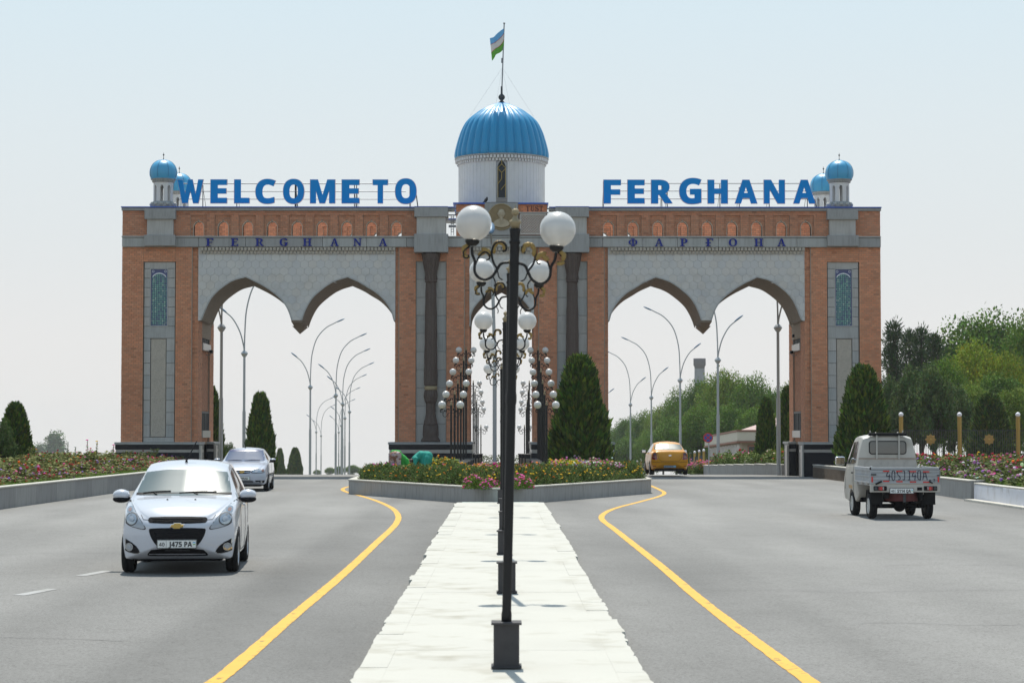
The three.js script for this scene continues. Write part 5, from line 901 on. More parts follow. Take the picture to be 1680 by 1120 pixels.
  part('aerial', [cyl(.022, .013, .04, -.03, 1.48, .0, 10), bar([-.03, 1.5, 0], [.10, 1.78, -.16], .009, 5)], CM.trim, car);
  part('underbody', [rbox(-.6, .6, .17, .5, -1.6, 1.55, .05), box(-.7, .7, .3, .75, -.85, .78)], M.black, car);
  for (const s of [-1, 1]) for (const z of [1.15, -1.225]) { part('wheel_well', box(s * .58, s * .62, .3, .7, z - .33, z + .33), M.black, car); }
}
// ---- silver white saloon behind it
{
  const car = thing('saloon_car', 'silver white saloon with bowtie badge following the hatchback, partly hidden by it', 'car', [at(404, 700, 69.9).x, 0, -70.0], .05);
  const P = paint(.40, .43, .50, .32);
  const body = carBody([
    [-2.08, .34, .70, .58, .79, .90, .74, .985, .62, 1.01],
    [-1.75, .28, .76, .56, .825, .94, .79, 1.01, .63, 1.03],
    [-1.35, .24, .79, .55, .832, .945, .80, 1.06, .61, 1.09],
    [-.85, .20, .79, .53, .832, .94, .805, 1.30, .56, 1.36],
    [-.35, .20, .79, .52, .832, .935, .805, 1.36, .57, 1.42],
    [.15, .20, .79, .52, .832, .925, .805, 1.32, .575, 1.385],
    [.60, .20, .79, .52, .83, .915, .80, 1.12, .63, 1.17],
    [.98, .20, .79, .52, .83, .905, .795, .94, .69, .975],
    [1.4, .22, .785, .52, .82, .84, .775, .89, .66, .925],
    [1.85, .24, .76, .50, .80, .74, .745, .80, .60, .83],
    [2.02, .22, .73, .48, .78, .69, .72, .745, .56, .775]],
    { axles: [[-1.2, .34, .29], [1.32, .34, .29]], rear: [.16, 3, .7], front: [.22, 3, .48] });
  part('body', body, P, car); const bvh = new MeshBVH(body.clone());
  const fit = (name, poly, dir, mat, off, cell, parent = car) => part(name, fitted(bvh, poly, dir, off, cell), mat, parent);
  const sym = (h) => [...h, ...h.map(([x, y]) => [-x, y]).reverse()];
  const g1 = sub('grille', car); fit('mesh', smoothPoly(sym([[.27, .69], [.30, .65], [.25, .585]]), 1), 'front', M.black, .004, .06, g1); fit('chrome_bar', sym([[.27, .648], [.268, .622]]), 'front', CM.lens, .01, .06, g1);
  const g2 = sub('grille', car); fit('mesh', sym([[.38, .36], [.36, .335]]), 'front', M.black, .004, .06, g2); fit('mesh', sym([[.38, .318], [.36, .29]]), 'front', M.black, .004, .06, g2);
  for (const s of [1, -1]) {
    const F = (q) => s > 0 ? q : flipX(q), dir = s > 0 ? 'right' : 'left';
    const hl = sub('headlight', car); fit('surround', smoothPoly(F([[.315, .685], [.37, .735], [.74, .745], [.775, .69], [.75, .60], [.29, .585]]), 1), 'front', CM.trim, .003, .05, hl); fit('lens', smoothPoly(F([[.335, .685], [.38, .722], [.72, .732], [.75, .69], [.73, .615], [.32, .60]]), 1), 'front', CM.lens, .007, .05, hl);
    const c = (x, y, r, n = 16) => Array.from({ length: n }, (_, k) => [s * x + r * Math.cos(k / n * 6.2832), y + r * Math.sin(k / n * 6.2832)]); fit('bulb', c(.46, .665, .05), 'front', CM.lamp, .012, .03, hl); fit('indicator_lens', c(.67, .68, .045), 'front', CM.amber, .012, .03, hl);
    const fl = sub('fog_lamp', car); fit('recess', F([[.41, .365], [.74, .365], [.70, .28], [.50, .275]]), 'front', M.black, .005, .05, fl); fit('lamp', c(.63, .32, .03), 'front', CM.lens, .01, .03, fl);
    fit('side_window', [[.72, .955], [.22, 1.27], [-.16, 1.335], [-.18, .955]], dir, CM.sideglass, .005, .09); fit('side_window', [[-.24, .955], [-.24, 1.335], [-.72, 1.30], [-1.05, .965]], dir, CM.sideglass, .005, .09);
    fit('door_seam', seamLine(bvh, [[.86, .9], [.86, .5], [.75, .26]], dir), dir, CM.seam, .003, .08); fit('door_seam', seamLine(bvh, [[-.21, 1.3], [-.21, .27]], dir), dir, CM.seam, .003, .08); fit('side_moulding', [[1.0, .52], [-.85, .52], [-.85, .57], [1.0, .57]], dir, CM.greyplastic, .008, .1);
    mirrorUnit(car, s * .80, .985, .72, M.black, s, .2, .13); part('mirror_cap', new THREE.SphereGeometry(1, 14, 8).scale(.1, .04, .09).translate(s * .915, 1.025, .73), P, car);
    wheel(car, s * .74, .285, 1.32, .285, .175, .19); wheel(car, s * .74, .285, -1.2, .285, .175, .19);
    fit('tail_light', F([[.45, .75], [.74, .75], [.72, .92], [.45, .92]]), 'rear', CM.red, .006, .06);
  }
  fit('windscreen', smoothPoly(sym([[.545, 1.345], [.61, 1.17], [.665, 1.0], [.60, .965]]), 1), 'front', CM.blueglass, .009, .035);
  fit('sun_band', [[-.55, 1.34], [.55, 1.34], [.565, 1.29], [-.565, 1.29]], 'front', std([.03, .035, .12], .3), .012, .035);
  for (const [a, b] of [[[-.56, .985], [-.1, .995]], [[.0, .985], [.5, .995]]]) { const f = (q) => { const h = surfZ(bvh, q[0], q[1]); return V(q[0], q[1], h.z + .022); }; part('wiper', tube([f(a), f([(a[0] + b[0]) / 2, a[1] + .02]), f(b)], .011, 10, 5), CM.trim, car); }
  { const q = surfZ(bvh, 0, .635); part('badge', bowtie(.95).translate(0, .635, q.z + .012), CM.gold, car); const w = surfZ(bvh, 0, .43); plate(car, 0, .432, w.z + .016, plateText('40', '0799AA')); }
  part('aerial', [cyl(.02, .015, .03, -.05, 1.40, 0, 8), bar([-.05, 1.4, 0], [-.05, 1.62, -.06], .005, 5)], CM.trim, car);
  part('underbody', [rbox(-.62, .62, .16, .5, -2.0, 1.98, .05), box(-.74, .74, .3, .72, -.83, .94)], M.black, car);
}
// ---- yellow taxi going away under the right arch
{
  const car = thing('taxi', 'yellow saloon taxi driving away under the gate arch', 'car', [at(1095, 700, 95.2).x, 0, -96.2], Math.PI + .012);
  const P = phys([.66, .285, .006], .4, { clearcoat: .5, clearcoatRoughness: .08, specularIntensity: .5 });
  const body = carBody([
    [-2.0, .30, .74, .58, .84, .94, .80, 1.07, .68, 1.10],
    [-1.75, .25, .80, .56, .86, .97, .825, 1.085, .67, 1.11],
    [-1.45, .22, .82, .55, .866, .975, .83, 1.13, .63, 1.16],
    [-1.3, .21, .82, .545, .866, .974, .83, 1.215, .612, 1.25],
    [-1.12, .20, .82, .54, .866, .972, .83, 1.318, .60, 1.36],
    [-.93, .20, .82, .54, .866, .97, .83, 1.40, .59, 1.462],
    [-.35, .20, .82, .52, .866, .96, .83, 1.44, .60, 1.515],
    [.20, .20, .82, .52, .866, .95, .83, 1.38, .61, 1.45],
    [.70, .20, .82, .52, .862, .945, .825, 1.15, .66, 1.20],
    [1.05, .20, .82, .52, .86, .935, .82, .99, .71, 1.03],
    [1.6, .22, .80, .52, .84, .86, .79, .92, .66, .96],
    [2.05, .22, .74, .48, .79, .73, .74, .80, .58, .84]],
    { axles: [[-1.28, .35, .305], [1.34, .35, .305]], rear: [.2, 3, .7], front: [.22, 3, .5] });
  part('body', body, P, car); const bvh = new MeshBVH(body.clone());
  const fit = (name, poly, dir, mat, off, cell, parent = car) => part(name, fitted(bvh, poly, dir, off, cell), mat, parent);
  const sym = (h) => [...h, ...h.map(([x, y]) => [-x, y]).reverse()];
  fit('rear_window', smoothPoly(sym([[.57, 1.405], [.625, 1.27], [.645, 1.155], [.58, 1.135]]), 1), 'rear', phys([.14, .16, .13], .35, { clearcoat: 1, clearcoatRoughness: .17, specularIntensity: .5 }), .009, .035);
  fit('windscreen', sym([[.56, 1.40], [.67, 1.05]]), 'front', CM.glass, .004, .09);
  fit('boot_seam', seamLine(bvh, [[-.70, 1.04], [-.56, 1.02], [-.52, .76], [-.40, .64], [0, .63], [.40, .64], [.52, .76], [.56, 1.02], [.70, 1.04]], 'rear', .014), 'rear', std([.10, .03, .005], .7), .003, .06);
  fit('boot_seam', seamLine(bvh, [[-.78, .60], [-.4, .575], [0, .57], [.4, .575], [.78, .60]], 'rear', .02), 'rear', std([.14, .045, .006], .7), .003, .06);
  for (const s of [1, -1]) {
    const F = (q) => s > 0 ? q : flipX(q), dir = s > 0 ? 'right' : 'left';
    const tl = sub('tail_light', car); fit('lens', smoothPoly(F([[.60, 1.015], [.72, 1.02], [.795, .98], [.815, .82], [.80, .70], [.55, .69], [.585, .83]]), 1), 'rear', CM.red, .008, .05, tl); fit('indicator', F([[.625, .985], [.74, .985], [.755, .91], [.63, .91]]), 'rear', CM.greyplastic, .013, .05, tl); fit('reverse_lamp', F([[.63, .85], [.765, .85], [.77, .795], [.62, .795]]), 'rear', CM.amber, .013, .05, tl);
    fit('side_window', [[.78, 1.0], [.26, 1.32], [-.2, 1.40], [-.2, 1.0]], dir, CM.sideglass, .005, .09); fit('side_window', [[-.26, 1.0], [-.26, 1.40], [-.8, 1.36], [-1.22, 1.05]], dir, CM.sideglass, .005, .09);
    fit('door_seam', seamLine(bvh, [[-.23, 1.38], [-.23, .27]], dir), dir, CM.seam, .003, .08); fit('door_seam', seamLine(bvh, [[.9, .93], [.9, .5], [.8, .27]], dir), dir, CM.seam, .003, .08);
    mirrorUnit(car, s * .82, 1.04, .72, M.black, s, .24, .17);
    wheel(car, s * .77, .305, 1.34, .305, .19, .2); wheel(car, s * .77, .305, -1.28, .305, .19, .2);
    fit('rear_reflector', F([[.62, .42], [.76, .43], [.76, .39], [.62, .385]]), 'rear', CM.red, .006, .05);
  }
  { const q = surfZ(bvh, 0, .88, 'rear'); part('badge', bowtie(1.0).rotateY(Math.PI).translate(0, .885, q.z - .012), M.chrome, car); part('boot_lock', ball(.02, 0, .80, q.z - .004, 10, 8), CM.trim, car); const w = surfZ(bvh, 0, .4, 'rear'); plate(car, 0, .40, w.z - .02, (c, W, H) => { c.fillStyle = '#7d93a3'; c.fillRect(8, 8, W - 16, H - 16); c.fillStyle = '#4d6270'; for (const [x, w2] of [[30, 60], [110, 70], [195, 40], [250, 60], [330, 50]]) c.fillRect(x, 34, w2, 46); c.fillStyle = '#6fb4c8'; c.fillRect(440, 24, 60, 66); }, -1, .55, .115); part('model_script', box(-.6, -.42, .745, .765, w.z - .02, w.z - .004), M.chrome, car); }
  part('underbody', [rbox(-.66, .66, .17, .5, -1.95, 2.0, .05), box(-.78, .78, .3, .74, -.9, .96), tube([[.45, .22, -1.4], [.45, .22, -1.8], [.46, .2, -2.2]], .03, 10, 8)], M.black, car);
}
// ---- small white pickup with a double-rail cab, going away on the right
{
  const car = thing('pickup_truck', 'small worn white pickup truck with drop-side bed driving away', 'pickup truck', [8.86, 0, -47.3], Math.PI + .018);
  const P = phys([.43, .41, .37], .55, { clearcoat: .6, clearcoatRoughness: .3, map: T.white, metric: true }), dirty = std([.40, .375, .34], .8, 0, { map: T.rough }), bedm = std([.37, .385, .40], .6, 0, { map: T.white });
  // cab: z forward from the bed wall at 0.55 to the nose at 2.2
  const body = carBody([
    [.50, .50, .66, .75, .70, 1.14, .695, 1.76, .56, 1.84],
    [.62, .36, .69, .72, .725, 1.15, .715, 1.80, .575, 1.865],
    [.95, .30, .70, .70, .735, 1.15, .72, 1.82, .585, 1.88],
    [1.3, .30, .70, .70, .735, 1.14, .72, 1.78, .585, 1.85],
    [1.62, .30, .70, .70, .735, 1.12, .715, 1.50, .62, 1.58],
    [1.9, .34, .70, .68, .73, 1.08, .70, 1.20, .65, 1.26],
    [2.1, .34, .69, .64, .715, .95, .685, 1.02, .63, 1.06]],
    { axles: [[1.08, .33, .28]], rear: [.03, 5, 1.15], front: [.16, 3, .65] });
  part('cab', body, P, car); const bvh = new MeshBVH(body.clone());
  const fit = (name, poly, dir, mat, off, cell, parent = car) => part(name, fitted(bvh, poly, dir, off, cell), mat, parent);
  const rr4 = (x0, x1, y0, y1, r) => { const o = []; for (const [cx, cy, a] of [[x1 - r, y0 + r, -90], [x1 - r, y1 - r, 0], [x0 + r, y1 - r, 90], [x0 + r, y0 + r, 180]]) for (let k = 0; k <= 5; k++) { const t = (a + k * 18) * Math.PI / 180; o.push([cx + r * Math.cos(t), cy + r * Math.sin(t)]); } return o; };
  const win = rr4(-.41, .41, 1.43, 1.70, .06), rw = sub('rear_window', car);
  fit('surround', rr4(-.47, .47, 1.385, 1.75, .09), 'rear', P, .012, .07, rw); fit('rubber_seal', rr4(-.432, .432, 1.408, 1.722, .075), 'rear', M.black, .02, .07, rw); fit('pane', win, 'rear', phys([.08, .08, .07], .1, { clearcoat: 1 }), .028, .07, rw);
  fit('cab_panel', [[-.66, 1.05], [.66, 1.05], [.66, 1.30], [-.66, 1.30]], 'rear', dirty, .008, .08); fit('panel_lip', [[-.66, 1.30], [.66, 1.30], [.66, 1.33], [-.66, 1.33]], 'rear', std([.3, .24, .19], .8, 0, { map: T.rough }), .02, .08);
  for (const s of [1, -1]) {
    const dir = s > 0 ? 'right' : 'left', F = (q) => s > 0 ? q : flipX(q);
    fit('side_window', [[.86, 1.19], [.86, 1.70], [1.33, 1.68], [1.62, 1.44], [1.72, 1.19]], dir, CM.sideglass, .006, .08); fit('quarter_window', [[.66, 1.22], [.66, 1.66], [.79, 1.70], [.79, 1.2]], dir, CM.sideglass, .006, .08);
    fit('door_seam', seamLine(bvh, [[.82, 1.72], [.82, .6], [.82, .36]], dir, .016), dir, CM.seam, .004, .08); fit('door_seam', seamLine(bvh, [[1.8, 1.1], [1.8, .6]], dir, .016), dir, CM.seam, .004, .08);
    const q = surfZ(bvh, .95, .98, dir); part('door_handle', rbox(q.x - .02, q.x + .02, .97, 1.0, .88, 1.02, .01), M.black, car);
    if (s > 0) { const mr = sub('wing_mirror', car); mr.position.set(s * .70, 1.25, 1.66); part('housing', rbox(s * .06, s * .29, -.1, .1, -.03, .06, .05, 3), M.chrome, mr); part('glass', rbox(s * .08, s * .27, -.08, .08, -.04, -.025, .005, 1), phys([.2, .17, .12], .08, { metalness: .8 }), mr); part('arm', bar([0, -.05, .05], [s * .1, -.04, .02], .018), M.black, mr); }
    wheel(car, s * .64, .28, 1.08, .28, .165, .17, 8, std([.5, .5, .48], .5, .3)); wheel(car, s * .62, .28, -.78, .28, .165, .17, 8, std([.5, .5, .48], .5, .3));
    // mud flaps, brackets
    part('mud_flap', rbox(s * .46, s * .72, .32, .66, -1.16, -1.145, .006, 1), M.rubber, car); part('bracket', bar([s * .42, .66, -1.2], [s * .42, .42, -1.0], .03), CM.greyplastic, car);
    // drop side with ribs, its latch and lettering-free decals
    const sd = sub('drop_side', car), pr = []; let y = .79; const xo = s * .745;
    for (const [a, b, o] of [[.79, .83, .02], [.83, .93, 0], [.93, .97, .018], [.97, 1.06, 0], [1.06, 1.145, .02]]) pr.push(rbox(xo - .02, xo + s * o + (s > 0 ? .012 : -.012), a, b, -1.36, .42, .008, 1));
    part('board', pr, bedm, sd); part('hinge', [-1.1, -.5, .1].map((z) => rbox(xo - .03, xo + s * .035 + .0, .76, .83, z, z + .09, .01, 1)), dirty, sd); part('corner_post', rbox(xo - .03, xo + s * .022, .72, 1.17, -1.4, -1.355, .01, 1), bedm, sd);
    part('guard_bar', [cyl(.02, .02, .52, s * .255, 1.31, .43, 8), bar([s * .255, 1.83, .43], [s * .255, 1.9, .56], .02)], P, car);
    part('roof_hook', bar([s * .36, 1.86, .6], [s * .38, 1.95, .58], .014), P, car);
    fit('door_decal', [[.9, .62], [1.35, .62], [1.38, .70], [.95, .70]], dir, std([.45, .30, .16], .7), .004, .07);
  }
  // roof rack beam across the cab's rear edge
  part('roof_beam', rbox(-.43, .43, 1.83, 1.905, .42, .56, .025), M.rubber, car);
  // bed floor and frame
  part('bed_floor', rbox(-.74, .74, .74, .80, -1.36, .45, .01, 1), bedm, car); part('frame_rail', [box(-.42, -.34, .46, .6, -1.3, 1.9), box(.34, .42, .46, .6, -1.3, 1.9), box(-.66, .66, .62, .7, -1.1, -.98)], M.black, car);
  // tailgate: ribbed panel, hand-painted number, red reflective strips
  const tg = sub('tailgate', car), zt = -1.40; const ribs = [];
  for (const [a, b, o] of [[.79, .845, .02], [.845, .87, .006], [.87, .925, .016], [.925, .95, .006], [.95, 1.01, .016], [1.01, 1.035, .006], [1.035, 1.085, .016], [1.085, 1.10, .004], [1.10, 1.145, .026]]) ribs.push(rbox(-.755, .755, a, b, zt - o, zt + .03, .006, 1));
  part('board', ribs, bedm, tg);
  const strokes = { 4: [[[.32, 1.02], [.14, .72], [-.06, .42], [.3, .42], [.82, .43]], [[.6, .64], [.58, .3], [.5, -.08]]], 0: [[[.1, 1], [.0, .5], [.1, .02], [.5, .0], [.62, .5], [.5, 1], [.1, 1]]], S: [[[.62, .9], [.35, 1], [.05, .85], [.1, .6], [.5, .4], [.65, .12], [.4, 0], [.2, .05]]], J: [[[.2, 1], [.5, .95], [.5, .1], [.3, -.02], [.1, .08]]], 1: [[[.05, .98], [.45, .98], [.45, 0]], [[.1, 0], [.65, 0]]], Q: [[[.08, 1], [.05, .2], [.3, .02], [.6, .06], [.6, 1], [.08, 1]], [[.45, .1], [.7, -.04]]], A: [[[0, 0], [.3, 1], [.75, -.02]], [[.12, .4], [.5, .38]]], u: [[[0, .5], [.05, .1], [.3, .1], [.35, .5]]], z: [[[0, .5], [.4, .5], [.05, .05], [.5, .05]]] };
  const txt = []; let px = -.41; // as seen from behind the number runs to the viewer's right, i.e. towards -x of the car
  for (const [ch, w, h, dy] of [['4', .105, .19, 0], ['0', .105, .19, 0], ['S', .1, .19, 0], ['J', .1, .19, 0], ['1', .1, .19, 0], ['4', .1, .19, 0], ['Q', .105, .19, 0], ['A', .13, .19, 0], ['u', .08, .11, -.015], ['z', .08, .11, -.01]]) { for (const st of strokes[ch]) txt.push(tube(st.map(([u, v]) => V(-(px + u * w), .875 + dy + v * h - (h < .15 ? .035 : 0), zt - .0185)), h < .15 ? .006 : .0085, Math.max(6, st.length * 4), 4)); px += w + .012; }
  part('painted_number', txt, std([.015, .02, .05], .6), tg, 'hand painted dark number');
  for (const [x, y] of [[-.42, 1.062], [-.13, 1.06], [.17, 1.055], [.46, 1.05], [-.42, .842], [-.13, .836], [.17, .828], [.46, .822]]) part('red_reflector', rbox(-x - .07, -x + .07, y - .0145, y + .0145, zt - .03, zt - .012, .003, 1), CM.redlit, tg);
  for (const x of [-.73, .73]) part('red_reflector', rbox(x - .018, x + .018, .82, .94, zt - .03, zt - .012, .003, 1), CM.redlit, tg);
  part('latch', [bar([-.6, .80, zt - .03], [-.52, .84, zt - .04], .016), bar([.52, .84, zt - .03], [.66, .78, zt - .05], .02), ball(.03, -.757, 1.12, zt, 8, 6), ball(.03, .757, 1.12, zt, 8, 6), box(-.757, -.70, .96, .98, zt - .035, zt), box(.64, .757, .975, 1.0, zt - .035, zt)], M.black, tg);
  part('hinge_line', [box(-.7, .7, .775, .79, zt - .02, zt + .02)], std([.42, .36, .28], .7), tg);
  // lamp beam
  part('lamp_beam', rbox(-.775, .775, .60, .775, -1.42, -1.36, .012, 1), P, car);
  for (const s of [1, -1]) { const tl = sub('tail_light', car); part('housing', rbox(s * .41, s * .70, .635, .735, -1.45, -1.41, .012, 1), M.black, tl); part('red_lens', rbox(s * .47, s * .60, .645, .725, -1.462, -1.44, .01, 1), CM.red, tl); part('stop_lens', rbox(s * .515, s * .56, .645, .725, -1.466, -1.44, .01, 1), CM.redlit, tl); part('reverse_lens', rbox(s * .475, s * .508, .65, .72, -1.466, -1.44, .01, 1), CM.lens, tl); part('end_lens', rbox(s * .62, s * .685, .65, .72, -1.464, -1.44, .01, 1), CM.greyplastic, tl); }
  part('vent', rbox(-.37, -.26, .64, .71, -1.432, -1.41, .006, 1), M.black, car);
  plate(car, .085, .632, -1.44, (c, W, H) => plateText('40', 'S114 QA')(c, W, H), -1);
  // spare wheel, tank, axle
  { const t = lathe([[.12, -.07], [.26, -.08], [.28, -.05], [.28, .05], [.26, .08], [.12, .07]], 30); t.translate(0, .5, -.95); part('spare_wheel', t, M.rubber, car); const k = cyl(.37, .37, .2, 0, .40, -.95, 24); part('tank', k, std([.10, .02, .018], .7), car); part('strap', box(-.03, .03, .38, .62, -1.34, -1.32), CM.greyplastic, car); }
  { const ax = new THREE.CylinderGeometry(.05, .05, 1.1, 12); ax.rotateZ(Math.PI / 2); ax.translate(0, .28, -.78); part('rear_axle', [ax, new THREE.SphereGeometry(.14, 16, 12).scale(1, 1, .9).translate(0, .29, -.78), bar([0, .29, -.7], [0, .4, .9], .04), box(-.5, -.42, .24, .5, -1.0, -.5), box(.42, .5, .24, .5, -1.0, -.5)], M.black, car); }
  part('underbody', [rbox(-.62, .62, .32, .6, .55, 2.0, .04), box(-.5, .5, .33, .6, .2, .7)], M.black, car);
}
// ------------------------------------------------------------------ vegetation
class Leaves {
  constructor(seed) { this.p = []; this.n = []; this.c = []; this.r = rng32(seed); }
  // one folded leaf: base, direction, facing, length, half width, colour
  add(b, d, f, len, wid, col) {
    const s = V(0, 0, 0).crossVectors(d, f); if (s.lengthSq() < 1e-8) s.set(1, 0, 0); s.normalize();
    const n = V(0, 0, 0).crossVectors(s, d).normalize(), m = b.clone().addScaledVector(d, len * .45), t = b.clone().addScaledVector(d, len), L = m.clone().addScaledVector(s, wid).addScaledVector(n, wid * .25), R = m.clone().addScaledVector(s, -wid).addScaledVector(n, wid * .25);
    for (const q of [b, t, R, b, L, t]) { this.p.push(q.x, q.y, q.z); this.n.push(n.x, n.y, n.z); this.c.push(col[0], col[1], col[2]); }
  }
  dir() { const r = this.r, z = r() * 2 - 1, a = r() * 6.2832, q = Math.sqrt(1 - z * z); return V(q * Math.cos(a), z, q * Math.sin(a)); }
  geo() { const g = new THREE.BufferGeometry(); g.setAttribute('position', new THREE.Float32BufferAttribute(this.p, 3)); g.setAttribute('normal', new THREE.Float32BufferAttribute(this.n, 3)); g.setAttribute('uv', new THREE.Float32BufferAttribute(new Float32Array(this.p.length / 3 * 2), 2)); g.setAttribute('color', new THREE.Float32BufferAttribute(this.c, 3)); return g; }
}
const mixc = (a, b, t) => a.map((v, i) => v + (b[i] - v) * t);
const UPV = V(0, 1, 0);
function thujaGeo(seed, H, R, n, c0, c1, loose = 0) {       // a dense cone of upright sprays
  const L = new Leaves(seed), r = L.r, bump = fbm(seed + 1, 5, 3);
  for (let i = 0; i < n; i++) {
    const t = Math.pow(r(), 1.25), a = r() * 6.2832, prof = Math.pow(1 - t, .42) * (.84 + .16 * Math.min(1, t * 7)) * (1 - .12 * t), dent = .80 + .36 * bump(a / 6.2832, t * .9), depth = r() < .72 ? 1 - r() * .12 : .45 + r() * .45, rad = R * prof * dent * depth;
    const out = V(Math.cos(a), 0, Math.sin(a)), b = V(out.x * rad, t * H * .97, out.z * rad), d = out.clone().multiplyScalar(.42 + r() * .5).addScaledVector(UPV, .85 + r() * .5).addScaledVector(L.dir(), .28 + loose).normalize();
    const k = r(), col = mixc(c0, c1, k * k).map((v) => v * (.75 + .5 * r())), len = H * (.045 + .05 * r()) * (1 + loose);
    L.add(b, d, out.clone().addScaledVector(L.dir(), .8), len, len * (.16 + .1 * r()), col);
  }
  return L.geo();
}
function limbsGeo(seed, H, base, list) { const r = rng32(seed), g = []; const th = H * .022; g.push(tube([V(0, -.4, 0), V(.02 * H * (r() - .5), base * .5, 0), V(.03 * H * (r() - .5), base, .02 * H * (r() - .5)), V(.03 * H * (r() - .5), H * .72, .03 * H * (r() - .5))], th, 12, 7)); for (const p of list) { const y0 = base * (.7 + .5 * r()); g.push(tube([V(0, y0, 0), V(p.x * .4, y0 + (p.y - y0) * .5, p.z * .4), p], th * .35, 8, 5)); } return join(g); }
function broadGeo(seed, H, RX, low, nc, per, ls, c0, c1) {   // a crown of leaf clumps carried on limbs
  const L = new Leaves(seed), r = L.r, cs = [];
  for (let i = 0; i < nc; i++) { const shell = i < nc * .55, ga = i * 2.39996, gy = 1 - 1.35 * (i + .5) / (nc * .55), d = shell ? V(Math.sqrt(Math.max(0, 1 - gy * gy)) * Math.cos(ga), gy, Math.sqrt(Math.max(0, 1 - gy * gy)) * Math.sin(ga)) : L.dir(), q = shell ? .66 + .36 * r() : .35 + .6 * Math.pow(r(), .5), cy = low + (H - low) * .5, y = cy + d.y * (H - low) * .46 * q, wide = .62 + .38 * Math.sin(Math.PI * Math.min(1, Math.max(0, .12 + (y - low) / (H - low) * .8))); cs.push([V(d.x * RX * q * wide, y, d.z * RX * q * wide), H * (.07 + .095 * r()), .8 + .4 * r(), r()]); }
  for (const [c, cr, k, hue] of cs) for (let i = 0; i < per; i++) {
    const d = L.dir(), q = Math.pow(r(), .38), b = c.clone().addScaledVector(d, cr * q * (1 + .35 * (r() - .4))); b.y -= (1 - Math.abs(d.y)) * cr * .1;
    const dd = d.clone().multiplyScalar(.5).addScaledVector(L.dir(), .8).add(V(0, -.15, 0)).normalize(), col = mixc(c0, c1, Math.min(1, hue * .55 + r() * .45)).map((v) => v * (.8 + .4 * r())), len = ls * (.7 + .6 * r());
    L.add(b, dd, d.clone().multiplyScalar(.7).addScaledVector(UPV, .5).addScaledVector(L.dir(), .6), len, len * .32, col);
  }
  return [L.geo(), cs.filter((_, i) => i % 3 === 0).map(([c]) => c.clone().multiplyScalar(.92))];
}
function pineGeo(seed, H, R, c0, c1) {                       // irregular whorls of needle tufts, sky between them
  const L = new Leaves(seed), r = L.r, tips = [];
  for (let y = H * .22; y < H * .99; y += H * .05) { const t = y / H, nb = 2 + (r() * 3 | 0), reach = R * Math.pow(1 - t, .8) * (.4 + .85 * r()) + .08; for (let k = 0; k < nb; k++) { const a = r() * 6.2832; tips.push(V(Math.cos(a) * reach * (.5 + .6 * r()), y + reach * .28, Math.sin(a) * reach * (.5 + .6 * r()))); } }
  tips.push(V(0, H, 0), V(.05, H * .97, 0));
  for (const c of tips) { const cr = H * (.045 + .035 * r()); for (let i = 0; i < 130; i++) { const d = L.dir(), b = c.clone().multiply(V(.75 + .3 * r(), 1, .75 + .3 * r())).addScaledVector(d, cr * Math.pow(r(), .5)); L.add(b, d.clone().add(V(c.x * .1, .55, c.z * .1)).normalize(), L.dir(), H * .03 * (.7 + .7 * r()), H * .0042, mixc(c0, c1, r()).map((v) => v * (.75 + .5 * r()))); } }
  return [L.geo(), tips.filter((_, i) => i % 2 === 0)];
}
function putTree(name, cat, label, group, crown, trunk, x, y, z, sc, turn, sy = 1) { const t = thing(name, label, cat, [x, y, z], turn, group); t.scale.set(sc, sc * sy, sc); part('trunk', trunk, M.bark, t); part('crown', crown, M.leaf, t, null, { keepUV: true }); return t; }
const G = {};
{
  const dk = [.04, .08, .022], md = [.17, .235, .04];
  G.thuja = [1, 2, 3].map((k) => thujaGeo(900 + k, 4.3, 1.22, 7200, dk, md)); G.thujaTrunk = cyl(.12, .04, 3.6, 0, -.3, 0, 8);
  const b = [[11, [.045, .105, .016], [.18, .29, .028]], [12, [.038, .09, .018], [.145, .25, .026]], [13, [.085, .15, .022], [.24, .32, .035]]];
  G.broad = b.map(([s, a, c]) => { const [g, l] = broadGeo(s, 10, 4.1, 1.0, 84, 330, .25, a, c); return [g, limbsGeo(s + 5, 10, 2.4, l)]; });
  { const [g, l] = broadGeo(21, 10, 4.6, 1.2, 76, 320, .26, [.12, .19, .015], [.36, .40, .025]); G.yellow = [g, limbsGeo(26, 10, 2.6, l)]; }
  G.pine = [31, 32].map((s) => { const [g, l] = pineGeo(s, 9, 2.3, [.03, .055, .03], [.085, .13, .05]); return [g, limbsGeo(s + 3, 9, 2, l)]; });
  { const [g, l] = broadGeo(41, 6, 2.6, .2, 42, 300, .26, [.048, .088, .034], [.155, .215, .06]); G.grey = [g, limbsGeo(42, 6, 1, l)]; }
  { const L = []; for (const [dx, h, s] of [[-1.6, 18, 1], [1.5, 19, 2], [3.4, 14, 3]]) { const [g] = broadGeo(50 + s, h, 1.9, 1, 26, 90, .9, [.05, .10, .03], [.12, .19, .05]); L.push(g.translate(dx, 0, 0)); } G.poplar = [join(L), limbsGeo(55, 18, 4, [V(1, 9, 0), V(-1, 9, 0)])]; }
}
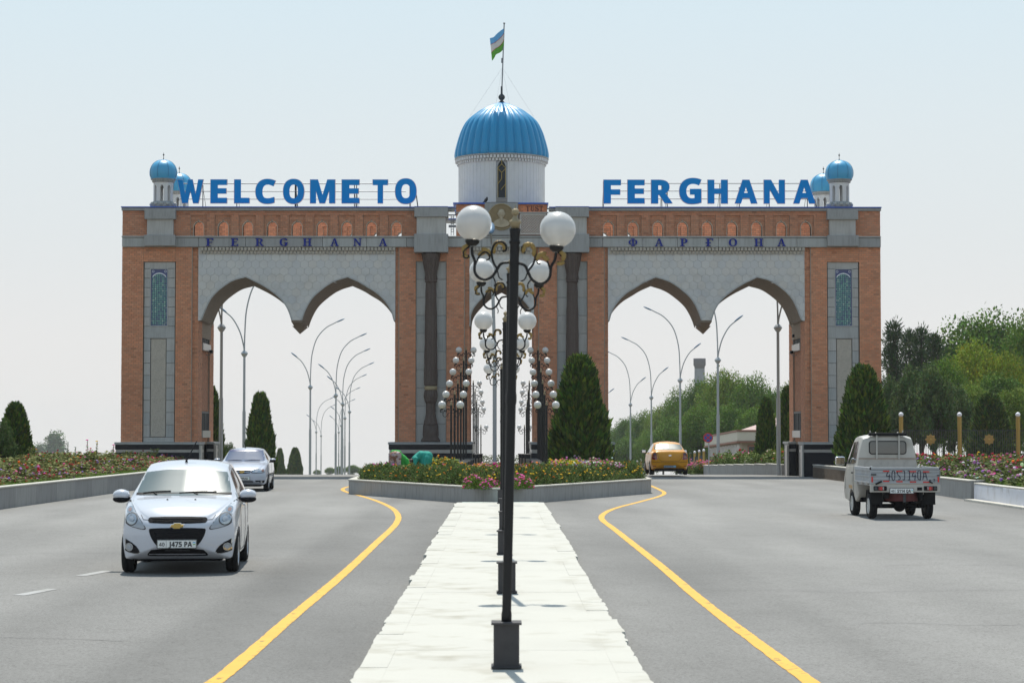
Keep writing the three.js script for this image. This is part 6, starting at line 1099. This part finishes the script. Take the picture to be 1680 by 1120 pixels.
{
  const th = (px, z, topPy, wpx, base, label, group, v = 0, name = 'thuja_tree') => { const p = at(px, topPy, z), H = p.y - base, s = FOCAL / z, r = wpx / 2 / s, sc = r / 1.12; const t = putTree(name, 'tree', label, group, G.thuja[v], G.thujaTrunk, p.x, base, -z, sc, px * .37, H / 4.3 / sc); return t; };
  th(951, 80.5, 586, 98, .38, 'large dense cone-shaped thuja in the planter right of the lamp rows', null, 0);
  th(1416, 87, 602, 88, .40, 'dark cone-shaped thuja in front of the right pier, behind the pickup', null, 1);
  th(25, 82, 662, 58, .40, 'thuja with sunlit tip at the left edge, behind the flower bed', null, 2);
  th(346, 104, 637, 44, -.1, 'thuja half hidden by the left pier inside the arch', null, 1);
  th(427, 118, 646, 50, -.45, 'thuja behind the white saloon seen through the left arch', null, 0);
  th(1257, 110, 655, 40, -.3, 'left one of the two thujas behind the right arch near the pier', null, 2);
  th(1294, 106, 636, 46, -.25, 'right one of the two thujas behind the right arch near the pier', null, 0);
  th(1625, 133, 648, 74, .3, 'dark broad thuja behind the golden fence with a star emblem before it', null, 1);
  th(459, 330, 736, 17, roadY(-330), 'small distant thuja right of the white saloon', null, 1); th(484, 320, 735, 24, roadY(-320), 'second small distant thuja, right of the first', null, 2);
  const br = (kind, px, z, topPy, wpx, label, group, v = 0, base = null, nm = 'broadleaf_tree', H0 = 10, R0 = 4.3) => { const p = at(px, topPy, z), b = base ?? roadY(-z), H = p.y - b, s = FOCAL / z, sc = wpx / 2 / s / R0, g = kind; return putTree(nm, 'tree', label, group, g[0], g[1], p.x, b, -z, sc, px * .61 + z, H / H0 / sc); };
  // left edge and far left
  br(G.grey, 2, 74, 690, 46, 'grey-green bushy tree at the left edge in front of the thuja', null, 0, .4, 'shrub', 6, 2.8);
  br(G.poplar, 90, 1150, 704, 38, 'pale hazy group of tall poplars far off left of the gate', null, 0, null, 'poplar_tree', 19, 4); br(G.poplar, 62, 1250, 724, 20, 'smaller hazy poplar clump far off, next to the left thuja', null, 0, null, 'poplar_tree', 19, 4);
  br(G.grey, 376, 116, 728, 30, 'small green shrub behind the left pier beside the thuja', null, 0, null, 'shrub', 6, 2.8); br(G.yellow, 367, 108, 742, 16, 'yellowish small bush beside the left pier thuja', null, 0, null, 'shrub', 10, 4.6);
  [[541, 700, 766, 18, 'tiny hazy round tree on the horizon left of the street light cluster'], [556, 640, 764, 20, 'tiny hazy round tree on the horizon behind the street light cluster'], [578, 620, 762, 26, 'widest tiny hazy tree on the horizon right of the street light cluster'], [592, 690, 767, 16, 'tiny hazy tree on the horizon between the widest one and the planter'], [607, 720, 769, 12, 'tiniest hazy tree on the horizon beside the planter corner'], [470, 800, 768, 16, 'tiny hazy tree on the horizon behind the small thujas'], [520, 820, 770, 14, 'tiny hazy tree on the horizon right of the lone street light']].forEach(([px, z, ty, w, label]) => br(G.broad[1], px, z, ty, w, label, 'far round trees through the left arch', 0, null, 'distant_tree'));
  // wood behind the right arch, descending along the road
  [[1004, 430, 702, 56, 0, 'lowest hazy tree at the far end of the wood, beside the centre pier'], [1030, 400, 682, 60, 1, 'second lowest tree at the far end of the wood'], [1058, 370, 676, 62, 0, 'round tree of the wood behind the distant street lights'], [1088, 345, 664, 66, 2, 'tree of the wood above the yellow taxi'], [1118, 310, 640, 74, 0, 'tree of the wood just left of the chimney'], [1156, 285, 616, 84, 1, 'tree of the wood directly under the chimney'], [1192, 268, 606, 92, 2, 'tallest tree of the wood, right of the chimney'], [1234, 255, 617, 84, 0, 'tree of the wood above the pavilion roof'], [1272, 240, 634, 64, 1, 'tree of the wood left of the right pier'], [1304, 232, 622, 64, 2, 'tree of the wood partly hidden by the right pier']].forEach(([px, z, ty, w, v, label]) => br(G.broad[v], px, z, ty, w, label, 'trees of the wood behind the right arch'));
  [[1030, 330, 716, 60, 1, 'low tree at the front of the wood left of the taxi'], [1072, 300, 706, 66, 0, 'low tree at the front of the wood behind the taxi roof'], [1110, 262, 682, 76, 1, 'low tree at the front of the wood right of the taxi'], [1150, 236, 664, 84, 0, 'low tree at the front of the wood behind the round sign'], [1196, 222, 662, 86, 1, 'low tree at the front of the wood left of the pavilion roof'], [1240, 214, 668, 80, 0, 'low tree at the front of the wood behind the pavilion']].forEach(([px, z, ty, w, v, label]) => br(G.broad[v], px, z, ty, w, label, 'front trees of the wood'));
  // park behind the golden fence
  [[1467, 158, 537, 84, 0, 'tallest dark pine next to the right pier'], [1493, 162, 552, 74, 1, 'second dark pine right of the pier'], [1513, 160, 547, 78, 0, 'third dark slender pine right of the pier'], [1532, 156, 558, 82, 1, 'fourth dark pine, beside the big round tree']].forEach(([px, z, ty, w, v, label]) => br(G.pine[v], px, z, ty, w, label, 'dark pines behind the golden fence', 0, null, 'pine_tree', 9, 2));
  br(G.broad[1], 1614, 200, 507, 190, 'biggest round dark green tree at the right edge'); br(G.broad[0], 1694, 192, 516, 120, 'dark green tree cut by the right edge of the picture');
  br(G.yellow, 1598, 172, 560, 116, 'yellow-green sunlit tree in front of the biggest round tree'); br(G.yellow, 1654, 170, 578, 76, 'smaller yellow-green tree near the right edge');
  [[1462, 142, 622, 52, 'grey-green bushy tree beside the right pier'], [1496, 140, 606, 70, 'grey-green bushy tree under the pines'], [1532, 138, 602, 76, 'grey-green bushy tree left of the yellow-green tree'], [1566, 141, 634, 70, 'grey-green bushy tree above a golden fence post']].forEach(([px, z, ty, w, label]) => br(G.grey, px, z, ty, w, label, 'bushy trees behind the golden fence', 0, .2, 'bushy_tree', 6, 2.7));
  br(G.broad[2], 1590, 146, 628, 84, 'light green leafy tree left of the fence thuja', null, 0, .2); br(G.broad[2], 1668, 143, 634, 84, 'light green leafy tree right of the fence thuja', null, 0, .2); br(G.broad[0], 1548, 152, 590, 90, 'green leafy tree between the pines and the yellow-green tree', null, 0, .1);
  br(G.broad[1], 1640, 158, 610, 110, 'dark leafy tree behind the fence thuja', null, 0, .1); br(G.broad[0], 1480, 170, 640, 90, 'dark undergrowth tree behind the pines', null, 0, .1);
  br(G.yellow, 1281, 104, 734, 22, 'bright yellow-green bush before the two thujas', null, 0, -.1, 'shrub', 10, 4.6);
  const hd = thing('hedge', 'low clipped hedge seen through the centre arch', 'hedge', [0, .1, -101.6]); { const L = new Leaves(66), r = L.r; for (let i = 0; i < 1500; i++) L.add(V((r() - .5) * 4.4, .3 + r() * .42, (r() - .5) * .6), L.dir(), L.dir(), .08, .03, mixc([.06, .11, .03], [.16, .2, .06], r())); part('foliage', L.geo(), M.leaf, hd, null, { keepUV: true }); part('stem', [-1.8, -.9, 0, .9, 1.8].map((x) => cyl(.02, .015, .5, x, 0, 0, 6)), M.bark, hd); }
}
// ---- flowers
const petalGeo = (() => { const L = []; const c = new THREE.SphereGeometry(1, 8, 5, 0, 6.2832, 0, 1.75); c.scale(1, .62, 1); L.push(c); return clean(c); })();
function withColor(g, col) { const n = g.attributes.position.count, a = new Float32Array(n * 3); for (let i = 0; i < n; i++) a.set(col, i * 3); g.setAttribute('color', new THREE.BufferAttribute(a, 3)); return g; }
function bushGeo(seed, R, H, n, size, c0, c1) { const L = new Leaves(seed), r = L.r; for (let i = 0; i < n; i++) { const d = L.dir(); d.y = Math.abs(d.y); const q = Math.pow(r(), .35), wob = .85 + .3 * r(), b = V(d.x * R * q * wob, .02 + d.y * H * .95 * q * wob, d.z * R * q * wob); L.add(b, d.clone().addScaledVector(L.dir(), .9).add(V(0, .4, 0)).normalize(), L.dir(), size * (.7 + .7 * r()), size * .26, mixc(c0, c1, r()).map((v) => v * (.75 + .5 * r()))); } return L.geo(); }
function bloomGeo(seed, R, H, n, size, cols, topOnly = .3) { const r = rng32(seed), out = []; for (let i = 0; i < n; i++) { const a = r() * 6.2832, up = topOnly + (1 - topOnly) * r(), q = Math.sqrt(Math.max(0, 1 - up * up)), g = petalGeo.clone(); const s = size * (.7 + .6 * r()); g.scale(s, s, s); g.rotateX((r() - .5) * 1.4); g.rotateZ((r() - .5) * 1.4); g.translate(Math.cos(a) * q * R * 1.02, up * H * 1.03, Math.sin(a) * q * R * 1.02); out.push(withColor(g, cols[r() * cols.length | 0].map((v) => v * (.8 + .4 * r())))); } return join(out); }
const CO = { orange: [.72, .22, .01], yellow: [.78, .50, .02], pink: [.80, .05, .36], rose: [.74, .20, .42], white: [.8, .78, .74], red: [.50, .01, .03], dred: [.24, .008, .025], violet: [.42, .18, .52], deep: [.62, .07, .02] };
const bushKinds = [[[CO.orange, CO.yellow], 9], [[CO.yellow, CO.orange, CO.yellow], 13], [[CO.orange], 4], [[CO.yellow], 5], [[CO.pink, CO.pink, CO.rose], 60], [[CO.white, CO.rose], 12]].map(([cols, n], i) => { const v = i === 4 ? [.08, .16, .03] : [.045, .085, .022], w = i === 4 ? [.22, .31, .05] : [.18, .235, .07]; return [bushGeo(70 + i, .32, .5, 820, .07, v, w), bloomGeo(80 + i, .32, .5, n, .034, cols, i === 4 ? .15 : .35)]; });
{
  const r = rng32(4242), nth = (n) => n + (n % 100 > 10 && n % 100 < 14 ? 'th' : ['th', 'st', 'nd', 'rd'][n % 10] || 'th'), looks = ['leafy bush with orange and yellow flowers', 'bush full of yellow flowers', 'leafy bush with few orange flowers', 'leafy bush with few yellow flowers', 'bush of bright pink flowers', 'bush of white and rose flowers'], names = ['leafy marigold bush with a few orange and yellow flowers on the planter rim', 'marigold bush full of yellow flowers in the planter', 'leafy bush with few orange flowers on the planter rim', 'leafy bush with few yellow flowers on the planter rim', 'bush of bright pink flowers at the pointed front of the planter', 'bush of white and rose flowers at the right of the planter'];
  const groups = ['orange and yellow marigold bushes on the planter rim', 'yellow flower bushes of the planter', 'sparse orange flower bushes of the planter rim', 'sparse yellow flower bushes of the planter rim', 'pink flower bushes at the planter front', 'white flower bushes of the planter'];
  const counts = {}; const put = (k, x, z, s, where, rev) => { const key = where; counts[key] = (counts[key] || 0) + 1; const t = thing('flower_bush', `${looks[k]}, ${nth(counts[key])} ${where}`, 'flower bush', [x, .40, z], r() * 6.28, groups[k]); t.scale.set(s * (.85 + .35 * r()), s * (.68 + .52 * r()), s * (.85 + .35 * r())); part('foliage', bushKinds[k][0], M.leaf, t, null, { keepUV: true }); part('blossom', bushKinds[k][1], M.petal, t, null, { keepUV: true }); };
  const edges = [[[-4.62, -65.2], [-.02, -54.9]], [[-.02, -54.9], [4.66, -66]]];
  edges.forEach(([[ax, az], [bx, bz]], e) => {
    const L = Math.hypot(bx - ax, bz - az), nx = -(bz - az) / L, nz = (bx - ax) / L, sg = (nz < 0 ? 1 : -1);
    for (let row = 0; row < 2; row++) for (let d = .3 + row * .2; d < L - .2; d += .43 + r() * .1) {
      const t = d / L, off = .42 + row * .52 + (r() - .5) * .12, x = ax + (bx - ax) * t + nx * off * sg, z = az + (bz - az) * t + nz * off * sg; const mid = e === 0 ? 1 - t : t;
      let k = r() < .55 ? (e === 0 ? 3 : 0) : (e === 0 ? 2 : 3); if (mid < .24 && e === 0 || mid < .05) k = 4; else if (e === 1 && mid < .3 && r() < .6) k = 1; else if (e === 1 && mid > .78 && r() < .4) k = row ? 5 : 1;
      put(k, x, z, (row ? 1.02 : .92) * (k === 4 ? .9 : 1), `from ${e ? 'the front point, right' : 'the left corner, left'} rim, ${row ? 'inner' : 'outer'} row`);
    }
  });
  for (const s of [-1, 1]) for (let z = -65.9; z > -72; z -= .5) put(s < 0 ? 3 : (r() < .4 ? 1 : 0), s * (4.18 + (r() - .5) * .1), z, s < 0 ? .8 : 1.05, `back along the ${s < 0 ? 'left' : 'right'} side of planter`);
}
// mixed low planting inside the planter and the side beds: nobody could count it
function flowerBed(name, label, seed, place, count, hRange, cols, foliage, headSize, headsPer) {
  const bed = new THREE.Group(); bed.name = numbered(name); scene.add(bed); tag(bed, label, 'flower bed', null, 'stuff');
  const r = rng32(seed), nf = fbm(seed + 3, 6, 3), nf2 = fbm(seed + 9, 7, 2), variants = [0, 1, 2].map((k) => { const L = new Leaves(seed + k), q = L.r; for (let i = 0; i < 70; i++) { const y = Math.pow(q(), .8), a = q() * 6.2832, rad = .16 * (1 - y * .5) * q(); L.add(V(Math.cos(a) * rad, y * .93, Math.sin(a) * rad), V(Math.cos(a) * .8, q() * 1.1 - .2, Math.sin(a) * .8).normalize(), L.dir(), .09 + .07 * q(), .026 + .02 * q(), mixc(foliage[0], foliage[1], q())); } return L.geo(); });
  const mats = [[], [], []], heads = [], hc = [], m = new THREE.Matrix4(), q = new THREE.Quaternion(), c = new THREE.Color();
  for (let i = 0; i < count; i++) { const [x, y, z, hs0 = 1, pal = null] = place(r), patch = nf(x / 7 + .1, z / 9), hue = nf2(x / 6, z / 7 + .4), hs = hs0 * (.62 + .76 * nf2(x / 3.1 + .2, z / 3.7)); const h = (hRange[0] + (hRange[1] - hRange[0]) * Math.pow(r(), 1.3)) * hs, w = .8 + .6 * r(); q.setFromAxisAngle(UPV, r() * 6.28); m.compose(V(x, y, z), q, V(w, h, w)); mats[i % 3].push(m.clone()); const P = pal || cols; for (let k = 0; k < headsPer; k++) { if (r() < .25 || patch < .40 || (patch < .52 && r() < .6)) continue; const s = headSize * (.5 + .9 * r()); q.setFromEuler(new THREE.Euler((r() - .5) * 1.6, r() * 6, (r() - .5) * 1.6)); m.compose(V(x + (r() - .5) * .26 * w, y + h * (.72 + .33 * r()), z + (r() - .5) * .26 * w), q, V(s, s, s)); heads.push(m.clone()); hc.push(P[Math.floor(((hue - .25) * 1.9 + .45 * (r() - .5)) * P.length + P.length * 8) % P.length].map((v) => v * (.7 + .5 * r()))); } }
  mats.forEach((M_, k) => { const im = new THREE.InstancedMesh(variants[k], M.leaf, M_.length); M_.forEach((a, i) => im.setMatrixAt(i, a)); im.name = 'foliage'; im.castShadow = im.receiveShadow = true; bed.add(im); });
  const hg = withColor(petalGeo.clone(), [1, 1, 1]), im = new THREE.InstancedMesh(hg, M.petal, heads.length); heads.forEach((a, i) => { im.setMatrixAt(i, a); im.setColorAt(i, c.setRGB(...hc[i])); }); im.name = 'blossom'; im.castShadow = im.receiveShadow = true; bed.add(im);
}
{
  const gr = [[.065, .12, .03], [.21, .27, .07]], ygr = [[.12, .2, .02], [.38, .46, .04]];
  flowerBed('flower_bed', 'mixed orange, yellow and pink planting inside the pointed planter', 5001, (r) => { let x, z; do { z = -56.5 - r() * 27; x = (r() - .5) * 8.4; } while (Math.abs(x) > Math.min(4.1, (-z - 57.4) * .42)); const pal = x < -1 && z > -62 ? [CO.yellow, CO.orange] : x > .8 && x < 2.2 ? [CO.deep, CO.orange, CO.rose] : x > 2 && z < -66 ? [CO.white, CO.rose, CO.violet] : null; return [x, .4, z, Math.abs(x) < 2.7 && z < -69 ? .6 : x > 1.5 ? 1.1 : .95, pal]; }, 2000, [.28, .5], [CO.yellow, CO.orange, CO.yellow, CO.rose, CO.pink, CO.deep], gr, .034, 6);
  flowerBed('flower_bed', 'bright yellow-green ground planting before the large thuja', 5005, (r) => [1.7 + r() * 2.3, .4, -69 - r() * 6], 420, [.3, .5], [CO.yellow, CO.yellow, [.5, .6, .03], CO.rose], ygr, .032, 5);
  flowerBed('flower_bed', 'yellow flowers round the left lamp row of the planter', 5009, (r) => [-2.9 + r() * 1.3, .4, -72 - r() * 4], 240, [.4, .62], [CO.yellow, CO.yellow, [.8, .42, .01]], gr, .036, 5);
  flowerBed('flower_bed', 'long bed of dark red, pink and white flowers behind the left wall', 5011, (r) => { const z = -41 - r() * 49, x = -12.95 - Math.pow(r(), 1.4) * 9; return [x, .42, z, x > -13.4 ? .5 : x > -14.5 ? .8 : 1.05 + (r() < .04 ? .5 : 0), x > -14.4 ? [CO.rose, CO.dred, CO.dred, CO.violet, CO.red, CO.red] : [CO.dred, CO.red, CO.red, [.3, .03, .05], CO.rose, CO.orange]]; }, 5600, [.28, .62], [CO.red], [[.075, .11, .035], [.27, .27, .09]], .036, 2.4);
  flowerBed('flower_bed', 'bed of crimson, pink and yellow flowers behind the right wall', 5013, (r) => { const z = -46 - r() * 34, x = 13.75 + Math.pow(r(), 1.3) * 8; return [x, .42, z, x < 14.2 ? .6 : 1.05, x < 14.6 ? [CO.rose, CO.violet, CO.white, CO.pink] : r() < .12 ? [CO.yellow, CO.orange] : [CO.red, [.5, .02, .10], CO.red, CO.rose]]; }, 4600, [.32, .66], [CO.red], [[.07, .11, .035], [.24, .27, .09]], .04, 3);
  flowerBed('flower_bed', 'red rose bed along the low wall behind the right pier', 5015, (r) => { const t = r(); return [13.8 - 1.6 * t + r() * 2.6, roadY(-101 - 20 * t) + .35, -101 - 20 * t]; }, 700, [.4, .9], [CO.red, CO.red, CO.rose, CO.white], gr, .05, 3);
  flowerBed('flower_bed', 'pink flowers at the roadside right of the taxi', 5017, (r) => [11.9 + r() * 2.2 - .6, roadY(-122) - .05, -121.5 - r() * 6], 260, [.45, .8], [CO.pink, CO.rose, CO.rose, CO.orange], gr, .055, 4);
  flowerBed('flower_bed', 'small flowers at the foot of the left pier behind the gate', 5019, (r) => [-13.2 - r() * 3, roadY(-104), -100 - r() * 8], 220, [.4, .8], [CO.red, CO.yellow], gr, .04, 2);
  // grass edge along the left coping
  const L = new Leaves(88), q = L.r; for (let i = 0; i < 14; i++) { const a = q() * 6.28; L.add(V(Math.cos(a) * .05 * q(), 0, Math.sin(a) * .05 * q()), V(Math.cos(a) * .5, 1, Math.sin(a) * .5).normalize(), L.dir(), .12 + .1 * q(), .007, mixc([.10, .20, .03], [.26, .40, .06], q())); }
  for (const [lab, f] of [['bright green grass edge behind the coping of the left wall', (r) => V(-12.62 - r() * .75 - .1, .42, -46 - r() * 44)], ['bright green grass edge behind the coping of the right wall', (r) => V(13.68 + r() * .7, .42, -47 - r() * 34)]]) { const n = 2600, im = new THREE.InstancedMesh(L.geo(), M.leaf, n), r = rng32(n + lab.length), m = new THREE.Matrix4(); for (let i = 0; i < n; i++) { m.makeRotationY(r() * 6.28); m.scale(V(1, .7 + .6 * r(), 1)); m.setPosition(f(r)); im.setMatrixAt(i, m); } im.name = numbered('grass'); tag(im, lab, 'grass', null, 'stuff'); scene.add(im); }
}
// tall single stalks standing above the left bed
[[110.6, 725, 76, CO.white, 'pale budded stalk left of the tall stalks in the left flower bed'], [122.8, 733, 77, CO.white, 'short pale stalk second from left above the left flower bed'], [142.5, 722, 75, CO.pink, 'tallest stalk with a pink flower at its tip above the left flower bed'], [158.4, 724, 78, CO.yellow, 'bushy yellow-green stalk above the left flower bed'], [185.6, 730, 80, CO.pink, 'stalk with a mauve flower beside the left pier plinth'], [1606, 742, 74, CO.yellow, 'single yellow flower stalk above the right flower bed']].forEach(([px, py, z, col, label], i) => {
  const p = at(px, py, z), H = p.y - .42, t = thing('flower_stalk', label, 'flower', [p.x, .42, -z]), L = new Leaves(600 + i), r = L.r;
  part('stem', tube([V(.04, 0, 0), V(0, H * .5, .02), V(.01, H, 0)], .012, 10, 5), std([.09, .13, .04], .8), t);
  for (let k = 0; k < 70; k++) { const y = r() * .94, a = r() * 6.28; L.add(V(0, y * H, 0), V(Math.cos(a), .4, Math.sin(a)).normalize(), UPV, .16 * (1.1 - y * .8), .04 * (1.1 - y * .6), mixc([.05, .09, .02], [.16, .19, .04], r())); }
  part('foliage', L.geo(), M.leaf, t, null, { keepUV: true }); const fl = []; for (let k = 0; k < 5; k++) { const g = petalGeo.clone(); const s = k ? .03 : .05; g.scale(s, s, s); g.translate((r() - .5) * .1 * (k ? 1 : 0), H * (k ? .6 + .38 * r() : 1.0), (r() - .5) * .1); fl.push(withColor(g, col)); } part('blossom', fl, M.petal, t, null, { keepUV: true });
});
// ------------------------------------------------------------------ two gardeners bending in the planter
// a smooth skin over tapered bones, meshed on a grid
function skin(bones, cell, k = .03, fold = 0) {
  const lo = V(1e9, 1e9, 1e9), hi = V(-1e9, -1e9, -1e9); for (const [a, b, ra, rb] of bones) for (const [p, r] of [[a, ra], [b, rb]]) { lo.min(V(p[0] - r, p[1] - r, p[2] - r)); hi.max(V(p[0] + r, p[1] + r, p[2] + r)); }
  const c = lo.clone().add(hi).multiplyScalar(.5), size = Math.max(hi.x - lo.x, hi.y - lo.y, hi.z - lo.z) + cell * 6, R = Math.ceil(size / cell), mc = new MarchingCubes(R, M.black, false, false, 120000), half = R / 2;
  const B = bones.map(([a, b, ra, rb]) => { const A = V(...a), D = V(...b).sub(A); return [A, D, Math.max(1e-9, D.lengthSq()), ra, rb]; }), p = V(0, 0, 0), q = V(0, 0, 0);
  for (let z = 0; z < R; z++) for (let y = 0; y < R; y++) for (let x = 0; x < R; x++) {
    p.set((x - half) * cell + c.x, (y - half) * cell + c.y, (z - half) * cell + c.z); let d = 1e9;
    for (const [A, D, l2, ra, rb] of B) { q.subVectors(p, A); const t = Math.min(1, Math.max(0, q.dot(D) / l2)); const e = q.addScaledVector(D, -t).length() - (ra + (rb - ra) * t); const h = Math.max(0, Math.min(1, .5 + .5 * (e - d) / k)); d = d > 1e8 ? e : e * (1 - h) + d * h - k * h * (1 - h); }
    mc.field[x + y * R + z * R * R] = -d;
  }
  mc.isolation = 0; mc.update();
  const n = mc.count, P = mc.positionArray.slice(0, n * 3); for (let i = 0; i < n; i++) { P[3 * i] = P[3 * i] * half * cell + c.x; P[3 * i + 1] = P[3 * i + 1] * half * cell + c.y; P[3 * i + 2] = P[3 * i + 2] * half * cell + c.z; }
  let g = new THREE.BufferGeometry(); g.setAttribute('position', new THREE.Float32BufferAttribute(P, 3)); g = mergeVertices(g, cell * .02); if (fold) { const f = fbm(17, 4, 3), q = g.attributes.position; g.computeVertexNormals(); const m = g.attributes.normal; for (let i = 0; i < q.count; i++) { const u = q.getX(i) * 1.6 + q.getZ(i) * 1.1, v = q.getY(i) * .55 + q.getX(i) * .3, e = fold * (f(u, v) - .5) * 2; q.setXYZ(i, q.getX(i) + m.getX(i) * e, q.getY(i) + m.getY(i) * e, q.getZ(i) + m.getZ(i) * e); } } g.computeVertexNormals(); return g;
}
function handBones(w, dir, side, curl = .5) {              // palm, four unequal fingers and a thumb
  const D = V(...dir).normalize(), S = V(...side).normalize(), N = V(0, 0, 0).crossVectors(D, S).normalize(), P = (a, b, c) => V(...w).addScaledVector(D, a).addScaledVector(S, b).addScaledVector(N, c).toArray(), o = [[P(0, 0, 0), P(.075, 0, 0), .03, .032]];
  [[-.03, .068], [-.01, .078], [.011, .073], [.03, .058]].forEach(([b, l]) => { o.push([P(.03, b, 0), P(.085, b, 0), .012, .0105]); o.push([P(.085, b * 1.1, 0), P(.085 + l * .5, b * 1.15, curl * l * .35), .0095, .009]); o.push([P(.085 + l * .5, b * 1.15, curl * l * .35), P(.085 + l * .8, b * 1.15, curl * l * .95), .009, .0075]); });
  o.push([P(.015, -.025, .005), P(.05, -.055, .018), .013, .011], [P(.05, -.055, .018), P(.085, -.06, .028), .011, .0085]); return o;
}
function paintMottle(g, cols, seed, f = 9) { const n = [fbm(seed, 7, 3), fbm(seed + 5, 11, 3)], p = g.attributes.position, a = new Float32Array(p.count * 3); for (let i = 0; i < p.count; i++) { const u = (p.getX(i) + p.getZ(i) * .6) * f / 9 + .5, v = p.getY(i) * f / 9, q = n[0](u, v), w = n[1](u + .3, v); a.set(q > .56 ? cols[1] : w > .58 ? cols[2] : cols[0], i * 3); } g.setAttribute('color', new THREE.BufferAttribute(a, 3)); return g; }
const skinM = std([.30, .16, .10], .65);
{
  const p = at(649, 765, 69), t = thing('person', 'person in green top and patterned trousers bending far down in the planter', 'person', [p.x, .40, -69]);
  // seen from behind: hips highest, torso falling away to the right, arms reaching down beside it
  t.scale.set(.92, .88, .92);
  const hip = [[-.10, .86, .02], [.06, .86, -.02]], sh = [.30, .66, -.26], neck = [.35, .58, -.30], head = [.39, .49, -.33];
  const shL = [.22, .66, -.32], shR = [.37, .68, -.18], elL = [.26, .42, -.34], elR = [.42, .45, -.12], handL = [.28, .2, -.3], handR = [.43, .19, -.06];
  part('body', join([skin([[[-.15, .08, 0], [-.14, .46, .03], .045, .058], [[-.14, .46, .03], hip[0], .065, .085], [[.10, .08, .0], [.10, .46, .03], .045, .058], [[.10, .46, .03], hip[1], .065, .085], [[-.15, .05, .04], [-.14, .035, -.15], .045, .035], [[.10, .05, .04], [.12, .035, -.15], .045, .035], [[-.02, .9, 0], [.14, .8, -.13], .13, .12], [[.14, .8, -.13], sh, .12, .11], [sh, neck, .07, .055], [shL, elL, .05, .042], [elL, handL, .042, .03], [shR, elR, .052, .043], [elR, handR, .043, .03], [shL, shR, .07, .07]], .013), skin([[neck, head, .055, .055], [head, [.42, .42, -.35], .095, .075], [[.45, .43, -.42], [.46, .42, -.44], .022, .016], [[.31, .47, -.36], [.30, .46, -.36], .022, .016], [[.46, .48, -.28], [.47, .47, -.28], .022, .016]], .008, .02), skin(handBones(handL, [.05, -1, .12], [1, 0, .2]), .0045, .008), skin(handBones(handR, [.0, -1, .1], [1, 0, .1]), .0045, .008)]), skinM, t);
  part('trousers', paintMottle(skin([[[-.15, .13, 0], [-.14, .46, .03], .075, .09], [[-.14, .46, .03], hip[0], .09, .13], [[.10, .13, 0], [.10, .46, .03], .075, .09], [[.10, .46, .03], hip[1], .09, .13], [[-.08, .87, 0], [.05, .88, -.02], .14, .14]], .012, .03, .018), [[.46, .37, .34], [.22, .11, .08], [.32, .24, .32]], 31, 16), std([1, 1, 1], .9, 0, { vertexColors: true }), t);
  part('top', skin([[[-.10, .985, -.07], [.10, .96, -.12], .085, .10], [[.03, .90, -.10], [.26, .72, -.22], .15, .14], [[.22, .76, -.16], [.30, .62, -.22], .12, .11], [shR, [.405, .55, -.145], .085, .078], [shL, [.25, .52, -.335], .085, .08], [[.27, .62, -.22], [.29, .44, -.22], .10, .09], [[.20, .72, -.14], [.24, .5, -.16], .08, .06]], .012, .03, .016), std([.03, .33, .05], .9), t);
  part('headscarf', skin([[head, [.41, .46, -.34], .106, .09], [neck, head, .075, .09]], .01), std([.05, .34, .08], .85), t);
}
{
  const p = at(694, 765, 72), t = thing('person', 'person in long teal robe stooping over the planter with head down to the left', 'person', [p.x, .40, -72]);
  t.scale.set(.94, .92, .94);
  const sh = [-.30, .62, .06], neck = [-.37, .58, .08], head = [-.44, .54, .1];
  part('body', join([skin([[[.1, .08, -.1], [.1, .42, -.06], .045, .058], [[.1, .42, -.06], [.12, .74, -.06], .065, .09], [[.02, .08, .12], [.06, .42, .08], .045, .058], [[.06, .42, .08], [.12, .74, .05], .065, .09], [[.12, .05, -.1], [-.06, .035, -.1], .045, .035], [[.04, .05, .12], [-.14, .035, .12], .045, .035], [[.12, .76, 0], [-.1, .74, .02], .13, .12], [[-.1, .74, .02], sh, .12, .11], [sh, neck, .07, .055], [[-.27, .62, .2], [-.3, .40, .22], .05, .04], [[-.3, .40, .22], [-.33, .18, .2], .04, .028], [[-.29, .62, -.08], [-.33, .4, -.1], .05, .04], [[-.33, .4, -.1], [-.4, .18, -.08], .04, .028]], .013), skin([[neck, head, .055, .055], [head, [-.49, .47, .12], .095, .078], [[-.545, .47, .13], [-.57, .46, .135], .022, .016], [[-.45, .54, .2], [-.455, .53, .205], .022, .016]], .008, .02), skin(handBones([-.33, .18, .2], [0, -1, 0], [0, 0, 1]), .0045, .008), skin(handBones([-.4, .18, -.08], [0, -1, 0], [0, 0, 1]), .0045, .008)]), skinM, t);
  part('robe', skin([[[.16, .76, 0], [-.08, .80, .02], .185, .16], [[-.08, .79, .02], [-.28, .66, .06], .16, .14], [[.16, .70, -.04], [.13, .36, -.06], .18, .16], [[.14, .66, .08], [.06, .34, .1], .17, .15], [[-.02, .70, .03], [-.02, .36, .05], .13, .12], [[-.26, .66, .2], [-.29, .46, .22], .09, .075], [[-.27, .66, -.08], [-.32, .46, -.1], .09, .075]], .012, .03, .022), std([.015, .29, .23], .85), t);
  part('hair', skin([[[-.42, .57, .1], [-.46, .53, .11], .105, .098]], .01), std([.03, .018, .014], .7), t);
  part('headscarf', skin([[[-.5, .50, .12], [-.52, .34, .14], .06, .045], [[-.5, .5, .06], [-.5, .42, .05], .05, .04]], .01), std([.55, .54, .52], .85), t);
  part('leggings', skin([[[.1, .1, -.1], [.1, .42, -.06], .06, .08], [[.02, .1, .12], [.06, .42, .08], .06, .08]], .012), std([.02, .025, .05], .85), t);
}
renderer.render(scene, camera);
